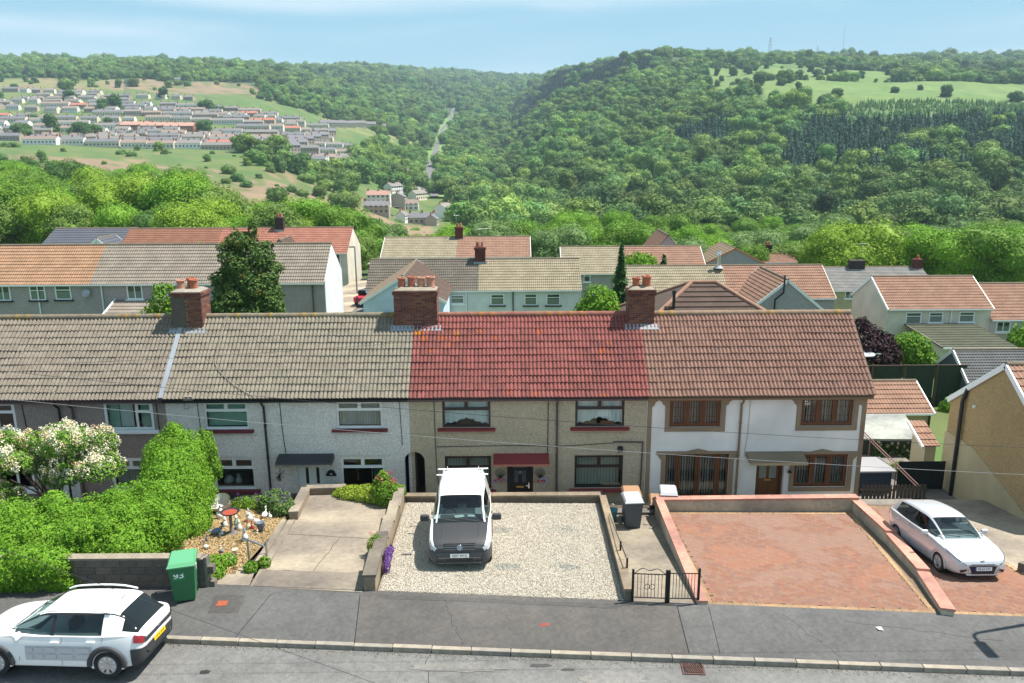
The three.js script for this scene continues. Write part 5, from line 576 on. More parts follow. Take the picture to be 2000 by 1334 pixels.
// --- white crossover at the kerb, two wheels on the pavement
{
  const c = thing('crossover_car', 'white compact crossover with grey door pads parked at the kerb', 'car', [-10.1, 0.055, -16.12], Math.PI - 0.049); c.scale.setScalar(0.97); c.rotation.order = 'YXZ'; c.rotation.x = 0.07;
  const pt = paint(lin(0.82, 0.82, 0.83)), pad = mat(lin(0.5, 0.49, 0.51), { roughness: 0.6 });
  const L = new Loft([[2.08, 0.4, 0.62, 0.7, 0.5, 0.4], [2.02, 0.28, 0.74, 0.8, 0.7, 0.56], [1.8, 0.24, 0.84, 0.91, 0.8, 0.66], [1.45, 0.22, 0.91, 0.99, 0.85, 0.72], [1.0, 0.22, 0.95, 1.03, 0.865, 0.75], [0.6, 0.22, 0.97, 1.02, 0.865, 0.78], [0, 0.22, 0.98, 1.0, 0.865, 0.79], [-1, 0.22, 0.99, 1.01, 0.865, 0.79], [-1.6, 0.23, 1.0, 1.03, 0.85, 0.76], [-1.92, 0.27, 1.0, 1.04, 0.79, 0.68], [-2.05, 0.34, 0.94, 1.0, 0.72, 0.6], [-2.1, 0.46, 0.86, 0.92, 0.6, 0.5]], bodyKey); L.arch = [[1.28, 0.33, 0.385], [-1.315, 0.33, 0.385]];
  mesh('body', [...L.both(0, L.n, 0, 1, 0, 110, 40), poly([0, 0.2, 0.5, 0.7, 0.85, 1].map((t) => L.P(L.n, t, 1)).concat([1, 0.85, 0.7, 0.5, 0.2, 0].map((t) => L.P(L.n, t, -1))), [[11, 10, 9, 8, 7, 6, 5, 4, 3, 2, 1, 0]])], pt, c);
  const T = new Loft([[1.02, 0.985, 1.01, 0.72, 0.6], [0.34, 0.99, 1.38, 0.79, 0.56], [-0.1, 0.995, 1.46, 0.81, 0.58], [-1.0, 1.0, 1.475, 0.81, 0.585], [-1.5, 1.0, 1.42, 0.78, 0.55], [-2.0, 1.0, 1.03, 0.68, 0.48]], topKey);
  mesh('roof', [...T.both(1, 4.05, 0.52, 1, 0, 26, 10)], pt, c); mesh('pillar', [...T.both(0, 1, 0.4, 0.56, 0.002, 10, 3), ...T.both(1, 4.05, 0.42, 0.52, 0, 24, 2), ...T.both(1.9, 2.02, 0, 0.43, 0.004, 2, 4)], M.black, c);
  mesh('windscreen', T.both(0.03, 1, 0.56, 1, 0, 10, 8), carGlass, c); each('side_window', T.both(0.3, 3.35, 0.02, 0.42, 0, 24, 6), sideGlass, c); each('rear_pillar', T.both(3.35, 4.25, 0, 0.45, 0.004, 8, 6), pt, c); mesh('rear_window', [...T.both(4.05, 4.9, 0.45, 1, 0.002, 8, 8), ...T.both(4.25, 4.9, 0.12, 0.45, 0.002, 6, 5)], darkGlass, c); mesh('tail_panel', [...T.both(4.9, 5, 0, 1, 0, 3, 10), ...T.both(4.25, 5, 0, 0.12, 0.003, 6, 3)], pt, c);
  interior(c, -1.3, 0.9, 0.68, 0.32, 0.99, 1, [-0.1, -0.95]);
  each('roof_rail', [-1, 1].map((s) => tube([V(0.35, 1.4, s * 0.62), V(0.2, 1.46, s * 0.62), V(-0.4, 1.515, s * 0.625), V(-1.0, 1.51, s * 0.62), V(-1.35, 1.46, s * 0.6)], 0.022, 24, 8)), pt, c);
  const padOne = (s) => { const g = [L.patch(5.1, 7.0, 0.4, 0.545, s, 0.01, 24, 6)]; for (let i = 0; i < 5; i++) { g.push(L.patch(5.15 + i * 0.37, 5.15 + i * 0.37 + 0.3, 0.415, 0.465, s, 0.022, 5, 3), L.patch(5.15 + i * 0.37, 5.15 + i * 0.37 + 0.3, 0.482, 0.53, s, 0.022, 5, 3)); } return g; };
  mesh('door_pad', padOne(1), pad, c); mesh('door_pad', padOne(-1), pad, c);
  each('door_handle', [-1, 1].flatMap((s) => [rbox(0.2, 0.04, 0.04, 0.014, -0.15, 0.86, s * 0.878), rbox(0.2, 0.04, 0.04, 0.014, -0.98, 0.88, s * 0.875)]), pt, c); each('door_seam', [-1, 1].flatMap((s) => [bar(V(0.7, 0.4, s * 0.868), V(0.74, 0.95, s * 0.84), 0.004, 4), bar(V(-0.28, 0.3, s * 0.87), V(-0.3, 0.98, s * 0.85), 0.004, 4), bar(V(-1.15, 0.5, s * 0.862), V(-1.25, 0.99, s * 0.845), 0.004, 4)]), M.black, c);
  each('sill_trim', [...L.both(4.35, 6.85, 0.16, 0.3, 0.01, 30, 4)], plastic, c); mesh('rear_bumper', [...L.both(8.7, 11, 0.0, 0.5, 0.016, 16, 12), poly([0, 0.2, 0.4, 0.5].map((t) => L.P(L.n, t, 1)).concat([0.5, 0.4, 0.2, 0].map((t) => L.P(L.n, t, -1))), [[7, 6, 5, 4, 3, 2, 1, 0]]).translate(-0.016, 0, 0)], plastic, c);
  mesh('tail_strip', [...L.both(9.75, 11, 0.58, 0.76, 0.014, 6, 4), poly([0.58, 0.68, 0.76].map((t) => L.P(L.n, t, 1)).concat([0.76, 0.68, 0.58].map((t) => L.P(L.n, t, -1))), [[5, 4, 3, 2, 1, 0]]).translate(-0.014, 0, 0)], plastic, c); each('tail_light', L.both(9.0, 10.5, 0.57, 0.73, 0.022, 6, 4), tailRed, c); mesh('badge', [bx(-2.122, -2.117, 0.84, 0.86, -0.06, 0.06), bar(V(-2.125, 0.86, -0.05), V(-2.125, 0.9, 0), 0.007, 4), bar(V(-2.125, 0.9, 0), V(-2.125, 0.86, 0.05), 0.007, 4)], M.chrome, c);
  mesh('plate_recess', rbox(0.03, 0.18, 0.62, 0.01, -2.1, 0.66, 0), pt, c); plate(c, 'CV16 HXB', '#f2c500', [-2.125, 0.66, 0], [-0.12, -Math.PI / 2, 0]);
  mirrors(c, 0.66, 1.02, 0.8, pt); mesh('aerial', bar(V(-1.25, 1.47, 0), V(-1.38, 1.6, 0), 0.01), M.black, c); each('wiper', [bar(V(1.0, 1.02, -0.45), V(0.9, 1.08, 0.15), 0.014), bar(V(1.0, 1.02, 0.05), V(0.9, 1.08, 0.58), 0.014)], plastic, c); each('headlight', L.both(1.1, 2.2, 0.55, 0.68, 0.01, 6, 4), lampGlass, c); mesh('front_bumper', L.both(0, 2.2, 0.05, 0.42, 0.012, 16, 8), plastic, c);
  ring(c, 1.28, 0.33, 0.402, 0.872, plastic, 0.13); ring(c, -1.315, 0.33, 0.402, 0.872, plastic, 0.13); liners(c, [1.28, -1.315], 0.37, 0.74); for (const x of [1.28, -1.315]) for (const z of [-0.765, 0.765]) wheel(c, x, z, 0.33, 8, alloy);
}

// ------------------------------------------------------------------ houses behind the terrace
function rollRoof(x0, x1, y0, z0, y1, z1, courses, pitch = 0.16, over = 0.04) {   // stepped and rolled tile surface from eaves (y0, z0) up to ridge (y1, z1)
  const P = [], n = Math.max(2, Math.round((x1 - x0) / pitch)), L = Math.hypot(y1 - y0, z1 - z0), sy = (y1 - y0) / L, sz = (z1 - z0) / L, ny = -sz * Math.sign(-sz * 1 || 1), up = [0, Math.abs(sz), sz > 0 ? -sy : sy];
  const pt = (x, s, h) => [x, y0 + sy * s + up[1] * h, z0 + sz * s + up[2] * h];
  for (let c = 0; c < courses; c++) { const s0 = L * c / courses, s1 = L * (c + 1) / courses + 0.02; for (let i = 0; i < n * 2; i++) { const xa = lerp(x0, x1, i / (n * 2)), xb = lerp(x0, x1, (i + 1) / (n * 2)), ha = i % 2 ? 0.035 : 0, hb = i % 2 ? 0 : 0.035; const a = pt(xa, s0, ha + over), b = pt(xb, s0, hb + over), d = pt(xb, s1, hb), e = pt(xa, s1, ha), f = pt(xa, s0, ha - 0.01), g = pt(xb, s0, hb - 0.01); P.push(...a, ...b, ...d, ...a, ...d, ...e, ...f, ...g, ...b, ...f, ...b, ...a); } }
  const g = new THREE.BufferGeometry(); g.setAttribute('position', new THREE.Float32BufferAttribute(P, 3)); g.computeVertexNormals(); return g;
}
const backWin = (par, x0, x1, y0, y1, z, fm, sill, turn) => { const w = sub('window', par), t = 0.08, f = []; f.push(bx(x0, x1, y0, y0 + t, z - 0.02, z + 0.04), bx(x0, x1, y1 - t, y1, z - 0.02, z + 0.04), bx(x0, x0 + t, y0 + t, y1 - t, z - 0.02, z + 0.04), bx(x1 - t, x1, y0 + t, y1 - t, z - 0.02, z + 0.04)); if (turn === 'v') f.push(bx((x0 + x1) / 2 - 0.03, (x0 + x1) / 2 + 0.03, y0 + t, y1 - t, z - 0.02, z + 0.035)); else if (turn === 'three') { for (const k of [1, 2]) { const m = lerp(x0, x1, k / 3); f.push(bx(m - 0.05, m + 0.05, y0 + t, y1 - t, z - 0.02, z + 0.035)); } } else f.push(bx(x0 + t, x1 - t, lerp(y1, y0, 0.34) - 0.03, lerp(y1, y0, 0.34) + 0.03, z - 0.02, z + 0.035)); mesh('frame', f, fm, w); mesh('pane', bx(x0 + t, x1 - t, y0 + t, y1 - t, z - 0.015, z + 0.005), phys(lin(0.035, 0.06, 0.055), { roughness: 0.06, clearcoat: 1 }), w); if (turn !== 'dark') mesh('blind', bx(x0 + t, x1 - t, lerp(y0, y1, 0.1), lerp(y0, y1, 0.55), z + 0.006, z + 0.008), mat(lin(0.16, 0.2, 0.16), { roughness: 0.4 }), w); if (sill) mesh('sill', bx(x0 - 0.12, x1 + 0.12, y0 - 0.1, y0, z, z + 0.14), sill, w); return w; };
function gable(o) {        // a gabled block: ridge along local x, front towards +z
  const t = thing(o.name ?? 'back_house', o.label, o.category ?? 'house', [o.x, o.y, o.z], o.ry ?? 0, o.group), { w, d, he, hr, wall } = o, ov = o.over ?? 0.2, hw = w / 2;
  mesh('wall', prism([[-d / 2, 0], [d / 2, 0], [d / 2, he], [0, hr - 0.06], [-d / 2, he]], w).rotateY(Math.PI / 2).translate(-hw, 0, 0), wall, t);
  const rise = (hr - he) / (d / 2), ey = he - rise * ov, n = o.courses ?? 12; let sections = o.roof.isMaterial ? [[0, 1, o.roof]] : o.roof;
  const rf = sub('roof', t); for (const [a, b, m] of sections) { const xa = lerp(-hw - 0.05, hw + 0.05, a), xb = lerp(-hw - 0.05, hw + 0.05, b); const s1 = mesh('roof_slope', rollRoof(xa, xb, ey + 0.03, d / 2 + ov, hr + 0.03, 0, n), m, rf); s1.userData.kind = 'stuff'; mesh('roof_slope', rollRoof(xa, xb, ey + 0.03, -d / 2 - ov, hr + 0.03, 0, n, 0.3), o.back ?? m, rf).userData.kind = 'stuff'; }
  mesh('ridge', new THREE.CylinderGeometry(0.11, 0.11, w + 0.1, 8, 1).rotateZ(Math.PI / 2).translate(0, hr + 0.02, 0), o.ridge ?? tileM(0.24, 0.19, 0.14), rf);
  if (o.sunlitGable) mesh('sunlit_gable_sheet', prism([[-d / 2, 0], [d / 2, 0], [d / 2, he], [0, hr - 0.08], [-d / 2, he]], 0.06).rotateY(Math.PI / 2).translate(hw + 0.002, 0, 0), o.sunlitGable, t);  // white slab paints the sunlit brightness onto the right-hand gable
  if (o.barge) for (const s of [-1, 1]) mesh('bargeboard', [-1, 1].map((k) => { const L = Math.hypot(d / 2 + ov, hr - ey); return box(0.05, 0.2, L, 0, 0, 0, 0, k * Math.atan2(hr - ey, d / 2 + ov)).translate(s * (hw + 0.06), (hr + ey) / 2 - 0.03, k * (d / 2 + ov) / 2); }), o.barge, rf);
  mesh('gutter', [bx(-hw, hw, ey - 0.06, ey + 0.03, d / 2 + ov - 0.02, d / 2 + ov + 0.08)], o.gutter ?? M.whitePvc, t);
  for (const [x, y0, y1, m] of o.pipes ?? []) mesh('downpipe', bar(V(x, y1, d / 2 + 0.08), V(x, y0, d / 2 + 0.08), 0.05), m, t);
  for (const [x0, x1, y0, y1, s, style] of o.wins ?? []) backWin(t, x0, x1, y0, y1, d / 2 + 0.01, M.whitePvc, s, style);
  for (const [z0, z1, y0, y1, style] of o.leftWins ?? []) { const w2 = backWin(t, z0, z1, y0, y1, 0.01, M.whitePvc, null, style); w2.rotation.y = -Math.PI / 2; w2.position.set(-hw, 0, 0); }
  for (const [x, z, cw, cd, ch, m, pots] of o.chim ?? []) { const c = sub('chimney', t); mesh('stack', [bx(x - cw / 2, x + cw / 2, hr - 0.8, hr + ch, z - cd / 2, z + cd / 2), bx(x - cw / 2 - 0.06, x + cw / 2 + 0.06, hr + ch - 0.22, hr + ch - 0.06, z - cd / 2 - 0.06, z + cd / 2 + 0.06)], m, c); for (let i = 0; i < pots; i++) mesh('chimney_pot', cyl(0.16, 0.13, 0.4, x + (i - (pots - 1) / 2) * 0.38, hr + ch, z, 10), i % 2 ? M.potPale : M.pot, c); mesh('flashing', bx(x - cw / 2 - 0.1, x + cw / 2 + 0.1, hr - 0.45, hr - 0.12, z + 0.3, z + cd / 2 + 0.04), M.lead, c); }
  return t;
}
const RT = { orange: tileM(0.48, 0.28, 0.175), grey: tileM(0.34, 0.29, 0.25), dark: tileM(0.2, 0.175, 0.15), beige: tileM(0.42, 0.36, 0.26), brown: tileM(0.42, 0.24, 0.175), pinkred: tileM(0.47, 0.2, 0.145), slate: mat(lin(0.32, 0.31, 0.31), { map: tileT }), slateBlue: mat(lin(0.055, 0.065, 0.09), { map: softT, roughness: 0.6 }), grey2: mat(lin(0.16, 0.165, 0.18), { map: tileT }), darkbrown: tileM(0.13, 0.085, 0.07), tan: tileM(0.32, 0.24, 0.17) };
const RW = { mauve: dash(lin(0.46, 0.39, 0.4)), white: soft(lin(0.75, 0.76, 0.79)), blue: soft(lin(0.55, 0.68, 0.82)), cream: soft(lin(0.72, 0.65, 0.55)), grey: dash(lin(0.45, 0.42, 0.44)), pinkish: soft(lin(0.56, 0.5, 0.52)), stone: mat(lin(0.3, 0.26, 0.21), { map: stainT }), creamD: soft(lin(0.52, 0.45, 0.31)), blueGrey: soft(lin(0.1, 0.13, 0.15)) };
const darkSill = mat(lin(0.02, 0.022, 0.035)), stackBrick = mat(lin(0.2, 0.06, 0.04), { map: stainT }), stackDark = mat(lin(0.07, 0.055, 0.05), { map: stainT });
const rel = (l, cx, base) => l.map(([a, b, c, d, ...r]) => [a - cx, b - cx, c - base, d - base, ...r]);
gable({ label: 'long mauve rendered terrace with orange and grey roof behind the conifer', x: -26, y: -2, z: -57, w: 26.2, d: 5.6, he: 4.65, hr: 6.87, wall: RW.mauve, roof: [[0, 0.388, RT.orange], [0.388, 1, RT.grey]], wins: rel([[-35.55, -34.52, 1.41, 2.45, darkSill, 'v'], [-33.19, -32.11, 1.43, 2.45, darkSill], [-31.43, -30.34, 1.46, 2.47, darkSill], [-26.49, -25.42, 1.46, 2.45, M.whitePvc, 'v'], [-24.69, -23.68, 1.49, 2.45, M.whitePvc, 'v'], [-24.4, -23.2, -0.8, 0.5, M.whitePvc]], -26, -2), pipes: [[-6.6, 0, 4.5, M.whitePvc], [-2.2, 0, 4.5, M.whitePvc], [12.3, 0, 4.5, M.plum]], sunlitGable: RW.white });
{ const t = thing('lean_to_roof', 'small tiled lean-to porch under the orange and grey roofed terrace', 'porch', [-25.5, -2, -52.5]); mesh('wall', bx(-1.6, 1.6, 0, 2.4, -1.6, 1), RW.mauve, t); mesh('roof', rollRoof(-1.8, 1.8, 2.35, 1.3, 3.4, -1.7, 7), RT.grey, t).userData.kind = 'stuff'; mesh('bargeboard', box(0.06, 0.2, 3.3, -1.85, 2.9, -0.2, 0, 0.34), M.whitePvc, t); }
gable({ label: 'pale semi detached pair with dark and beige roof beyond the wide brick chimney', x: -3, y: -4.1, z: -65, w: 17.0, d: 5.6, he: 4.75, hr: 6.72, wall: RW.white, roof: [[0, 0.52, RT.dark], [0.52, 1, RT.beige]], wins: rel([[-4.85, -3.76, -0.52, 0.18, M.whitePvc], [-1.68, -0.59, -0.66, 0.24, darkSill], [1.0, 2.01, -0.68, 0.27, darkSill], [2.74, 3.84, -0.69, 0.26, darkSill]], -3, -4.1), pipes: [[3.1, 0, 4.6, M.black], [-0.6, 0, 4.6, M.whitePvc]], chim: [[0.45, 0.1, 0.85, 0.8, 1.05, stackBrick, 2]] });
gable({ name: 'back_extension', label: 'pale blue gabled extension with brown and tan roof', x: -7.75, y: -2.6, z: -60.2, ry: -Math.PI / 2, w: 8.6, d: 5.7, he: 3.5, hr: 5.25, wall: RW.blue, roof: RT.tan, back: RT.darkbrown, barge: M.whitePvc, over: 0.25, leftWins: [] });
{ const t = thing('back_porch', 'pale blue glazed porch front with white frames on the blue extension', 'porch', [-9.2, -2.6, -55.7]); backWin(t, 0, 0.7, 1.7, 2.75, 0, M.whitePvc, null, 'dark'); backWin(t, 3.2, 3.9, 1.6, 2.9, 0, M.whitePvc, null, 'v'); }
gable({ label: 'grey rendered pair with beige and brown roof and metal flue', x: 17.3, y: -4.9, z: -65.5, w: 16.6, d: 6.6, he: 4.75, hr: 6.8, wall: RW.grey, roof: [[0, 0.5, RT.beige], [0.5, 1, RT.brown]], wins: [[-6.4, -5.2, 3.4, 4.5, M.whitePvc], [-3, -1.9, 3.4, 4.5, M.whitePvc]], barge: RW.cream });
{ const t = thing('flue', 'shiny steel flue on the beige and brown roof', 'flue', [17.0, 1.8, -65]); mesh('pipe', cyl(0.13, 0.13, 1.1, 0, 0, 0, 12), M.chrome, t); mesh('cowl', cyl(0.2, 0.16, 0.18, 0, 1.15, 0, 12), M.chrome, t); mesh('collar', cyl(0.4, 0.2, 0.2, 0, 0, 0, 12), M.lead, t); }
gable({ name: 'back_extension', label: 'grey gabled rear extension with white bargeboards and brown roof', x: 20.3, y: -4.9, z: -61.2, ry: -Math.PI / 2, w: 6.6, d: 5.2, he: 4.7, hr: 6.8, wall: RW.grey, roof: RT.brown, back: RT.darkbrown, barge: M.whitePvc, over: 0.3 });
{ const t = thing('soil_pipe', 'dark soil pipe on the grey gabled extension', 'pipe', [19.4, -4.9, -57.75]); mesh('pipe', [bar(V(0, 0, 0), V(0, 5.4, 0), 0.06), bar(V(0, 5.4, 0), V(0.6, 5.9, 0), 0.06), bar(V(0.6, 5.9, 0), V(0.6, 7.2, 0), 0.06)], M.blackMatt, t); }
{ // hipped bungalow roof just behind the end house
  const t = thing('hipped_bungalow', 'brown hip roofed bungalow showing over the end house ridge', 'house', [11.2, -2.1, -46]), a = 5.2, b = 4.6, e = 3.2, r = 5.85; mesh('wall', bx(-a + 0.4, a - 0.4, 0, e, -b + 0.4, b - 0.4), RW.cream, t); const rf = sub('roof', t); const v = [[-a, e, b], [a, e, b], [a, e, -b], [-a, e, -b], [-0.7, r, 0], [0.7, r, 0]]; mesh('roof_slope', poly(v, [[0, 1, 5, 4], [1, 2, 5], [2, 3, 4, 5], [3, 0, 4]]), RT.darkbrown, rf); mesh('hip_tile', [[0, 4], [1, 5], [2, 5], [3, 4], [4, 5]].map(([i, j]) => bar(V(...v[i]), V(...v[j]), 0.13, 8)), RT.brown, rf);
  const bt = []; for (let k = 1; k < 12; k++) { const u = k / 12, y = lerp(e, r, u) + 0.03, xa = lerp(-a, -0.7, u), xb = lerp(a, 0.7, u), z = lerp(b, 0, u); bt.push(bar(V(xa, y, z), V(xb, y, z), 0.035, 5), bar(V(xb, y, z), V(xb, y, -z), 0.035, 5)); } mesh('course_edge', bt, RT.darkbrown, rf).userData.kind = 'stuff'; mesh('vent_pipe', [bar(V(-2.1, 4.2, 2), V(-2.1, 5.6, 2), 0.09), cyl(0.13, 0.1, 0.18, -2.1, 5.55, 2, 10)], M.black, t); }
gable({ label: 'cream house with brown roof and white verge behind the dark green fence', x: 32.9, y: -5.5, z: -63.3, w: 8.0, d: 6.4, he: 4.85, hr: 6.75, wall: RW.cream, roof: RT.brown, barge: M.whitePvc, wins: rel([[30.35, 31.56, -1.93, -1.0, M.whitePvc], [32.13, 33.22, -1.86, -1.01, M.whitePvc], [34.45, 35.63, -1.83, -0.98, M.whitePvc]], 32.9, -5.5), pipes: [[0.9, 3, 4.7, M.whitePvc]] });
gable({ label: 'pinkish house with brown roof stepping down beside the cream house', x: 41.5, y: -6.2, z: -63.2, w: 9.2, d: 6.4, he: 4.7, hr: 6.85, wall: RW.pinkish, roof: RT.brown, wins: rel([[37.35, 38.45, -2.58, -1.73, M.whitePvc, 'v']], 41.5, -6.2), pipes: [[-2, 0, 4.6, M.whitePvc]] });
{ const t = thing('lean_to_extension', 'cream lean-to extension with mossy grey green tiled roof', 'extension', [33.1, -5.5, -57]); mesh('wall', [bx(-2.5, 2.3, 0, 3.05, -2.8, 2.2)], RW.cream, t); mesh('roof', rollRoof(-2.75, 2.5, 3.12, 2.6, 3.6, -3, 10), mat(lin(0.14, 0.15, 0.1), { map: tileT }), t).userData.kind = 'stuff'; mesh('gutter', bx(-2.75, 2.5, 3.0, 3.1, 2.6, 2.7), M.whitePvc, t); mesh('coping', box(0.15, 0.1, 5.6, -2.8, 3.35, -0.2, 0, 0.08), M.block, t); }
gable({ name: 'back_garage', label: 'cream garage with brown tiled roof beside the end house', category: 'garage', x: 18.9, y: -4.2, z: -40.1, w: 4.4, d: 3.9, he: 2.62, hr: 3.6, wall: RW.creamD, roof: RT.brown, courses: 7, barge: M.whitePvc, wins: [[-0.95, 0.7, 1.85, 2.4, null, 'three']], pipes: [[2.1, 0, 2.5, M.black]] });
gable({ name: 'garden_room', label: 'dark blue grey garden room with grey roof and white window', category: 'garden room', x: 29.2, y: -4.7, z: -45.1, w: 6.8, d: 3.4, he: 3.2, hr: 4.5, wall: RW.blueGrey, roof: RT.grey2, barge: M.whitePvc, leftWins: [[-0.95, 1.1, 1.9, 3.05, 'three']] });
gable({ label: 'tan pebbledash gable end house with black downpipe and white verge', x: 22.3, y: -2.6, z: -26.85, w: 10, d: 6.3, he: 4.3, hr: 6.5, wall: dash(lin(0.5, 0.35, 0.17), 0.01), roof: RT.brown, barge: M.whitePvc, over: 0.12 });
{ const t = thing('gable_plinth', 'smooth cream lower wall sloping along the tan gable', 'wall', [17.3, 0, 0]); mesh('render_band', prism([[23.6, -0.2], [25.0, -0.62], [27.0, -0.52], [28.5, -0.35], [30.02, -0.2], [30.02, -2.6], [23.6, -2.6]].map(([a, b], i) => [[23.6, -0.95], [24.9, -0.78], [27.0, 0.0], [28.2, 0.35], [30.02, 0.35], [30.02, -2.6], [23.6, -2.6]][i]), 0.06).rotateY(Math.PI / 2).translate(-0.06, 0, 0), soft(lin(0.5, 0.42, 0.26)), t); mesh('downpipe', [bar(V(-0.12, 1.9, -29.0), V(-0.12, -2.5, -29.0), 0.075, 10), bar(V(-0.12, 1.9, -29.0), V(-0.05, 2.4, -28.9), 0.075, 10)], M.black, t); mesh('wall_light', rbox(0.12, 0.12, 0.1, 0.03, -0.06, 1.9, -28.3), M.whitePvc, t); }
{ const t = thing('back_porch', 'small red tiled porch on the rear corner of the tan house', 'porch', [16.95, -2.6, -30.9]); mesh('wall', bx(-0.1, 0.34, 0, 2.2, -0.8, 0.3), RW.creamD, t); mesh('roof', rollRoof(-0.35, 0.34, 2.15, 0.6, 2.75, -0.8, 4), RT.brown, t).userData.kind = 'stuff'; mesh('bargeboard', box(0.06, 0.12, 1.55, -0.37, 2.43, -0.1, 0, 0.41), M.whitePvc, t); }
// third row
gable({ label: 'red roofed house row with brown chimney beyond the conifer', x: -29.6, y: -3.6, z: -88, w: 24.4, d: 7.6, he: 4.5, hr: 6.75, wall: RW.cream, roof: [[0, 0.42, tileM(0.33, 0.15, 0.1)], [0.42, 1, RT.pinkred]], wins: rel([[-18.99, -18.13, -0.31, 0.78, M.whitePvc, 'v'], [-18.8, -18.1, -2.8, -1.3, M.whitePvc, 'v']], -29.6, -3.6), chim: [[4.3, 0.2, 0.9, 0.8, 1.2, stackDark, 2]], courses: 14 });
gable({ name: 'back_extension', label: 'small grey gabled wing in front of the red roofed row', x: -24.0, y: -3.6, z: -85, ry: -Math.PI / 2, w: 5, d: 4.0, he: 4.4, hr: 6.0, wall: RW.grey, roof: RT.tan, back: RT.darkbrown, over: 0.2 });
gable({ label: 'house with smooth blue black slate roof at the end of the red row', x: -46.8, y: -3.4, z: -90.5, w: 9.2, d: 7, he: 4.8, hr: 6.4, wall: RW.white, roof: RT.slateBlue, over: 0.3, courses: 8 });
gable({ name: 'back_extension', label: 'small slate gable with white edges on the blue black roof', x: -43.6, y: -3.4, z: -86, ry: -Math.PI / 2, w: 4, d: 3.4, he: 4.4, hr: 5.9, wall: RW.white, roof: RT.slateBlue, barge: M.whitePvc, courses: 6 });
gable({ label: 'house with white gable and tan roof left of the wood', x: -62, y: -3.2, z: -78, w: 18, d: 7, he: 5, hr: 7.4, wall: RW.white, roof: RT.tan });
gable({ label: 'low pair with beige and red brown roof and tall brick chimney', x: -6.2, y: -4.9, z: -92, w: 16.6, d: 7.6, he: 4.75, hr: 6.5, wall: RW.grey, roof: [[0, 0.5, RT.beige], [0.5, 1, RT.brown]], chim: [[0.2, 0.1, 0.9, 0.8, 1.2, stackBrick, 2]], barge: M.whitePvc });
gable({ label: 'grey house with brown roof behind the narrow cypress', x: 12.8, y: -6.0, z: -86, w: 15, d: 7.6, he: 4.85, hr: 7.1, wall: RW.grey, roof: [[0, 0.45, RT.beige], [0.45, 1, RT.brown]], barge: M.whitePvc, wins: rel([[7.5, 8.2, -2.1, -1.15, M.whitePvc, 'dark']], 12.8, -6.0), pipes: [[-1.2, 0, 4.7, M.whitePvc]] });
gable({ label: 'stone house with pale grey slate roof and two chimneys', x: 38, y: -7.4, z: -84, w: 10.8, d: 7.6, he: 4.65, hr: 6.4, wall: RW.creamD, roof: RT.slate, courses: 16, wins: rel([[34.03, 35.05, -3.66, -2.87, M.whitePvc, 'v']], 38, -7.4), chim: [[-1.5, 0.2, 1.5, 0.8, 0.8, stackDark, 0], [4.9, 0.2, 0.8, 0.7, 0.9, stackBrick, 1]] });
gable({ label: 'distant gabled house with orange edged roof among the trees', x: 28, y: -7.0, z: -103, ry: -Math.PI / 2, w: 7, d: 8, he: 4.2, hr: 6.2, wall: RW.grey, roof: RT.tan, barge: mat(lin(0.5, 0.2, 0.1)) });
gable({ label: 'distant low house with pinkish roof and dark chimney', x: 32.5, y: -7.2, z: -106, w: 9, d: 7, he: 4.2, hr: 5.2, wall: RW.grey, roof: RT.brown, chim: [[1.6, 0, 1, 0.8, 0.9, stackDark, 2]] });
gable({ label: 'small pointed brown gable peeping over the grey house roof', x: 17.6, y: -6, z: -93, ry: -Math.PI / 2, w: 7, d: 4, he: 5.6, hr: 7.9, wall: RW.grey, roof: RT.brown });
// back lane, lamp, small things
setting(flat([[-24, -60], [-6, -59.5], [-10, -80], [-18, -80]], -1.95, M.asphaltRoad, 'back_lane'), 'grey back lane'); setting(flat([[-17.5, -66], [-13.5, -66], [-13, -84], [-16.5, -84]], -2.0 + 0.12, mat(lin(0.5, 0.42, 0.32), { map: stainT }), 'back_pavement'), 'pale pavement beside the back lane');
{ const l = thing('street_lamp', 'grey street lamp beside the white gable in the back lane', 'street lamp', [-14.75, -2.4, -75]); mesh('post', cyl(0.09, 0.06, 4.9, 0, 0, 0, 10), M.steel, l); mesh('lamp_head', rbox(0.6, 0.14, 0.22, 0.05, -0.25, 4.95, 0), M.kerb, l);
  const b = thing('red_car', 'red car parked in the back lane beside the blue extension', 'car', [-12.6, -1.9, -70], 1.3); mesh('body', [rbox(3.8, 0.6, 1.6, 0.2, 0, 0.6, 0)], paint(lin(0.5, 0.02, 0.05)), b); mesh('cabin_glass', rbox(2.0, 0.5, 1.4, 0.2, -0.2, 1.1, 0), darkGlass, b); for (const x of [-1.2, 1.2]) for (const z of [-0.72, 0.72]) mesh('wheel', cyl(0.31, 0.31, 0.2, 0, -0.1, 0, 14).rotateX(Math.PI / 2).translate(x, 0.31, z), tyreM, b);
  for (let i = 0; i < 3; i++) { const p = thing('bollard', 'thin dark bollard along the pale back pavement', 'bollard', [-13.4 + i * 0.2, -2.0, -68 - i * 3], 0, 'bollards along the back pavement'); mesh('post', cyl(0.08, 0.06, 1.1, 0, 0, 0, 8), M.blackMatt, p); }
  const s = thing('garden_shed', 'small timber shed at the end of the back pavement', 'shed', [-13.8, -2.2, -84]); mesh('wall', bx(-1.2, 1.2, 0, 1.9, -1, 1), mat(lin(0.2, 0.1, 0.05), { map: woodT }), s); mesh('roof', bx(-1.3, 1.3, 1.9, 2.0, -1.1, 1.1), M.kerb, s); }

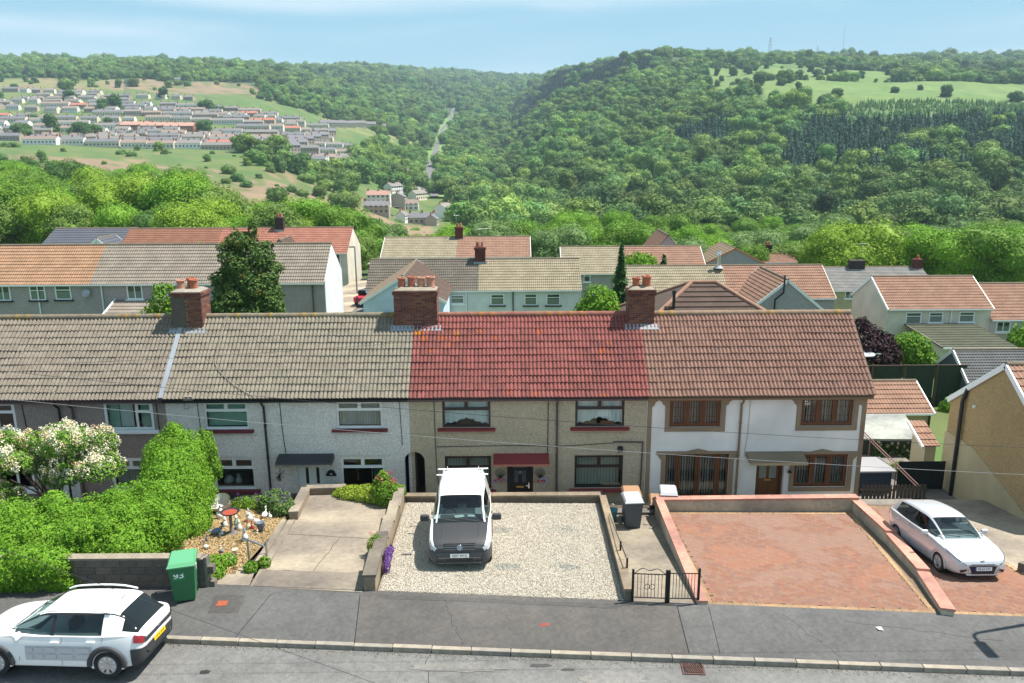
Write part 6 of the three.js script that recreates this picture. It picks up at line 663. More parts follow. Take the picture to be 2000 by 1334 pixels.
// ------------------------------------------------------------------ far town, village and valley road
const ROADQ = [[350, 870], [560, 850], [650, 838], [700, 838], [900, 848], [1000, 856], [1200, 864], [1400, 872], [1550, 885], [1900, 893]];
const roadQ = (D) => { for (let i = 1; i < ROADQ.length; i++) if (D <= ROADQ[i][0]) return lerp(ROADQ[i - 1][1], ROADQ[i][1], (D - ROADQ[i - 1][0]) / (ROADQ[i][0] - ROADQ[i - 1][0])); return 893; };
const placeQ = (q, D) => { const x = (q - 1000) / 1590 * D; return V(x, groundY(x, -D), -D); };
{
  const ribbon = (name, label, list, w, m, lift) => { const P = [], c = new THREE.CatmullRomCurve3(list.map(([q, D]) => placeQ(q, D))), n = list.length * 12; let prev; for (let i = 0; i <= n; i++) { const p = c.getPoint(i / n), t = c.getTangent(i / n); t.y = 0; t.normalize(); const a = V(p.x + t.z * w / 2, groundY(p.x, p.z) + lift, p.z - t.x * w / 2), b = V(p.x - t.z * w / 2, groundY(p.x, p.z) + lift, p.z + t.x * w / 2); if (prev) P.push(...prev[0].toArray(), ...a.toArray(), ...prev[1].toArray(), ...prev[1].toArray(), ...a.toArray(), ...b.toArray()); prev = [a, b]; } const g = new THREE.BufferGeometry(); g.setAttribute('position', new THREE.Float32BufferAttribute(P, 3)); g.computeVertexNormals(); return setting(mesh(name, g, m), label); };
  const far = mat(lin(0.13, 0.128, 0.128));
  ribbon('valley_verge', 'green verge beside the valley road', [...Array(12)].map((_, i) => { const D = 560 + i * 95; return [roadQ(D) + 4, D]; }), 30, mat(lin(0.13, 0.22, 0.05)), 1.2);
  ribbon('valley_road', 'grey main road running up the valley', [...Array(14)].map((_, i) => { const D = 560 + i * 95; return [roadQ(D), D]; }), 6, far, 1.8); ribbon('slip_road', 'curving slip road beside the main road', [[862, 600], [856, 640], [853, 720], [856, 850], [858, 950]], 5, far, 1.9);
  ribbon('valley_road', 'stretch of main road below the wooded hill', [[925, 580], [950, 530], [985, 465], [1035, 400], [1090, 350]], 13, mat(lin(0.17, 0.155, 0.145)), 2.5); ribbon('village_street', 'pale village street', [[770, 480], [785, 560], [805, 640], [812, 720]], 5, far, 0.6);
}
const farWalls = [lin(0.6, 0.54, 0.43), lin(0.66, 0.63, 0.59), lin(0.36, 0.3, 0.25), lin(0.68, 0.62, 0.5), lin(0.45, 0.37, 0.3), lin(0.78, 0.77, 0.74)].map((c) => mat(c)), farRoofs = [lin(0.16, 0.155, 0.16), lin(0.2, 0.18, 0.165), lin(0.14, 0.14, 0.155), lin(0.23, 0.175, 0.145), lin(0.18, 0.168, 0.16)].map((c) => mat(c)), farWin = mat(lin(0.05, 0.055, 0.07), { roughness: 0.3 }), farBrick = mat(lin(0.36, 0.16, 0.1)), farRed = mat(lin(0.38, 0.14, 0.1));
const farGeo = {};
function farHouse(name, label, group, q, D, L, W, he, rise, ry, wm, rm, o = {}) {
  const p = placeQ(q, D), t = thing(name, label, 'house', [p.x, p.y - 0.8, p.z], ry, group), key = [L, W, he, rise].join();
  const G = farGeo[key] ??= (() => { const n = Math.max(2, Math.round(L / 2.6)), win = []; for (let i = 0; i < n; i++) for (const y of [1.2, 3.7]) if (y + 1.2 < he + 0.4) win.push(bx(-L / 2 + (i + 0.28) * L / n, -L / 2 + (i + 0.72) * L / n, y + 0.6, y + 1.7, W / 2, W / 2 + 0.05)); const c = []; for (let i = 0; i <= Math.max(1, Math.round(L / 9)); i++) c.push(box(0.9, 1.8, 0.7, -L / 2 + 0.6 + i * (L - 1.2) / Math.max(1, Math.round(L / 9)), he + rise + 0.3, 0)); return { wall: prism([[-W / 2, -3], [W / 2, -3], [W / 2, he], [0, he + rise - 0.15], [-W / 2, he]], L).rotateY(Math.PI / 2).translate(-L / 2, 0, 0), roof: poly([[-L / 2 - 0.2, he - 0.15, W / 2 + 0.4], [L / 2 + 0.2, he - 0.15, W / 2 + 0.4], [L / 2 + 0.2, he + rise, 0], [-L / 2 - 0.2, he + rise, 0], [-L / 2 - 0.2, he - 0.15, -W / 2 - 0.4], [L / 2 + 0.2, he - 0.15, -W / 2 - 0.4]], [[0, 1, 2, 3], [3, 2, 5, 4]]), win: join(win), chim: join(c) }; })();
  mesh('wall', G.wall, wm, t); mesh('roof', G.roof, rm, t); mesh('windows', G.win, farWin, t).userData.kind = 'stuff'; mesh('chimneys', G.chim, o.chim ?? farBrick, t).userData.kind = 'stuff'; return t;
}
{
  const R = rng(401), pick = (a) => a[Math.floor(R() * a.length)], town = 'houses of the hillside town'; let count = 0;
  // long lower terraces, then rows climbing the slope
  const rows = [[572, 60, 570, 'terrace'], [596, 200, 600, 'terrace'], [618, 10, 280, 'semi'], [622, 300, 620, 'terrace'], [645, -20, 300, 'semi'], [650, 330, 650, 'terrace'], [674, -20, 300, 'semi'], [682, 400, 670, 'terrace'], [704, -10, 330, 'white'], [716, 430, 690, 'terrace'], [738, 20, 380, 'terrace'], [748, 420, 700, 'terrace'], [775, -20, 260, 'mixed'], [782, 300, 700, 'terrace'], [815, 200, 690, 'terrace'], [846, -20, 660, 'mixed'], [876, -20, 640, 'terrace'], [905, -20, 330, 'mixed'], [918, 330, 620, 'terrace'], [940, -20, 300, 'mixed'], [975, -20, 380, 'mixed'], [1010, -20, 220, 'mixed']];
  for (const [D, q0, q1, kind] of rows) { let x = (q0 - 1000) / 1590 * D; const xe = (q1 - 1000) / 1590 * D; while (x < xe && count < 298) {
    const L = kind === 'terrace' ? pick([18, 24, 30]) : kind === 'semi' ? pick([15, 18]) : pick([10, 12, 15, 18]); const q = 1000 + 1590 * (x + L / 2) / D, tilt = (q - 300) / 2600 * (kind === 'terrace' ? 1 : 0.6); if (R() > (kind === 'mixed' ? 0.12 : 0.05)) { const red = R() < 0.03, wm = kind === 'white' ? farWalls[5] : kind === 'semi' ? pick([farWalls[2], farWalls[4], farWalls[1]]) : pick(farWalls); farHouse('town_house', red ? 'red roofed house among grey roofs of the far town' : kind === 'terrace' ? 'slate roofed terrace in the long rows of the far town' : kind === 'semi' ? 'brown walled block of the near edge of the far town' : kind === 'white' ? 'white walled house in the far town' : 'cream gabled house on the upper side of the far town', red ? 'red roofed town houses' : town + ', ' + kind, q, D + (R() - 0.5) * 6, L, 7, 4.4, 2.1, kind === 'mixed' ? (R() - 0.5) * 0.5 + tilt * 0.4 : tilt * 0.6, wm, red ? farRed : pick(farRoofs)); count++; }
    x += L + (kind === 'terrace' ? 0.6 : 3 + 5 * R());
  } }
  for (let i = 0; i < 7; i++) { const u = i / 6; farHouse('spur_terrace', 'cream terrace along the top of the grassy spur', 'terraces along the spur', 648 + u * 118, 960 + u * 165, 18, 8, 6, 3, 0.35, farWalls[0], farRoofs[0]); }
  for (let i = 0; i < 6; i++) { const u = i / 5; farHouse('spur_terrace', 'stone terrace stepping up the lane below the spur', 'terraces below the spur', 560 + u * 80, 640 + u * 240, 24, 8, 6, 3, 0.62, farWalls[4], farRoofs[2]); }
  for (const [q, D] of [[280, 715], [320, 712], [365, 712]]) farHouse('town_school', 'long brick block with pink roof in the far town', 'brick blocks of the far town', q, D, 24, 12, 6, 3, 0.05, farBrick, mat(lin(0.38, 0.22, 0.17)));
  // village in the valley bottom
  const V0 = (label, q, D, L, W, he, ry, wi, ri, o) => farHouse('village_house', label, 'village houses in the valley', q, D, L * 0.9, W * 0.85, he * 0.85, 2.3, ry, typeof wi === 'number' ? farWalls[wi] : wi, typeof ri === 'number' ? farRoofs[ri] : ri, o);
  V0('white walled village terrace nearest the back roofs', 670, 415, 13, 7, 5, 0.05, 5, 1); V0('stone village terrace with grey roof beside the white gable', 735, 405, 14, 8, 6, 0.03, 2, 0); V0('small white gabled village house', 784, 410, 7, 6, 5, 1.4, 5, 4); V0('dark slate roofed village hall with brick gable', 824, 415, 15, 8, 5, 0.02, 4, 2); V0('brick end gable of the village hall', 843, 409, 8, 7, 5, 1.5, 4, 2); V0('tall white village house with plain gable', 868, 455, 13, 9, 8, 1.2, 5, 1); V0('pink roofed village terrace with blue grey windows', 740, 478, 15, 8, 7, 0.02, 1, mat(lin(0.36, 0.2, 0.16))); V0('tall stone village chapel gable', 777, 488, 8, 11, 9, 1.55, 2, 0); V0('grey village house beside the chapel', 803, 492, 10, 8, 6, 0.05, 1, 3); V0('low white bungalow above the heath edge', 742, 590, 10, 8, 3.5, 0.1, 5, 4);
  for (let i = 0; i < 6; i++) V0('cream village terrace climbing the lane', 769 + i * 7, 560 + i * 32, 15, 8, 6.5, 1.1, i % 2 ? 0 : 1, i % 3 ? 0 : 4); for (let i = 0; i < 3; i++) V0('pinkish village terrace across the lane', 816 + i * 5, 545 + i * 28, 14, 8, 6, 1.05, 3, 1);
  V0('small pale cottage by the valley road', 818, 830, 8, 6, 4, 0.4, 5, 3); V0('brown stone farm building on the heath', 642, 640, 16, 12, 9, 0.1, 4, 3); V0('low brown farm wing on the heath', 668, 655, 18, 6, 4, 0.5, 0, 1); V0('ruined stone tower on the heath', 568, 620, 4, 4, 9, 0.1, 2, 0); V0('white farmhouse on the skyline ridge', 372, 1250, 16, 9, 5, 0.1, 5, 2);
  for (let i = 0; i < 8; i++) farHouse('hilltop_house', 'pale house in the far hilltop row', 'hilltop houses beyond the fields', 1800 + i * 27, 1120 + (i % 3) * 20, 12, 8, 5, 2.5, 0.2, farWalls[5], pick(farRoofs));
  // pylons and a mast
  const pylon = (q, D, h, label) => { const p = placeQ(q, D), t = thing('pylon', label, 'pylon', [p.x, p.y, p.z]), l = []; for (const [a, b] of [[-1, -1], [1, -1], [1, 1], [-1, 1]]) l.push(bar(V(a * h * 0.11, 0, b * h * 0.11), V(a * 0.5, h, b * 0.5), 0.16, 4)); for (let k = 1; k < 6; k++) { const y = h * k / 6, w = lerp(h * 0.11, 0.5, k / 6); l.push(bar(V(-w, y, w), V(w, y + h / 6, w * 0.8), 0.1, 4), bar(V(w, y, w), V(-w, y + h / 6, w * 0.8), 0.1, 4)); } mesh('lattice', l, M.steel, t); mesh('cross_arm', [0.7, 0.82, 0.94].map((k) => bar(V(-h * 0.16, h * k, 0), V(h * 0.16, h * k, 0), 0.2, 4)), M.steel, t); };
  pylon(268, 950, 26, 'lattice pylon standing above the far town'); pylon(1490, 1450, 38, 'lattice pylon on the right hand skyline'); pylon(1580, 1700, 30, 'smaller lattice pylon among skyline trees');
  const p = placeQ(1628, 1900), ms = thing('radio_mast', 'thin tall mast on the skyline', 'mast', [p.x, p.y, p.z]); mesh('pole', bar(V(0, 0, 0), V(0, 75, 0), 0.35, 5), M.steel, ms);
}

// ------------------------------------------------------------------ trees
function crownGeo(seed, o) {                   // lobes of leaf clumps round a lumpy core; local metres, crown base at y = 0
  const R = rng(seed), P = [], C = [], lobes = [], { w, h, n, size, lobe = 0.28, count = 14 } = o;
  for (let i = 0; i < count; i++) { const a = R() * 6.283, t = Math.pow(R(), 0.7), up = R(), y = h * (0.22 + 0.62 * up), rr = w * 0.5 * Math.sqrt(Math.max(0.05, 1 - Math.pow((y / h - 0.45) / 0.62, 2))) * t * 0.72; lobes.push([Math.cos(a) * rr, y, Math.sin(a) * rr, w * lobe * (0.55 + 0.5 * R())]); }
  lobes.push([0, h * 0.55, 0, w * 0.34]);
  const inside = (x, y, z, me) => lobes.some((l, k) => k !== me && (x - l[0]) ** 2 + ((y - l[1]) * 1.1) ** 2 + (z - l[2]) ** 2 < (l[3] * 0.86) ** 2);
  let made = 0, tries = 0; const a = V(), b = V(), nn = V();
  while (made < n && tries++ < n * 6) {
    const k = Math.floor(R() * lobes.length), l = lobes[k], u = R() * 2 - 1, ph = R() * 6.283, s = Math.sqrt(1 - u * u); nn.set(Math.cos(ph) * s, u, Math.sin(ph) * s);
    if (u < -0.55) continue;
    const rr = l[3] * (0.86 + 0.34 * R()), x = l[0] + nn.x * rr, y = l[1] + nn.y * rr * 0.9, z = l[2] + nn.z * rr; if (inside(x, y, z, k)) continue;
    nn.x += (R() - 0.5) * 1.5; nn.y += (R() - 0.5) * 1.2 + 0.25; nn.z += (R() - 0.5) * 1.5; nn.normalize();
    a.set(R() - 0.5, R() - 0.5, R() - 0.5).cross(nn).normalize(); b.crossVectors(nn, a);
    const q = size * (0.6 + 0.8 * R()), q2 = q * (0.45 + 0.35 * R()), v = 0.72 + 0.56 * R(), tint = 0.9 + 0.2 * R();
    const p = (s1, s2, lift) => P.push(x + a.x * q * s1 + b.x * q2 * s2 + nn.x * lift, y + a.y * q * s1 + b.y * q2 * s2 + nn.y * lift, z + a.z * q * s1 + b.z * q2 * s2 + nn.z * lift);
    p(-0.5, 0, 0); p(0, -0.5, q * 0.12); p(0.5, 0, 0); p(-0.5, 0, 0); p(0.5, 0, 0); p(0, 0.5, q * 0.12);
    for (let i = 0; i < 6; i++) C.push(v * tint, v, v * (0.9 + 0.1 * tint)); made++;
  }
  if (o.core) for (const l of lobes) {
    const g = new THREE.IcosahedronGeometry(l[3] * 0.82, o.core), q = g.attributes.position; for (let i = 0; i < q.count; i++) { const x = q.getX(i), y = q.getY(i), z = q.getZ(i), m = 0.86 + 0.3 * n3(x * 3 / l[3] + l[0], y * 3 / l[3], z * 3 / l[3] + l[2], seed); P.push(x * m + l[0], y * m * 0.9 + l[1], z * m + l[2]); C.push(1, 1, 1); }
  }
  const g = new THREE.BufferGeometry(); g.setAttribute('position', new THREE.Float32BufferAttribute(P, 3)); g.setAttribute('color', new THREE.Float32BufferAttribute(C, 3)); g.computeVertexNormals(); g.userData.keepUv = true; return g;
}
function spireGeo(seed, w, h, n, size, full = 0.5, pw = 1) {   // a conifer: drooping sprays in tiers
  const R = rng(seed), P = [], C = [], a = V(), b = V(), nn = V();
  for (let i = 0; i < n; i++) {
    const t = Math.pow(R(), full), y = h * (1 - t), prof = w * 0.5 * Math.pow(Math.min(1, t * 1.25), pw) * (0.8 + 0.25 * Math.sin(y * 9 / (h / 8)) * 0.7 + 0.2 * vn(y * 2, seed)), ph = R() * 6.283, lump = 0.82 + 0.36 * vn(ph * 2.2, y * 1.4 / (h / 9), 14, seed), rr = prof * lump * (0.72 + 0.34 * R());
    const x = Math.cos(ph) * rr, z = Math.sin(ph) * rr; nn.set(Math.cos(ph) * 0.8 + (R() - 0.5) * 0.9, 0.75 + (R() - 0.5) * 0.8, Math.sin(ph) * 0.8 + (R() - 0.5) * 0.9).normalize();
    a.set(Math.cos(ph), -0.55 + (R() - 0.5) * 0.6, Math.sin(ph)).normalize(); b.crossVectors(nn, a).normalize();
    const q = size * (0.6 + 0.9 * R()), q2 = q * 0.42, v = 0.7 + 0.6 * R();
    const p = (s1, s2) => P.push(x + a.x * q * s1 + b.x * q2 * s2, y + a.y * q * s1 + b.y * q2 * s2, z + a.z * q * s1 + b.z * q2 * s2);
    p(-0.6, 0); p(0.1, -0.5); p(0.6, 0); p(-0.6, 0); p(0.6, 0); p(0.1, 0.5); for (let k = 0; k < 6; k++) C.push(v, v, v);
  }
  const core = new THREE.ConeGeometry(w * (pw < 1 ? 0.4 : 0.36), h * (pw < 1 ? 0.9 : 0.93), 9, 6).toNonIndexed().translate(0, h * 0.46, 0), q = core.attributes.position; for (let i = 0; i < q.count; i++) { P.push(q.getX(i), q.getY(i), q.getZ(i)); C.push(1, 1, 1); }
  const g = new THREE.BufferGeometry(); g.setAttribute('position', new THREE.Float32BufferAttribute(P, 3)); g.setAttribute('color', new THREE.Float32BufferAttribute(C, 3)); g.computeVertexNormals(); g.userData.keepUv = true; return g;
}
function trunkGeo(seed, h, r) { const R = rng(seed), l = [cyl(r, r * 0.55, h, 0, 0, 0, 8)]; for (let i = 0; i < 5; i++) { const a = R() * 6.283, y = h * (0.45 + 0.12 * i); l.push(bar(V(0, y, 0), V(Math.cos(a) * h * 0.4, y + h * 0.35, Math.sin(a) * h * 0.4), r * 0.32, 5)); } return join(l); }
const leafMat = (r, g, b, t = 0.3) => { const m = leafM(lin(r, g, b), t); m.vertexColors = true; return m; };
const LEAF = { mid: leafMat(0.14, 0.27, 0.03), lime: leafMat(0.23, 0.36, 0.035), bright: leafMat(0.18, 0.35, 0.03), olive: leafMat(0.165, 0.265, 0.05), dark: leafMat(0.075, 0.165, 0.035), grey: leafMat(0.17, 0.275, 0.09) };
const NEAR = [0, 1, 2, 3, 4, 5].map((i) => crownGeo(300 + i * 7, { w: 9 + (i % 3), h: 8.5 + (i % 2) * 1.5, n: 7500, size: 0.35, core: 1, count: 30 + i * 2 }));
const TRUNK = [0, 1].map((i) => trunkGeo(350 + i, 5.5, 0.28));
{
  // individual trees of the wood below the back gardens: [bearing, distance, size, colour]
  const R = rng(77), list = [];
  const put = (q, D, s, c) => list.push([q, D, s, c]);
  for (let D = 122; D < 300; D *= 1.13) for (let q = -40; q < (D > 165 ? 440 : 690) - (D - 122) * 0.3; q += 5600 / D * (1.25 + 0.35 * R())) put(q + (R() - 0.5) * 30, D * (0.97 + 0.06 * R()), (q > 430 ? 0.5 : 0.75) + 0.42 * R(), ['mid', 'bright', 'mid', 'olive', 'bright', 'lime', 'dark', 'mid'][Math.floor(R() * 8)]);
  for (let D = 108; D < 250; D *= 1.16) for (let q = 690; q < 2060; q += 5000 / D * (1.4 + 0.6 * R())) { if (q < 1020 && D > 130) continue; put(q + (R() - 0.5) * 30, D * (0.97 + 0.07 * R()), (q < 1020 ? 0.42 : 0.55) + 0.3 * R(), ['bright', 'mid', 'bright', 'mid', 'olive', 'grey', 'mid'][Math.floor(R() * 7)]); }
  put(372, 104, 0.85, 'lime'); put(1690, 100, 0.9, 'lime'); put(1640, 98, 0.75, 'lime'); put(1920, 94, 0.8, 'bright'); put(1985, 92, 0.85, 'mid'); put(1850, 99, 0.9, 'bright');
  const words = { mid: 'broad mid green tree', bright: 'leafy bright green tree', lime: 'rounded yellow green tree', olive: 'olive green tree with loose crown', dark: 'dark green tree with dense crown', grey: 'soft grey green tree with feathery crown' };
  const M2 = {};
  list.forEach(([q, D, s, c], i) => {
    const x = (q - 1000) / 1590 * D, z = -D, k = i % 6, right = q > 680, name = 'broadleaf_tree';
    const t = thing(name, words[c] + (right ? ' rising behind the back rooftops beneath the wooded hill' : ' in the wood between back rooftops and heath'), 'tree', [x, groundY(x, z) - 0.5, z], R() * 6.283, right ? 'trees behind the right hand back roofs' : 'trees of the wood below the heath');
    t.scale.set(s, s * (0.85 + 0.25 * R()), s);
    const tr = mesh('trunk', TRUNK[i % 2], M.trunk, t); const cr = mesh('crown', NEAR[k], LEAF[c], t); cr.position.y = 1.8;
  });
}
// far woods, one mass each: broadleaf crowns and conifers set tree by tree on the hillsides
{
  const R = rng(99), BL = [0, 1, 2, 3, 4, 5].map((i) => crownGeo(500 + i, { w: [11, 11, 12, 9, 14, 8][i], h: [10, 11, 9, 12, 9.5, 10][i], n: 900, size: 0.95, core: 1, count: 20, lobe: 0.27 })), CN = [0, 1].map((i) => spireGeo(520 + i, 6.5, 15, 260, 1.6));
  const lists = BL.map(() => []), cons = CN.map(() => []), fieldTrees = [];
  const wood = (q, D, x, z) => {
    const e = fbm(x / 70, z / 70, 1e6, 111, 3);
    if (q >= 880) {
      if (D < 250) return 0;
      if (q > 1370 && q < 1720 && D > 1010 && D < 1030) return 0.7; if ((q > 1480 && D > 770 && D < 1010) || (q > 1370 && q < 1720 && D > 890 && D < 1240)) return 0.028;
      if (q > 1630 && D > 635 && D <= 770) return e > 0.3 ? 2 : 0.9;          // young plantation
      if (q > 1540 && D > 470 + (q < 1700 ? 40 : 0) && D <= 635) return e > 0.34 ? 3 : 1;            // conifer belt
      if (q > 1330 && q <= 1640 && D > 590 && D < 720) return e > 0.5 ? 3 : 1;
      if (q > 1000 && q < 1275 && D > 1180 && D < 1780 && D > 1200 + (1270 - q) * 0.5) return 3;   // conifers along the ridge
            if (q > 1300 && D > 1000 && D < 1900) return e > 0.47 ? 0.75 : 0.12;
      if (D < 330 && q < 1080) return 0.35;
      if (Math.abs(q - roadQ(D)) < 6000 / D + 8 && D > 350 && D < 1800) return 0;
      return 0.97;
    }
    const onRoad = Math.abs(q - roadQ(D)) < 6000 / D + 8; if (onRoad && D > 350 && D < 1800) return 0;
    if (D < 290) return q < 700 ? 0 : 0.25;
    if (q > 690 && q < 860 && D < 560) return 0.16;
    if (D < 480) return q < 690 ? (e > 0.56 ? 0.3 : 0.13) : 0.3;
    if (D < 560) return q < 480 ? (e > 0.55 ? 0.25 : 0.12) : 0.7;
    if (D < 1060) { const edge = 660 + (D - 560) * 0.2; if (q < edge) return D < 600 && q > 520 ? 0.5 : 0.014; if (D > 960 && D < 1180 && q < 830) return 0.1; return 0.95; }
    if (D < 1260) return q < 520 ? 0.06 : 0.9;
    if (D < 1800) return e > 0.34 ? 0.95 : 0.3;
    return e > 0.36 ? 0.8 : 0.15;
  };
  const m4 = new THREE.Matrix4(), qt = new THREE.Quaternion(), e3 = new THREE.Euler();
  for (let D = 252; D < 3900;) {
    const gap = D < 800 ? 10.5 : D < 1300 ? 11.5 : D < 2000 ? 15 : 21; D += gap;
    for (let x = -0.8 * D; x < 0.82 * D; x += gap) {
      const X = x + (R() - 0.5) * gap * 0.9, Z = -D + (R() - 0.5) * gap * 0.9, q = Q(X, -Z); if (D > 2000 && q > 1300 && R() < 0.3) continue;
      const w = wood(q, -Z, X, Z), pick = R(); if (pick > w) continue;
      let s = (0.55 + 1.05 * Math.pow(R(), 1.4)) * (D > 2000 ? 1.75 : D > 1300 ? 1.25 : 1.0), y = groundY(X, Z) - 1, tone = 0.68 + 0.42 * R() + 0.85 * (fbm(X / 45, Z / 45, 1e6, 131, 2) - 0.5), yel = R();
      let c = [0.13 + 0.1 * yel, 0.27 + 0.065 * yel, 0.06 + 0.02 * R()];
      if (w === 2 || (w === 3 && R() < 0.9)) {       // close set conifers, young ones in the plantation
        const k = w === 2 ? 6 : D > 1200 ? 9 : 5; for (let i = 0; i < k; i++) { const s2 = w === 2 ? 0.24 + 0.16 * R() : (0.62 + 0.34 * R()) * (D > 1200 ? 0.85 : 1), x2 = X + (R() - 0.5) * gap, z2 = Z + (R() - 0.5) * gap, tn = 0.7 + 0.5 * R(); e3.set(0, R() * 6.28, 0); m4.compose(V(x2, groundY(x2, z2) - 0.5, z2), qt.setFromEuler(e3), V(s2 * 1.05, s2, s2 * 1.05)); cons[R() < 0.5 ? 0 : 1].push([m4.clone(), w === 2 ? [0.19 * tn, 0.34 * tn, 0.11 * tn] : D > 1200 ? [0.03 * tn, 0.08 * tn, 0.05 * tn] : [0.05 * tn, 0.13 * tn, 0.075 * tn]]); }
        continue;
      }
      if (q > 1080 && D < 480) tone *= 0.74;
      if (q < 880 && D < 560 && w < 0.4) s *= 0.2 + 0.45 * R() * R() + (w > 0.2 ? 0.25 : 0);
      if (w < 0.03 || (w < 0.13 && q > 1300 && D < 1250)) { fieldTrees.push([X, y, Z, s]); continue; }
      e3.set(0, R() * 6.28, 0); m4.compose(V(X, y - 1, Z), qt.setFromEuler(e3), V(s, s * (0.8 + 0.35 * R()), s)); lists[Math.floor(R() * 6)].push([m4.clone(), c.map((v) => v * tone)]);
    }
  }
  const mb = leafM(lin(1, 1, 1), 0.25); mb.vertexColors = true;
  const build = (name, geo, arr, label) => { const im = new THREE.InstancedMesh(geo, mb, arr.length); arr.forEach(([m, c], i) => { im.setMatrixAt(i, m); im.setColorAt(i, lin(...c)); }); im.castShadow = im.receiveShadow = true; im.name = numbered(name); scene.add(im); tag(im, label, 'woodland', 'woods on the far hillsides', 'stuff'); };
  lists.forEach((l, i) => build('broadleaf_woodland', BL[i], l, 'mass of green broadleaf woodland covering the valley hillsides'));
  cons.forEach((l, i) => build('conifer_woodland', CN[i], l, 'dark conifer plantation standing among the hillside woods'));
  fieldTrees.slice(0, 260).forEach(([x, y, z, s], i) => { const t = thing('field_tree', 'lone round tree standing in the bright hilltop pasture', 'tree', [x, y - 0.5, z], i, 'trees dotted over the hilltop fields'); t.scale.setScalar(s * 0.95); mesh('crown', BL[i % 4], LEAF.dark, t); mesh('trunk', TRUNK[0], M.trunk, t); });
  console.log('woods', lists.map((l) => l.length), cons.map((l) => l.length), fieldTrees.length);
}

// ------------------------------------------------------------------ garden plants
function lumpLeaves(lumps, n, size, seed, o = {}) {   // leaves scattered over the outside of lumps [x, y, z, rx, ry, rz]
  const R = rng(seed), P = [], C = [], a = V(), b = V(), nn = V(), area = lumps.map((l) => l[3] * l[4] + l[3] * l[5] + l[4] * l[5]), tot = area.reduce((s, v) => s + v, 0);
  const inside = (x, y, z, me) => lumps.some((l, k) => k !== me && ((x - l[0]) / l[3]) ** 2 + ((y - l[1]) / l[4]) ** 2 + ((z - l[2]) / l[5]) ** 2 < 0.72);
  let made = 0, tries = 0;
  while (made < n && tries++ < n * 8) {
    let r = R() * tot, k = 0; while ((r -= area[k]) > 0 && k < lumps.length - 1) k++; const l = lumps[k], u = R() * 2 - 1, ph = R() * 6.283, s = Math.sqrt(1 - u * u); nn.set(Math.cos(ph) * s, u, Math.sin(ph) * s); if (u < (o.low ?? -0.6)) continue;
    const bump = 0.84 + 0.34 * n3(nn.x * 3.1 + l[0] * 2, nn.y * 3.1 + 9, nn.z * 3.1 + l[2] * 2, seed) + (R() - 0.5) * (o.fuzz ?? 0.16), x = l[0] + nn.x * l[3] * bump, y = l[1] + nn.y * l[4] * bump, z = l[2] + nn.z * l[5] * bump; if (y < (o.floor ?? -99) || inside(x, y, z, k)) continue;
    nn.x += (R() - 0.5) * 1.6; nn.y += (R() - 0.5) * 1.4 + 0.3; nn.z += (R() - 0.5) * 1.6; nn.normalize(); a.set(R() - 0.5, R() * 0.8 - 0.1, R() - 0.5).cross(nn).normalize(); b.crossVectors(nn, a);
    const q = size * (0.6 + 0.8 * R()), q2 = q * 0.55, v = 0.68 + 0.64 * R(), tt = 0.88 + 0.26 * R(), p = (s1, s2, lf) => P.push(x + a.x * q * s1 + b.x * q2 * s2 + nn.x * lf, y + a.y * q * s1 + b.y * q2 * s2 + nn.y * lf, z + a.z * q * s1 + b.z * q2 * s2 + nn.z * lf);
    p(-0.5, 0, 0); p(-0.05, -0.5, q * 0.15); p(0.5, 0, 0); p(-0.5, 0, 0); p(0.5, 0, 0); p(-0.05, 0.5, q * 0.15); for (let i = 0; i < 6; i++) C.push(v * tt, v, v * 0.9); made++;
  }
  if (o.core) for (const l of lumps) { const g = new THREE.IcosahedronGeometry(0.86, 2), q = g.attributes.position; for (let i = 0; i < q.count; i++) { const y = q.getY(i) * l[4] + l[1]; P.push(q.getX(i) * l[3] + l[0], Math.max(y, o.floor ?? -99), q.getZ(i) * l[5] + l[2]); C.push(1, 1, 0.9); } }
  const g = new THREE.BufferGeometry(); g.setAttribute('position', new THREE.Float32BufferAttribute(P, 3)); g.setAttribute('color', new THREE.Float32BufferAttribute(C, 3)); g.computeVertexNormals(); g.userData.keepUv = true; return g;
}
const PL = { hedge: leafMat(0.165, 0.33, 0.028, 0.35), hedge2: leafMat(0.15, 0.3, 0.03, 0.3), lilac: leafMat(0.16, 0.29, 0.045), weed: leafMat(0.15, 0.28, 0.03), lime: leafMat(0.3, 0.4, 0.05), lav: leafMat(0.13, 0.22, 0.07), purple: leafMat(0.16, 0.075, 0.3, 0.1), pink: leafMat(0.5, 0.07, 0.16, 0.1), white: leafMat(0.8, 0.76, 0.66, 0.2), peach: leafMat(0.72, 0.6, 0.42, 0.2), plumLeaf: leafMat(0.05, 0.025, 0.035, 0.15), conifer: leafMat(0.085, 0.15, 0.04, 0.15), coniferTip: leafMat(0.24, 0.23, 0.07, 0.2), cypress: leafMat(0.04, 0.1, 0.02, 0.15), ivy: leafMat(0.07, 0.13, 0.03) };
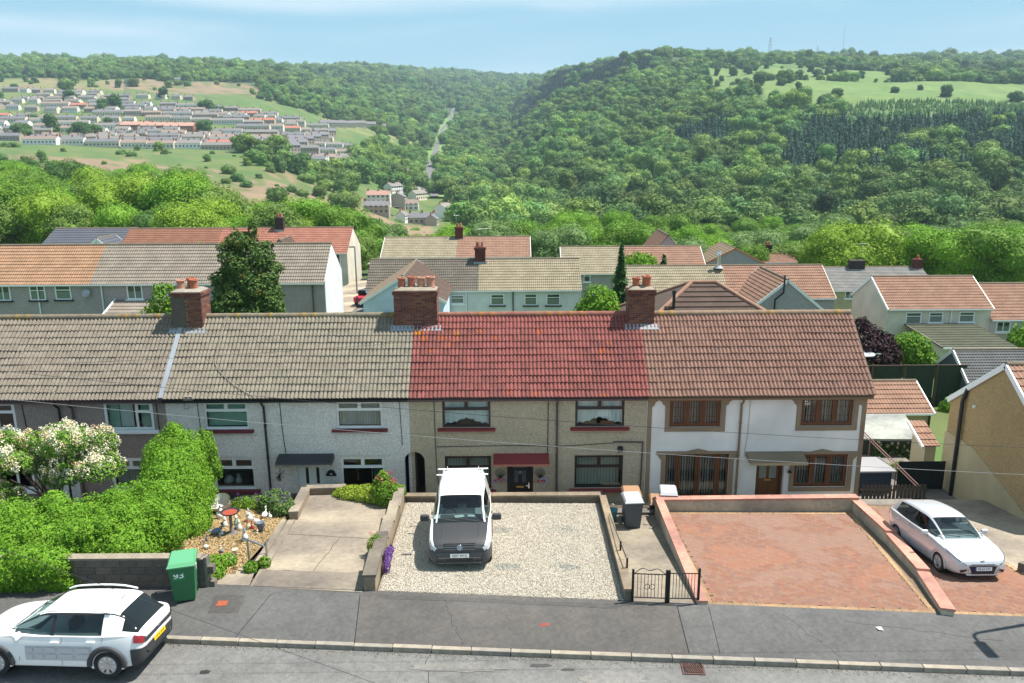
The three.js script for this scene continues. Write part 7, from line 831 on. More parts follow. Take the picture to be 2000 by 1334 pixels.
{ // privet hedge
  const L = [], R = rng(601); for (let x = -17.5; x < -10.6; x += 0.75) { L.push([x, lotY(x, -20.2) + 0.45 + 0.12 * R(), -20.2 - 0.2 * R(), 0.75, 0.85, 0.85]); L.push([x, lotY(x, -20) + 0.1, -20.05, 0.8, 0.6, 0.75]); if (x > -16.2) L.push([x + 0.3, lotY(x, -21.4) + 0.62 + 0.15 * R(), -21.35, 0.85, 0.8, 0.8]); }
  for (const [x, y, z, a, b, c] of [[-10.9, 0.4, -21.9, 0.9, 0.95, 0.85], [-11.9, 0.35, -22.4, 1.0, 0.95, 0.8], [-13.0, 0.25, -22.4, 0.9, 0.8, 0.8], [-11.0, 0.55, -22.9, 0.95, 1.05, 0.8], [-10.9, 0.75, -23.8, 0.95, 1.25, 0.8], [-12.0, 0.2, -23.4, 0.9, 0.9, 0.8], [-11.1, 0.9, -24.6, 0.85, 1.15, 0.75], [-11.5, 0.95, -24.9, 0.8, 1.05, 0.7], [-11.2, 1.1, -25.4, 0.75, 1.1, 0.7], [-11.9, 0.95, -25.6, 0.65, 0.95, 0.6], [-10.75, 0.1, -24.6, 0.6, 1.2, 0.8], [-11.5, 1.9, -25.6, 0.35, 0.5, 0.35], [-10.15, -0.2, -23.3, 0.5, 0.8, 0.8], [-10.8, -0.1, -25.3, 0.6, 1.2, 0.6]]) L.push([x, y, z, a, b, c]);
  for (let x = -17.6; x < -11.7; x += 0.6) { L.push([x + 0.2 * R(), 0.55 + 0.3 * R(), -19.05 + 0.15 * R(), 0.6, 0.5, 0.32 + 0.15 * R()], [x + 0.2 * R(), 0.25, -18.98, 0.55, 0.4, 0.25]); } for (let i = 0; i < 26; i++) L.push([-17 + 6.6 * R(), 1.05 + 0.25 * R(), -20 - 2 * R(), 0.25 + 0.2 * R(), 0.28 + 0.15 * R(), 0.25 + 0.2 * R()]);
  const h = thing('privet_hedge', 'large bright green hedge overgrowing the front wall', 'hedge'); mesh('foliage', lumpLeaves(L, 80000, 0.082, 611, { core: true, fuzz: 0.22, low: -0.85, floor: -0.9 }), PL.hedge, h).userData.kind = 'stuff';
  const st = []; for (let i = 0; i < 26; i++) { const x = -17 + i * 0.26, z = -20.1 - 0.5 * R(); st.push(bar(V(x, lotY(x, z) - 0.1, z), V(x + (R() - 0.5) * 0.4, lotY(x, z) + 0.8, z + (R() - 0.5) * 0.3), 0.02, 5)); } mesh('stems', st, M.trunk, h);
  const d = thing('dark_shrub', 'small dark green shrub at the back corner of the hedge', 'shrub'); mesh('foliage', lumpLeaves([[-10.75, 1.1, -26.3, 0.35, 0.75, 0.35], [-10.7, 0.5, -26.3, 0.4, 0.7, 0.35]], 2600, 0.08, 613, { core: true }), PL.hedge2, d).userData.kind = 'stuff';
}
{ // white lilac
  const t = thing('lilac_bush', 'tall bush covered in creamy white flower heads', 'shrub', [-15.3, lotY(-15.3, -24.6), -24.6]), R = rng(621), L = []; for (let i = 0; i < 22; i++) { const a = R() * 6.283, r = 1.5 * Math.sqrt(R()); L.push([Math.cos(a) * r * 1.25, 1.5 + 1.75 * R() * (1.2 - r / 2.4), Math.sin(a) * r * 0.8, 0.42 + 0.2 * R(), 0.36, 0.42]); } for (let i = 0; i < 8; i++) L.push([-2.4 + R() * 1.4, 0.5 + R() * 0.9, 0.2 + R() * 0.8, 0.45, 0.4, 0.45]);
  mesh('foliage', lumpLeaves(L, 11000, 0.12, 623, { fuzz: 0.4 }), PL.lilac, t).userData.kind = 'stuff';
  const fl = [[], []]; for (let i = 0; i < 330; i++) { const l = L[Math.floor(R() * L.length)], ph = R() * 6.283, u = R() * 1.3 - 0.3, s = Math.sqrt(Math.max(0, 1 - u * u)), x = l[0] + Math.cos(ph) * s * l[3], y = l[1] + u * l[4] + 0.06, z = l[2] + Math.sin(ph) * s * l[5]; fl[R() < 0.68 ? 0 : 1].push([x, y, z, 0.1 + 0.06 * R(), 0.15 + 0.08 * R(), 0.1 + 0.05 * R()]); } mesh('flower_heads', lumpLeaves(fl[0], 20000, 0.06, 625, { low: -1, fuzz: 0.3 }), PL.white, t).userData.kind = 'stuff'; mesh('flower_heads', lumpLeaves(fl[1], 10000, 0.06, 626, { low: -1, fuzz: 0.3 }), PL.peach, t).userData.kind = 'stuff';
  const st = []; for (let i = 0; i < 14; i++) { const a = R() * 6.283, r = 0.4 + 1.3 * R(); st.push(tube([V(0.2 * Math.cos(a), 0, 0.2 * Math.sin(a)), V(0.35 * Math.cos(a), 0.8, 0.3 * Math.sin(a)), V(r * Math.cos(a), 1.5 + 0.8 * R(), r * Math.sin(a) * 0.8)], 0.025, 10, 5)); } mesh('stems', st, M.trunk, t);
}
function shrub(name, label, lumps, n, size, seed, m, cat = 'shrub', o = {}) { const t = thing(name, label, cat); mesh('foliage', lumpLeaves(lumps, n, size, seed, { core: o.core ?? true, fuzz: 0.3, ...o }), m, t).userData.kind = 'stuff'; if (o.flowers) { const R = rng(seed + 1), f = []; for (let i = 0; i < o.count; i++) { const l = lumps[Math.floor(R() * lumps.length)]; f.push([l[0] + (R() - 0.5) * 1.7 * l[3], l[1] + l[4] * (0.75 + 0.5 * R()), l[2] + (R() - 0.5) * 1.6 * l[5], o.fs ?? 0.04, (o.fs ?? 0.04) * 1.4, o.fs ?? 0.04]); } mesh('flowers', lumpLeaves(f, o.count * 16, (o.fs ?? 0.04) * 0.9, seed + 2, { low: -1 }), o.flowers, t).userData.kind = 'stuff'; } if (o.trunk) mesh('trunk', o.trunk, M.trunk, t); return t; }
const gl = (x, z, h, r) => [x, lotY(x, z) + h, z, r, h * 1.05 + 0.04, r];
shrub('garden_plant', 'yellow green ground cover along the back edge of the concrete drive', [gl(-5.9, -27.0, 0.16, 0.45), gl(-5.3, -26.8, 0.2, 0.5), gl(-4.8, -26.5, 0.24, 0.5), gl(-6.3, -27.2, 0.1, 0.3)], 5200, 0.07, 631, PL.lime, 'plant', { core: false });
shrub('garden_plant', 'leafy valerian with pink flowers at the corner of the concrete drive', [gl(-4.45, -26.1, 0.4, 0.42), gl(-4.6, -26.4, 0.5, 0.35), gl(-4.25, -26.5, 0.3, 0.35)], 3800, 0.09, 633, PL.weed, 'plant', { core: false, flowers: PL.pink, count: 16, fs: 0.06 });
shrub('garden_plant', 'small valerian clump growing over the drive wall', [gl(-3.98, -21.2, 0.28, 0.26), gl(-3.95, -20.9, 0.2, 0.18)], 1200, 0.07, 635, PL.weed, 'plant', { core: false, flowers: PL.pink, count: 4, fs: 0.05 });
shrub('garden_plant', 'trailing purple flowers hanging over the gravel side wall', [[-3.52, lotY(-3.52, -20.3) + 0.34, -20.35, 0.1, 0.2, 0.3], [-3.5, lotY(-3.5, -20.0) + 0.2, -20.0, 0.08, 0.22, 0.22], [-3.52, lotY(-3.52, -20.9) + 0.35, -20.8, 0.08, 0.12, 0.2]], 1500, 0.05, 637, PL.purple, 'plant', { core: false });
shrub('garden_plant', 'small shrub beside the white front door', [[-7.0, -1.45, -28.1, 0.42, 0.3, 0.3], [-6.8, -1.25, -28.1, 0.3, 0.25, 0.25]], 1500, 0.08, 639, PL.weed, 'plant', { core: false });
shrub('lavender_clump', 'purple flowered lavender beside the drive wall', [gl(-8.2, -25.4, 0.3, 0.5), gl(-7.85, -25.0, 0.26, 0.36)], 3600, 0.09, 641, PL.lav, 'plant', { flowers: PL.purple, count: 40, fs: 0.04, core: false });
shrub('lavender_clump', 'purple flowers along the house plinth beside the white bowl', [gl(-9.5, -25.9, 0.12, 0.35), gl(-9.0, -25.8, 0.14, 0.4), gl(-8.6, -25.6, 0.12, 0.3)], 1900, 0.08, 643, PL.weed, 'plant', { flowers: PL.purple, count: 26, fs: 0.04, core: false });
shrub('weed_patch', 'bright green weeds at the straw garden entrance', [gl(-8.2, -19.6, 0.14, 0.32), gl(-8.35, -20.1, 0.16, 0.34), gl(-8.1, -20.5, 0.12, 0.25)], 2600, 0.065, 645, PL.hedge, 'plant', { core: false }); shrub('weed_patch', 'green weed tuft at the foot of the metal rail', [gl(-7.28, -20.0, 0.12, 0.17)], 600, 0.06, 647, PL.hedge, 'plant', { core: false }); shrub('weed_patch', 'yellow green weed tuft beside the concrete edge', [gl(-7.0, -20.35, 0.12, 0.15)], 450, 0.06, 649, PL.weed, 'plant', { core: false });
// conifer and other garden trees behind
{ const t = thing('conifer_tree', 'tall dark drooping conifer with two tops', 'tree', [-15.1, -2.2, -45]); mesh('trunk', cyl(0.3, 0.1, 8, 0, 0, 0, 8), M.trunk, t); const R = rng(651), L = [], T2 = []; for (let y = 0.4; y < 9.0; y += 0.42) { const prof = 3.0 * Math.pow(1 - y / 9.7, 0.62) * (y < 1 ? 0.9 : 1), n = Math.max(2, Math.round(prof * 4.2)); for (let i = 0; i < n; i++) { const a = (i + R()) / n * 6.283, r = prof * (0.62 + 0.3 * R()), sz = 0.42 + 0.3 * R(); L.push([Math.cos(a) * r + (y > 6.8 ? (R() < 0.5 ? -0.35 : 0.45) : 0), y - 0.15 * r, Math.sin(a) * r, sz, sz * 0.62, sz]); if (R() < 0.4) T2.push([Math.cos(a) * (r + sz * 0.75), y - 0.15 * r - 0.12, Math.sin(a) * (r + sz * 0.75), 0.22, 0.16, 0.22]); } } L.push([0.55, 9.3, -0.1, 0.2, 0.5, 0.2], [-0.4, 8.9, 0.1, 0.2, 0.45, 0.2]); for (let y = 0.5; y < 8.5; y += 0.8) L.push([0, y, 0, 2.1 * Math.pow(1 - y / 9.7, 0.7), 0.8, 2.1 * Math.pow(1 - y / 9.7, 0.7)]);
  mesh('crown', lumpLeaves(L, 46000, 0.2, 652, { core: false, fuzz: 0.5, low: -0.8 }), PL.conifer, t); mesh('crown_tips', lumpLeaves(T2, 5200, 0.16, 653, { low: -1, fuzz: 0.5 }), PL.coniferTip, t); }
{ const t = thing('cypress_tree', 'slim dark cypress beside the grey house', 'tree', [7.9, -4.5, -57]); mesh('crown', spireGeo(661, 2.3, 9.2, 3600, 0.36, 0.7), PL.cypress, t); mesh('trunk', cyl(0.15, 0.1, 2, 0, 0, 0, 8), M.trunk, t); }
{ const t = thing('fir_tree', 'small dark fir in front of the grey house roof', 'tree', [14.6, -6.5, -76]); mesh('crown', spireGeo(663, 2.8, 8.0, 1800, 0.5, 0.7), PL.cypress, t); mesh('trunk', cyl(0.15, 0.1, 2, 0, 0, 0, 8), M.trunk, t); }
shrub('garden_tree', 'light green young tree behind the grey brown roof', [[-18.8, 2.2, -42, 1.0, 1.3, 0.9], [-18.6, 3.5, -42, 0.6, 1.0, 0.6], [-19.2, 1.2, -42, 1.1, 1.2, 1.0]], 2600, 0.22, 665, PL.weed, 'tree', { trunk: cyl(0.1, 0.05, 3.6, -18.8, -2.1, -42, 6), core: false });
shrub('garden_tree', 'bright green bush beside the pale semi detached pair', [[5.6, 1.0, -50, 1.3, 1.6, 1.2], [4.8, 0.4, -50, 1.0, 1.2, 1.0], [6.3, -0.4, -50, 1.1, 1.6, 1.0], [5.3, -1.4, -50, 1.3, 1.6, 1.2]], 5200, 0.24, 667, PL.hedge, 'tree'); 
shrub('garden_tree', 'rounded lime green tree before the red roofed row', [[-27.6, 2.2, -70, 1.6, 1.2, 1.2], [-27.0, 0.6, -70, 1.8, 1.8, 1.5], [-28.6, 1.0, -70, 1.5, 1.5, 1.3]], 2600, 0.32, 669, PL.hedge, 'tree', { trunk: cyl(0.15, 0.1, 3, -27.5, -2.6, -70, 6) });
shrub('garden_tree', 'bright green bush before the grey house roof', [[12.0, 0.6, -74, 1.6, 1.2, 1.2], [12.6, -0.9, -74, 1.8, 1.8, 1.4], [11.2, -0.9, -74, 1.5, 1.5, 1.2]], 2400, 0.32, 671, PL.hedge, 'tree');
shrub('purple_shrub', 'dark purple leaved shrub beside the cream house wall', [[21.6, -0.6, -47.2, 1.1, 1.3, 0.9], [22.4, -1.4, -47, 1.1, 1.4, 1.0], [21.2, 0.5, -47.2, 0.5, 0.8, 0.4], [22.8, -0.4, -47.2, 0.5, 0.7, 0.5]], 3200, 0.24, 673, PL.plumLeaf, 'shrub', { core: false });
shrub('garden_bush', 'rounded green bush behind the green fence', [[24.4, -1.0, -47.5, 1.2, 1.2, 1.0], [25.1, -1.6, -47.3, 0.9, 1.0, 0.8], [23.7, -1.7, -47.3, 0.9, 1.0, 0.8]], 3400, 0.2, 675, PL.hedge2); shrub('garden_bush', 'small green bush at the end of the green fence', [[24.9, -3.0, -42.6, 0.8, 0.7, 0.6], [25.4, -3.2, -42.4, 0.6, 0.6, 0.5]], 1800, 0.16, 677, PL.hedge2); shrub('garden_bush', 'green bush beside the pinkish house', [[38.2, -3.0, -57.5, 1.3, 1.4, 1.0], [39, -3.6, -57.5, 1.4, 1.6, 1.0]], 2600, 0.25, 679, PL.hedge2); shrub('garden_bush', 'yellow shrub beside the stone slate roofed house', [[27.4, -3.6, -69, 0.9, 1.1, 0.8], [28.2, -4.2, -69, 1.2, 1.0, 0.8]], 1500, 0.25, 681, PL.lime);

// ------------------------------------------------------------------ bins, ornaments, fences, wires
function wheelieBin(label, pos, turn, body, lid, s = 1, group) {
  const t = thing('wheelie_bin', label, 'bin', pos, turn, group); t.scale.setScalar(s);
  const b = poly([[-0.23, 0.04, 0.24], [0.23, 0.04, 0.24], [0.23, 0.04, -0.24], [-0.23, 0.04, -0.24], [-0.29, 0.96, 0.33], [0.29, 0.96, 0.33], [0.29, 0.96, -0.36], [-0.29, 0.96, -0.36]], [[0, 1, 2, 3].reverse(), [0, 4, 5, 1].reverse(), [1, 5, 6, 2].reverse(), [2, 6, 7, 3].reverse(), [3, 7, 4, 0].reverse()]);
  mesh('bin_body', [b, bx(-0.305, 0.305, 0.92, 0.97, -0.37, 0.345)], body, t); const l = mesh('lid', [poly([[-0.31, 0, 0.37], [0.31, 0, 0.37], [0.31, 0.03, -0.38], [-0.31, 0.03, -0.38], [-0.27, 0.07, 0.3], [0.27, 0.07, 0.3], [0.25, 0.11, -0.3], [-0.25, 0.11, -0.3]], [[0, 1, 5, 4], [1, 2, 6, 5], [2, 3, 7, 6], [3, 0, 4, 7], [4, 5, 6, 7]]).translate(0, 0.972, 0), bx(-0.31, 0.31, 0.955, 0.985, 0.345, 0.385)], lid, t);
  mesh('handle', [bar(V(-0.24, 1.0, -0.42), V(0.24, 1.0, -0.42), 0.018, 8), bar(V(-0.22, 0.98, -0.36), V(-0.22, 1.0, -0.42), 0.018), bar(V(0.22, 0.98, -0.36), V(0.22, 1.0, -0.42), 0.018)], body, t); for (const x of [-0.22, 0.22]) mesh('wheel', cyl(0.1, 0.1, 0.06, 0, -0.03, 0, 16).rotateZ(Math.PI / 2).translate(x, 0.1, -0.3), M.black, t); return t;
}
{
  const green = mat(lin(0.025, 0.16, 0.06), { roughness: 0.5 }), greenLid = mat(lin(0.09, 0.3, 0.15), { roughness: 0.45 }), slateB = mat(lin(0.05, 0.065, 0.085), { roughness: 0.5 }), lidGrey = mat(lin(0.4, 0.4, 0.41), { roughness: 0.5 }), brownB = mat(lin(0.05, 0.035, 0.03), { roughness: 0.6 }), brownLid = mat(lin(0.32, 0.18, 0.1), { roughness: 0.5 });
  const g = wheelieBin('green wheelie bin numbered 93 on the pavement by the block wall', [-8.46, 0.125, -18.5], 0.28, green, greenLid, 1.08);
  const cv = document.createElement('canvas'); cv.width = cv.height = 128; const c = cv.getContext('2d'); c.fillStyle = '#2a7a48'; c.fillRect(0, 0, 128, 128); c.fillStyle = '#eef4ee'; c.font = 'bold 92px sans-serif'; c.textAlign = 'center'; c.fillText('93', 64, 96, 110); const ct = new THREE.CanvasTexture(cv); ct.colorSpace = THREE.SRGBColorSpace; const pg = new THREE.PlaneGeometry(0.3, 0.26); pg.userData.keepUv = true; const num = mesh('house_number', pg, mat('#ffffff', { map: ct, roughness: 0.6 }), g); num.position.set(-0.07, 0.74, 0.316); num.rotation.x = -0.098; mesh('sticker', bx(0, 0.008, 0, 0.14, 0, 0.12).rotateZ(-0.06).translate(0.283, 0.72, -0.02), M.whitePvc, g);
  wheelieBin('dark slate wheelie bin with pale lid at the top of the steps', [3.95, lotY(3.95, -24.35, 0.165), -24.4], 0.06, slateB, lidGrey, 1.02); wheelieBin('brown lidded bin behind the slate bin', [4.05, lotY(4.05, -25.3, 0.165), -25.25], 0.0, brownB, brownLid, 1.02); wheelieBin('brown lidded bin behind the pink coping', [5.2, BASE + 0.1, -26.3], -0.1, brownB, brownLid, 1.1); wheelieBin('dark bin with pale lid tucked against the pink coping', [5.45, -1.35, -25.98], -0.1, slateB, lidGrey, 1.0);
  const bk = thing('bucket', 'turquoise plastic bucket beside the slate bin', 'bucket', [3.35, lotY(3.4, -24.9, 0.165) - 0.06, -25.0]); mesh('tub', lathe([[0.001, 0], [0.15, 0], [0.2, 0.46], [0.22, 0.46], [0.2, 0.44], [0.15, 0.02]], 18), mat(lin(0.08, 0.3, 0.34), { roughness: 0.5 }), bk); mesh('handle', new THREE.TorusGeometry(0.2, 0.008, 5, 18, Math.PI).translate(0, 0.46, 0), M.steel, bk);
  for (const [x, z, s] of [[4.45, -24.6, 0.1], [4.55, -24.2, 0.07], [4.7, -24.4, 0.08]]) { const r = thing('loose_stone', 'pale loose stone beside the slate bin', 'stone', [x, lotY(x, z, 0.165) + 0.02, z], x * 3, 'loose stones beside the bin'); mesh('rock', new THREE.DodecahedronGeometry(s, 0).scale(1, 0.5, 0.8), M.kerb, r); }
}
{ // block wall at the pavement, with each block
  const t = thing('block_wall', 'grey concrete block wall behind the green bin', 'wall'), R = rng(701), bg = box(0.435, 0.205, 0.2), ms = [M.block, mat(lin(0.17, 0.155, 0.14), { map: stainT }), mat(lin(0.23, 0.2, 0.17), { map: stainT })]; mesh('core', bx(-17.6, -8.1, -0.3, 0.92, -19.17, -19.0).rotateY(0), M.mortar, t);
  for (let r = 0; r < 4; r++) for (let x = -14 + (r % 2) * 0.22; x < -8.2; x += 0.445) { const b = mesh('block', bg, ms[Math.floor(R() * 3)], t); b.position.set(x + 0.1, 0.17 + r * 0.215, -19.085); } for (let x = -14; x < -8.1; x += 0.6) { const b = mesh('coping_stone', box(0.59, 0.06, 0.28), M.concrete, t); b.position.set(x + 0.1, 0.95, -19.085); }
  mesh('end_pier', bx(-8.12, -8.05, 0.05, 0.97, -19.2, -18.97), M.plinth, t);
}
{ // garden ornaments
  const white = mat(lin(0.72, 0.72, 0.7)), cream = mat(lin(0.62, 0.52, 0.36)), dark = mat(lin(0.12, 0.14, 0.17)), red = mat(lin(0.4, 0.05, 0.05)), blue = mat(lin(0.16, 0.22, 0.3)), teal = mat(lin(0.2, 0.4, 0.38));
  const gnome = (t, b, h) => { mesh('body', lathe([[0.001, 0], [0.09, 0], [0.1, 0.1], [0.07, 0.2], [0.035, 0.26]], 12), b, t); mesh('head', new THREE.SphereGeometry(0.055, 12, 8).translate(0, 0.29, 0), cream, t); mesh('hat', new THREE.ConeGeometry(0.06, 0.14, 12).translate(0, 0.39, 0), h, t); mesh('beard', new THREE.SphereGeometry(0.04, 8, 6).scale(1, 1.2, 0.6).translate(0, 0.25, 0.045), white, t); };
  const bird = (t, b, h) => { mesh('body', new THREE.SphereGeometry(0.12, 14, 8).scale(1.3, 0.8, 0.8).translate(0, 0.11, 0), b, t); mesh('neck', tube([V(0.1, 0.14, 0), V(0.17, 0.25, 0), V(0.13, 0.33, 0), V(0.19, 0.32, 0)], 0.025, 10, 6), h, t); mesh('tail', new THREE.ConeGeometry(0.06, 0.16, 8).rotateZ(Math.PI / 2 - 0.5).translate(-0.18, 0.17, 0), b, t); };
  const rabbit = (t, b, h) => { mesh('body', new THREE.SphereGeometry(0.11, 12, 8).scale(1, 1.15, 0.9).translate(0, 0.12, 0), b, t); mesh('head', new THREE.SphereGeometry(0.065, 12, 8).translate(0.05, 0.28, 0), b, t); mesh('ear', [-1, 1].map((s) => new THREE.SphereGeometry(0.03, 8, 6).scale(0.6, 2.4, 0.8).translate(0.03, 0.38, s * 0.035)), h, t); };
  const urn = (t, b) => { mesh('urn', lathe([[0.001, 0], [0.08, 0], [0.05, 0.06], [0.12, 0.16], [0.1, 0.26], [0.12, 0.28], [0.09, 0.26], [0.001, 0.2]], 14), b, t); };
  const list = [[-9.79, -24.48, rabbit, white, dark, 1.3, 'large white rabbit ornament near the white bowl'], [-9.32, -23.68, gnome, white, white, 1.1, 'tall white gnome ornament left of the bird bath'], [-9.03, -23.91, gnome, teal, white, 1.0, 'gnome ornament with teal coat right of the bird bath'], [-8.76, -23.39, gnome, white, cream, 1.1, 'white gnome with cream hat beside the bird bath'], [-9.31, -22.96, bird, blue, dark, 1.3, 'dark blue bird ornament left of the bird bath foot'], [-9.13, -22.89, rabbit, white, white, 0.6, 'tiny white rabbit ornament at the bird bath foot'], [-8.69, -24.22, rabbit, white, white, 1.3, 'plump white animal ornament behind the red gnomes'], [-8.5, -23.47, gnome, cream, red, 1.0, 'cream gnome ornament with red hat'], [-8.35, -23.44, gnome, red, red, 0.8, 'small all red gnome ornament'], [-8.35, -23.92, bird, white, white, 1.1, 'white bird ornament beside the red gnomes'], [-8.02, -23.26, urn, dark, dark, 1.4, 'grey urn ornament near the drive edging'], [-8.07, -22.97, rabbit, cream, red, 0.6, 'little cream ornament below the grey urn'], [-8.33, -24.62, bird, white, white, 1.2, 'white bird ornament at the lavender'], [-8.12, -24.54, rabbit, white, cream, 0.7, 'low white ornament touching the lavender'], [-8.26, -22.45, gnome, white, blue, 1.2, 'white gnome with blue hat behind the metal rail'], [-8.28, -22.29, rabbit, dark, dark, 0.6, 'small dark ornament in front of the blue hatted gnome'], [-8.6, -21.39, bird, dark, white, 0.7, 'small dark bird ornament on the open straw'], [-8.11, -21.18, urn, cream, cream, 0.9, 'cream pot ornament on the straw near the weeds'], [-8.02, -20.65, bird, white, dark, 1.1, 'white bird with dark neck near the weeds'], [-8.3, -20.79, rabbit, white, white, 0.6, 'small white ornament at the edge of the weeds'], [-9.16, -21.69, bird, white, blue, 0.8, 'white bird ornament beside the block wall end'], [-9.39, -22.34, rabbit, dark, dark, 0.6, 'small dark ornament under the hedge edge'], [-9.14, -22.68, rabbit, dark, dark, 0.5, 'tiny dark ornament below the blue bird'], [-8.88, -23.46, rabbit, dark, white, 0.6, 'tiny dark ornament between the white gnomes']];
  list.forEach(([x, z, f, a, b, s, label], i) => { const t = thing('garden_ornament', label, 'ornament', [x, lotY(x, z), z], i * 1.7); t.scale.setScalar(s * 0.82); f(t, a, b); });
  const bb = thing('bird_bath', 'bird bath with red bowl on a thin grey column', 'bird bath', [-8.88, lotY(-8.88, -23.05), -23.05]); mesh('column', lathe([[0.001, 0], [0.2, 0], [0.18, 0.04], [0.05, 0.08], [0.045, 0.62], [0.1, 0.66]], 16), M.plinth, bb); mesh('bowl', lathe([[0.08, 0.64], [0.24, 0.7], [0.3, 0.76], [0.285, 0.77], [0.22, 0.72], [0.001, 0.71]], 24), M.blackMatt, bb); mesh('red_basin', cyl(0.22, 0.22, 0.01, 0, 0.725, 0, 20), mat(lin(0.35, 0.06, 0.03), { map: softT }), bb);
  const bw = thing('stone_bowl', 'large white round bowl tipped by the house plinth', 'planter', [-10.0, lotY(-10, -25.3) + 0.1, -25.3]); bw.rotation.set(0.35, 0, 0.12); mesh('bowl', lathe([[0.001, 0], [0.3, 0], [0.38, 0.36], [0.4, 0.36], [0.35, 0.34], [0.27, 0.05], [0.001, 0.04]], 24), mat(lin(0.62, 0.58, 0.58), { map: softT }), bw);
  const st = rng(733), S = []; const im = new THREE.InstancedMesh(new THREE.TetrahedronGeometry(0.03, 0), mat(lin(1, 1, 1)), 7000), m = new THREE.Matrix4(), q = new THREE.Quaternion(), e = new THREE.Euler(); for (let i = 0; i < 7000; i++) { const z = lerp(-19.8, -26.1, st()), x = lerp(lerp(-8.3, -10.7, clamp((-19.8 - z) / 3)), -7.65, st()); e.set(st() * 6, st() * 6, st() * 6); m.compose(V(x, lotY(x, z) + 0.008, z), q.setFromEuler(e), V(1.6, 0.6, 0.6 + st())); im.setMatrixAt(i, m); const k = 0.7 + 0.5 * st(); im.setColorAt(i, lin(0.42 * k, 0.3 * k, 0.15 * k)); } im.name = 'straw_mulch'; scene.add(im); tag(im, 'straw coloured chippings covering the front garden bed', 'mulch', null, 'stuff');
  const rl = thing('metal_rail', 'grey galvanised rail on posts at the drive edge', 'railing'); mesh('post', [bar(V(-7.42, lotY(-7.4, -20.34) - 0.05, -20.34), V(-7.42, lotY(-7.4, -20.34) + 0.88, -20.34), 0.032, 10)], M.steel, rl); mesh('post', [bar(V(-7.12, lotY(-7.1, -20.9) - 0.05, -20.95), V(-7.12, lotY(-7.1, -20.9) + 0.55, -20.95), 0.03, 10)], M.steel, rl); mesh('rail', [bar(V(-7.46, lotY(-7.4, -20.2) + 0.9, -20.25), V(-6.85, lotY(-6.9, -20.2) + 0.8, -20.0), 0.032, 10)], M.steel, rl);
}
{ // right hand side passage: picket fence, stores, rails, panels
  const pf = thing('picket_fence', 'dark weathered picket fence beside the end house', 'fence'), R = rng(741), pg = prism([[-0.05, 0], [0.05, 0], [0.05, 0.78], [0, 0.84], [-0.05, 0.78]], 0.02); for (let i = 0; i < 17; i++) { const p = mesh('picket', pg, M.oldWood, pf); p.position.set(13.4 + i * 0.14 - 0.5, -1.55 + 0.02 * R(), -27.2); } mesh('fence_rail', [bx(12.8, 15.3, -1.35, -1.28, -27.24, -27.21), bx(12.8, 15.3, -0.98, -0.91, -27.24, -27.21)], M.oldWood, pf); mesh('step', bx(12.2, 14.6, -1.6, -1.2, -27.0, -26.4), M.kerb, pf);
  const sb = thing('storage_box', 'dark blue storage shed with flat grey lid beside the end house', 'storage box', [14.25, -2.1, -29.8]); mesh('panel', bx(-0.6, 0.65, 0, 1.05, -0.6, 0.6), mat(lin(0.02, 0.03, 0.05)), sb); mesh('lid', bx(-0.68, 0.75, 1.05, 1.12, -0.75, 0.75), mat(lin(0.3, 0.29, 0.31), { map: softT }), sb);
  const fl = thing('flat_roof_store', 'white flat roofed store with dark ivy covered front', 'shed', [16.6, -3.2, -34.4]); mesh('panel', bx(-1.4, 1.25, 0, 2.0, -1.1, 1.1), mat(lin(0.025, 0.035, 0.03)), fl); mesh('flat_roof', poly([[-1.6, 2.1, 1.4], [1.3, 2.05, 1.4], [1.9, 2.3, -1.3], [-1.6, 2.3, -1.3], [-1.6, 2.02, 1.4], [1.3, 1.97, 1.4], [1.9, 2.22, -1.3], [-1.6, 2.22, -1.3]], [[0, 1, 2, 3], [0, 4, 5, 1], [1, 5, 6, 2]]), mat(lin(0.42, 0.45, 0.43), { map: stainT }), fl);
  shrub('ivy_climber', 'ivy with pale blossoms on the dark store front', [[16.7, -2.0, -33.1, 0.9, 0.6, 0.15], [17.2, -2.4, -33.1, 0.5, 0.6, 0.15]], 1000, 0.1, 743, PL.ivy, 'plant', { core: false, flowers: PL.white, count: 14, fs: 0.05 }); shrub('garden_plant', 'yellow flowered plants beside the store', [[15.9, -2.2, -31.6, 0.4, 0.45, 0.3], [16.3, -2.0, -31.4, 0.35, 0.4, 0.3], [15.6, -2.6, -31, 0.4, 0.4, 0.3]], 1300, 0.1, 745, PL.lime, 'plant', { core: false, flowers: PL.white, count: 8, fs: 0.06 });
  const hr = thing('stair_handrail', 'brown sloping double handrail beside the end house', 'railing'), a = V(14.95, -0.45, -32), b = V(15.25, -1.05, -27.6); mesh('rail', [bar(a, b, 0.025, 8), bar(a.clone().add(V(0, -0.12, 0)), b.clone().add(V(0, -0.12, 0)), 0.02, 8)], mat(lin(0.16, 0.09, 0.08)), hr); for (const k of [0.12, 0.6, 0.95]) { const p = a.clone().lerp(b, k); mesh('post', bar(p, V(p.x, p.y - 0.95, p.z), 0.022, 8), mat(lin(0.16, 0.09, 0.08)), hr); }
  const gf = thing('panel_fence', 'dark green timber panel fence behind the garage', 'fence', [22.2, -4.3, -44]); for (let k = 0; k < 4; k++) { for (let i = 0; i < 11; i++) mesh('board', box(0.15, 3.1, 0.02 + (i % 2) * 0.012, -3.3 + k * 1.85 + i * 0.155, 1.9, 0), M.fencegreen, gf); mesh('post', box(0.12, 3.5, 0.12, -3.42 + k * 1.85, 1.8, 0.08), M.oldWood, gf); mesh('top_rail', box(1.75, 0.06, 0.08, -2.5 + k * 1.85, 3.48, 0), M.oldWood, gf); }
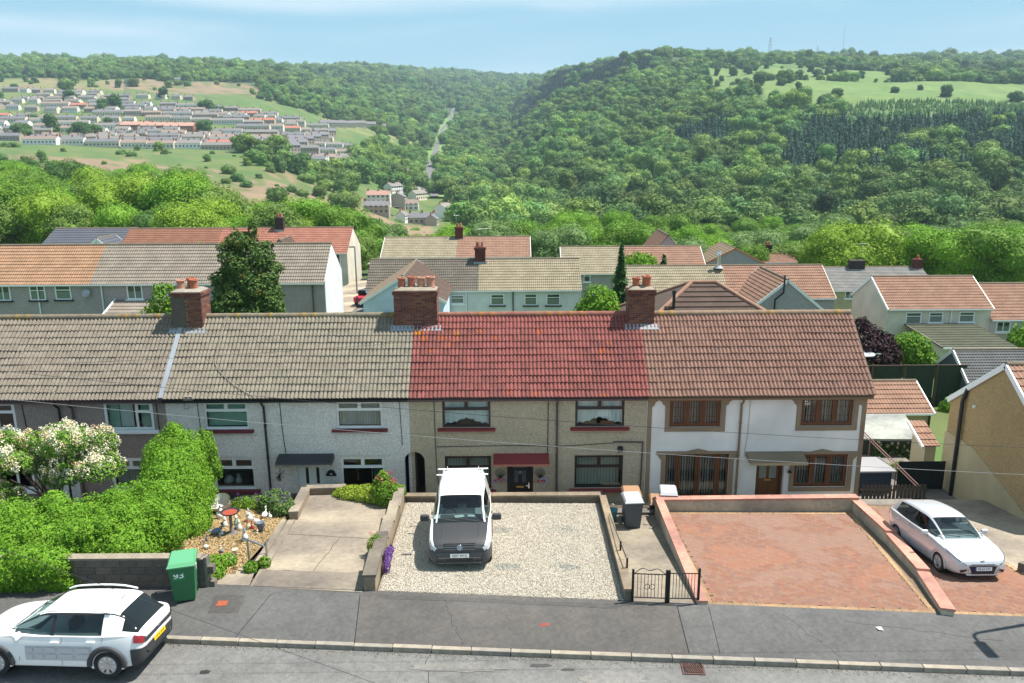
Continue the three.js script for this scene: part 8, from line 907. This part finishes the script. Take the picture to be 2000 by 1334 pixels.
  const df = thing('panel_fence', 'very dark fence between the store and the tan gable', 'fence', [16.3, -2.7, -29.6]); for (let i = 0; i < 12; i++) mesh('board', box(0.15, 1.9, 0.02 + (i % 2) * 0.012, -0.9 + i * 0.155, 0.95, 0), mat(lin(0.02, 0.028, 0.024), { map: woodT }), df);
  setting(flat([[20.9, -37], [24.2, -37], [28, -50], [24, -50]], -3.98, mat(lin(0.085, 0.22, 0.02), { map: stainT }), 'lawn'), 'bright green strip of lawn'); 
  const bs = thing('garden_bench', 'dark slatted bench on the lawn strip', 'bench', [22.3, -3.98, -40.2]); for (let i = 0; i < 3; i++) mesh('slat', box(1.5, 0.1, 0.03, 0, 0.55 + i * 0.16, -0.2), M.blackMatt, bs); mesh('seat', box(1.5, 0.06, 0.4, 0, 0.42, 0), M.blackMatt, bs); for (const x of [-0.7, 0.7]) mesh('leg', box(0.06, 0.9, 0.4, x, 0.45, -0.02), M.blackMatt, bs);
  const sl = thing('garden_toy', 'white and cream plastic toy on the lawn', 'toy', [22.1, -3.98, -38.6]); mesh('body', new THREE.SphereGeometry(0.3, 12, 8).scale(1.2, 0.7, 1).translate(0, 0.2, 0), M.whitePvc, sl); mesh('slide', box(1.0, 0.05, 0.3, 0.6, 0.2, 0.1, 0.3, 0, -0.2), mat(lin(0.6, 0.5, 0.35)), sl);
  const tb = thing('garden_table', 'round white garden table behind the green fence', 'table', [20.9, -3.4, -46]); mesh('top', cyl(0.7, 0.7, 0.05, 0, 2.75, 0, 20), M.whitePvc, tb); mesh('leg', cyl(0.08, 0.08, 2.75, 0, 0, 0, 8), M.whitePvc, tb);
  const po = thing('paddling_cover', 'turquoise striped cover behind the green fence', 'cover', [20.6, -2.0, -44.7]); for (let i = 0; i < 6; i++) mesh('stripe', box(0.16, 0.04, 1.1, -0.4 + i * 0.17, 1.7, 0, 0, -0.25), i % 2 ? M.whitePvc : mat(lin(0.2, 0.5, 0.55)), po);
}
{ // street lamp just outside the frame on the right, whose shadow falls on the pavement, and overhead wires
  const l = thing('street_lamp', 'tall grey street lamp on the pavement beside the right drive', 'street lamp', [13.62, 0.12, -17.35]); mesh('post', cyl(0.07, 0.045, 5.3, 0, 0, 0, 12), M.steel, l); mesh('arm', tube([V(0, 5.2, 0), V(-0.03, 5.5, 0.08), V(-0.05, 5.55, 0.35)], 0.04, 12, 8), M.steel, l); mesh('lamp_head', new RoundedBoxGeometry(0.26, 0.12, 0.62, 3, 0.05).translate(-0.06, 5.5, 0.62), M.kerb, l);
  const w = (label, a, b, sag, r, m) => { const p = []; for (let i = 0; i <= 12; i++) { const u = i / 12; p.push(a.clone().lerp(b, u).add(V(0, -sag * 4 * u * (1 - u), 0))); } tag(mesh('overhead_wire', tube(p, r, 48, 5), m), label, 'wire'); };
  const dk = mat(lin(0.03, 0.03, 0.033)), pale = mat(lin(0.25, 0.25, 0.26));
  w('pale overhead wire crossing low over the brown door of the white house', V(-14, 6.6, -16.2), V(14, 4.2, -16.2), 0.25, 0.005, pale); w('dark overhead wire crossing the white pebbledash front', V(-14, 7.1, -16.6), V(14, 4.7, -16.6), 0.3, 0.005, dk); w('dark overhead wire dropping across the roof of the white crossover', V(-9.5, 5.4, -12), V(1.5, 0.7, -12), 0, 0.004, dk); w('thin dark overhead wire below the gutters', V(-14, 6.4, -18), V(-3, 5.1, -26), 0.1, 0.005, dk);
}

{ // television aerials and a dish on the roofs behind
  const aerial = (x, y, z, ry, label) => { const t = thing('tv_aerial', label, 'aerial', [x, y, z], ry), l = []; for (let i = 0; i < 9; i++) l.push(bar(V(-0.5 + i * 0.13, 1.5, -0.18), V(-0.5 + i * 0.13, 1.5, 0.18), 0.008, 4)); mesh('mast', bar(V(0, 0, 0), V(0, 1.55, 0), 0.02, 6), M.steel, t); mesh('boom', bar(V(-0.6, 1.5, 0), V(0.7, 1.5, 0), 0.012, 5), M.steel, t); mesh('element', l, M.steel, t).userData.kind = 'stuff'; };
  aerial(-2.3, 3.6, -65.2, 0.5, 'thin aerial on the chimney of the pale semi detached pair'); aerial(-25.5, 4.2, -88, 1.2, 'thin aerial beside the chimney of the red roofed row'); aerial(37, 0.0, -84, 0.2, 'thin aerial on the pale slate roof'); aerial(-6.3, 2.6, -92, 2.0, 'thin aerial on the tall brick chimney pair');
  for (const [x, y, z, label] of [[-29.2, 1.9, -54.15, 'small satellite dish on the mauve terrace wall'], [31.9, -2.5, -60.05, 'small satellite dish on the cream house wall']]) { const t = thing('satellite_dish', label, 'dish', [x, y, z]); mesh('dish', lathe([[0.001, 0], [0.15, 0.03], [0.28, 0.1], [0.29, 0.1], [0.15, 0.02]], 14).rotateX(1.1).translate(0, 0, 0.12), M.steel, t); mesh('bracket', bar(V(0, -0.1, 0), V(0, 0, 0.14), 0.02), M.steel, t); }
}
renderer.render(scene, camera);
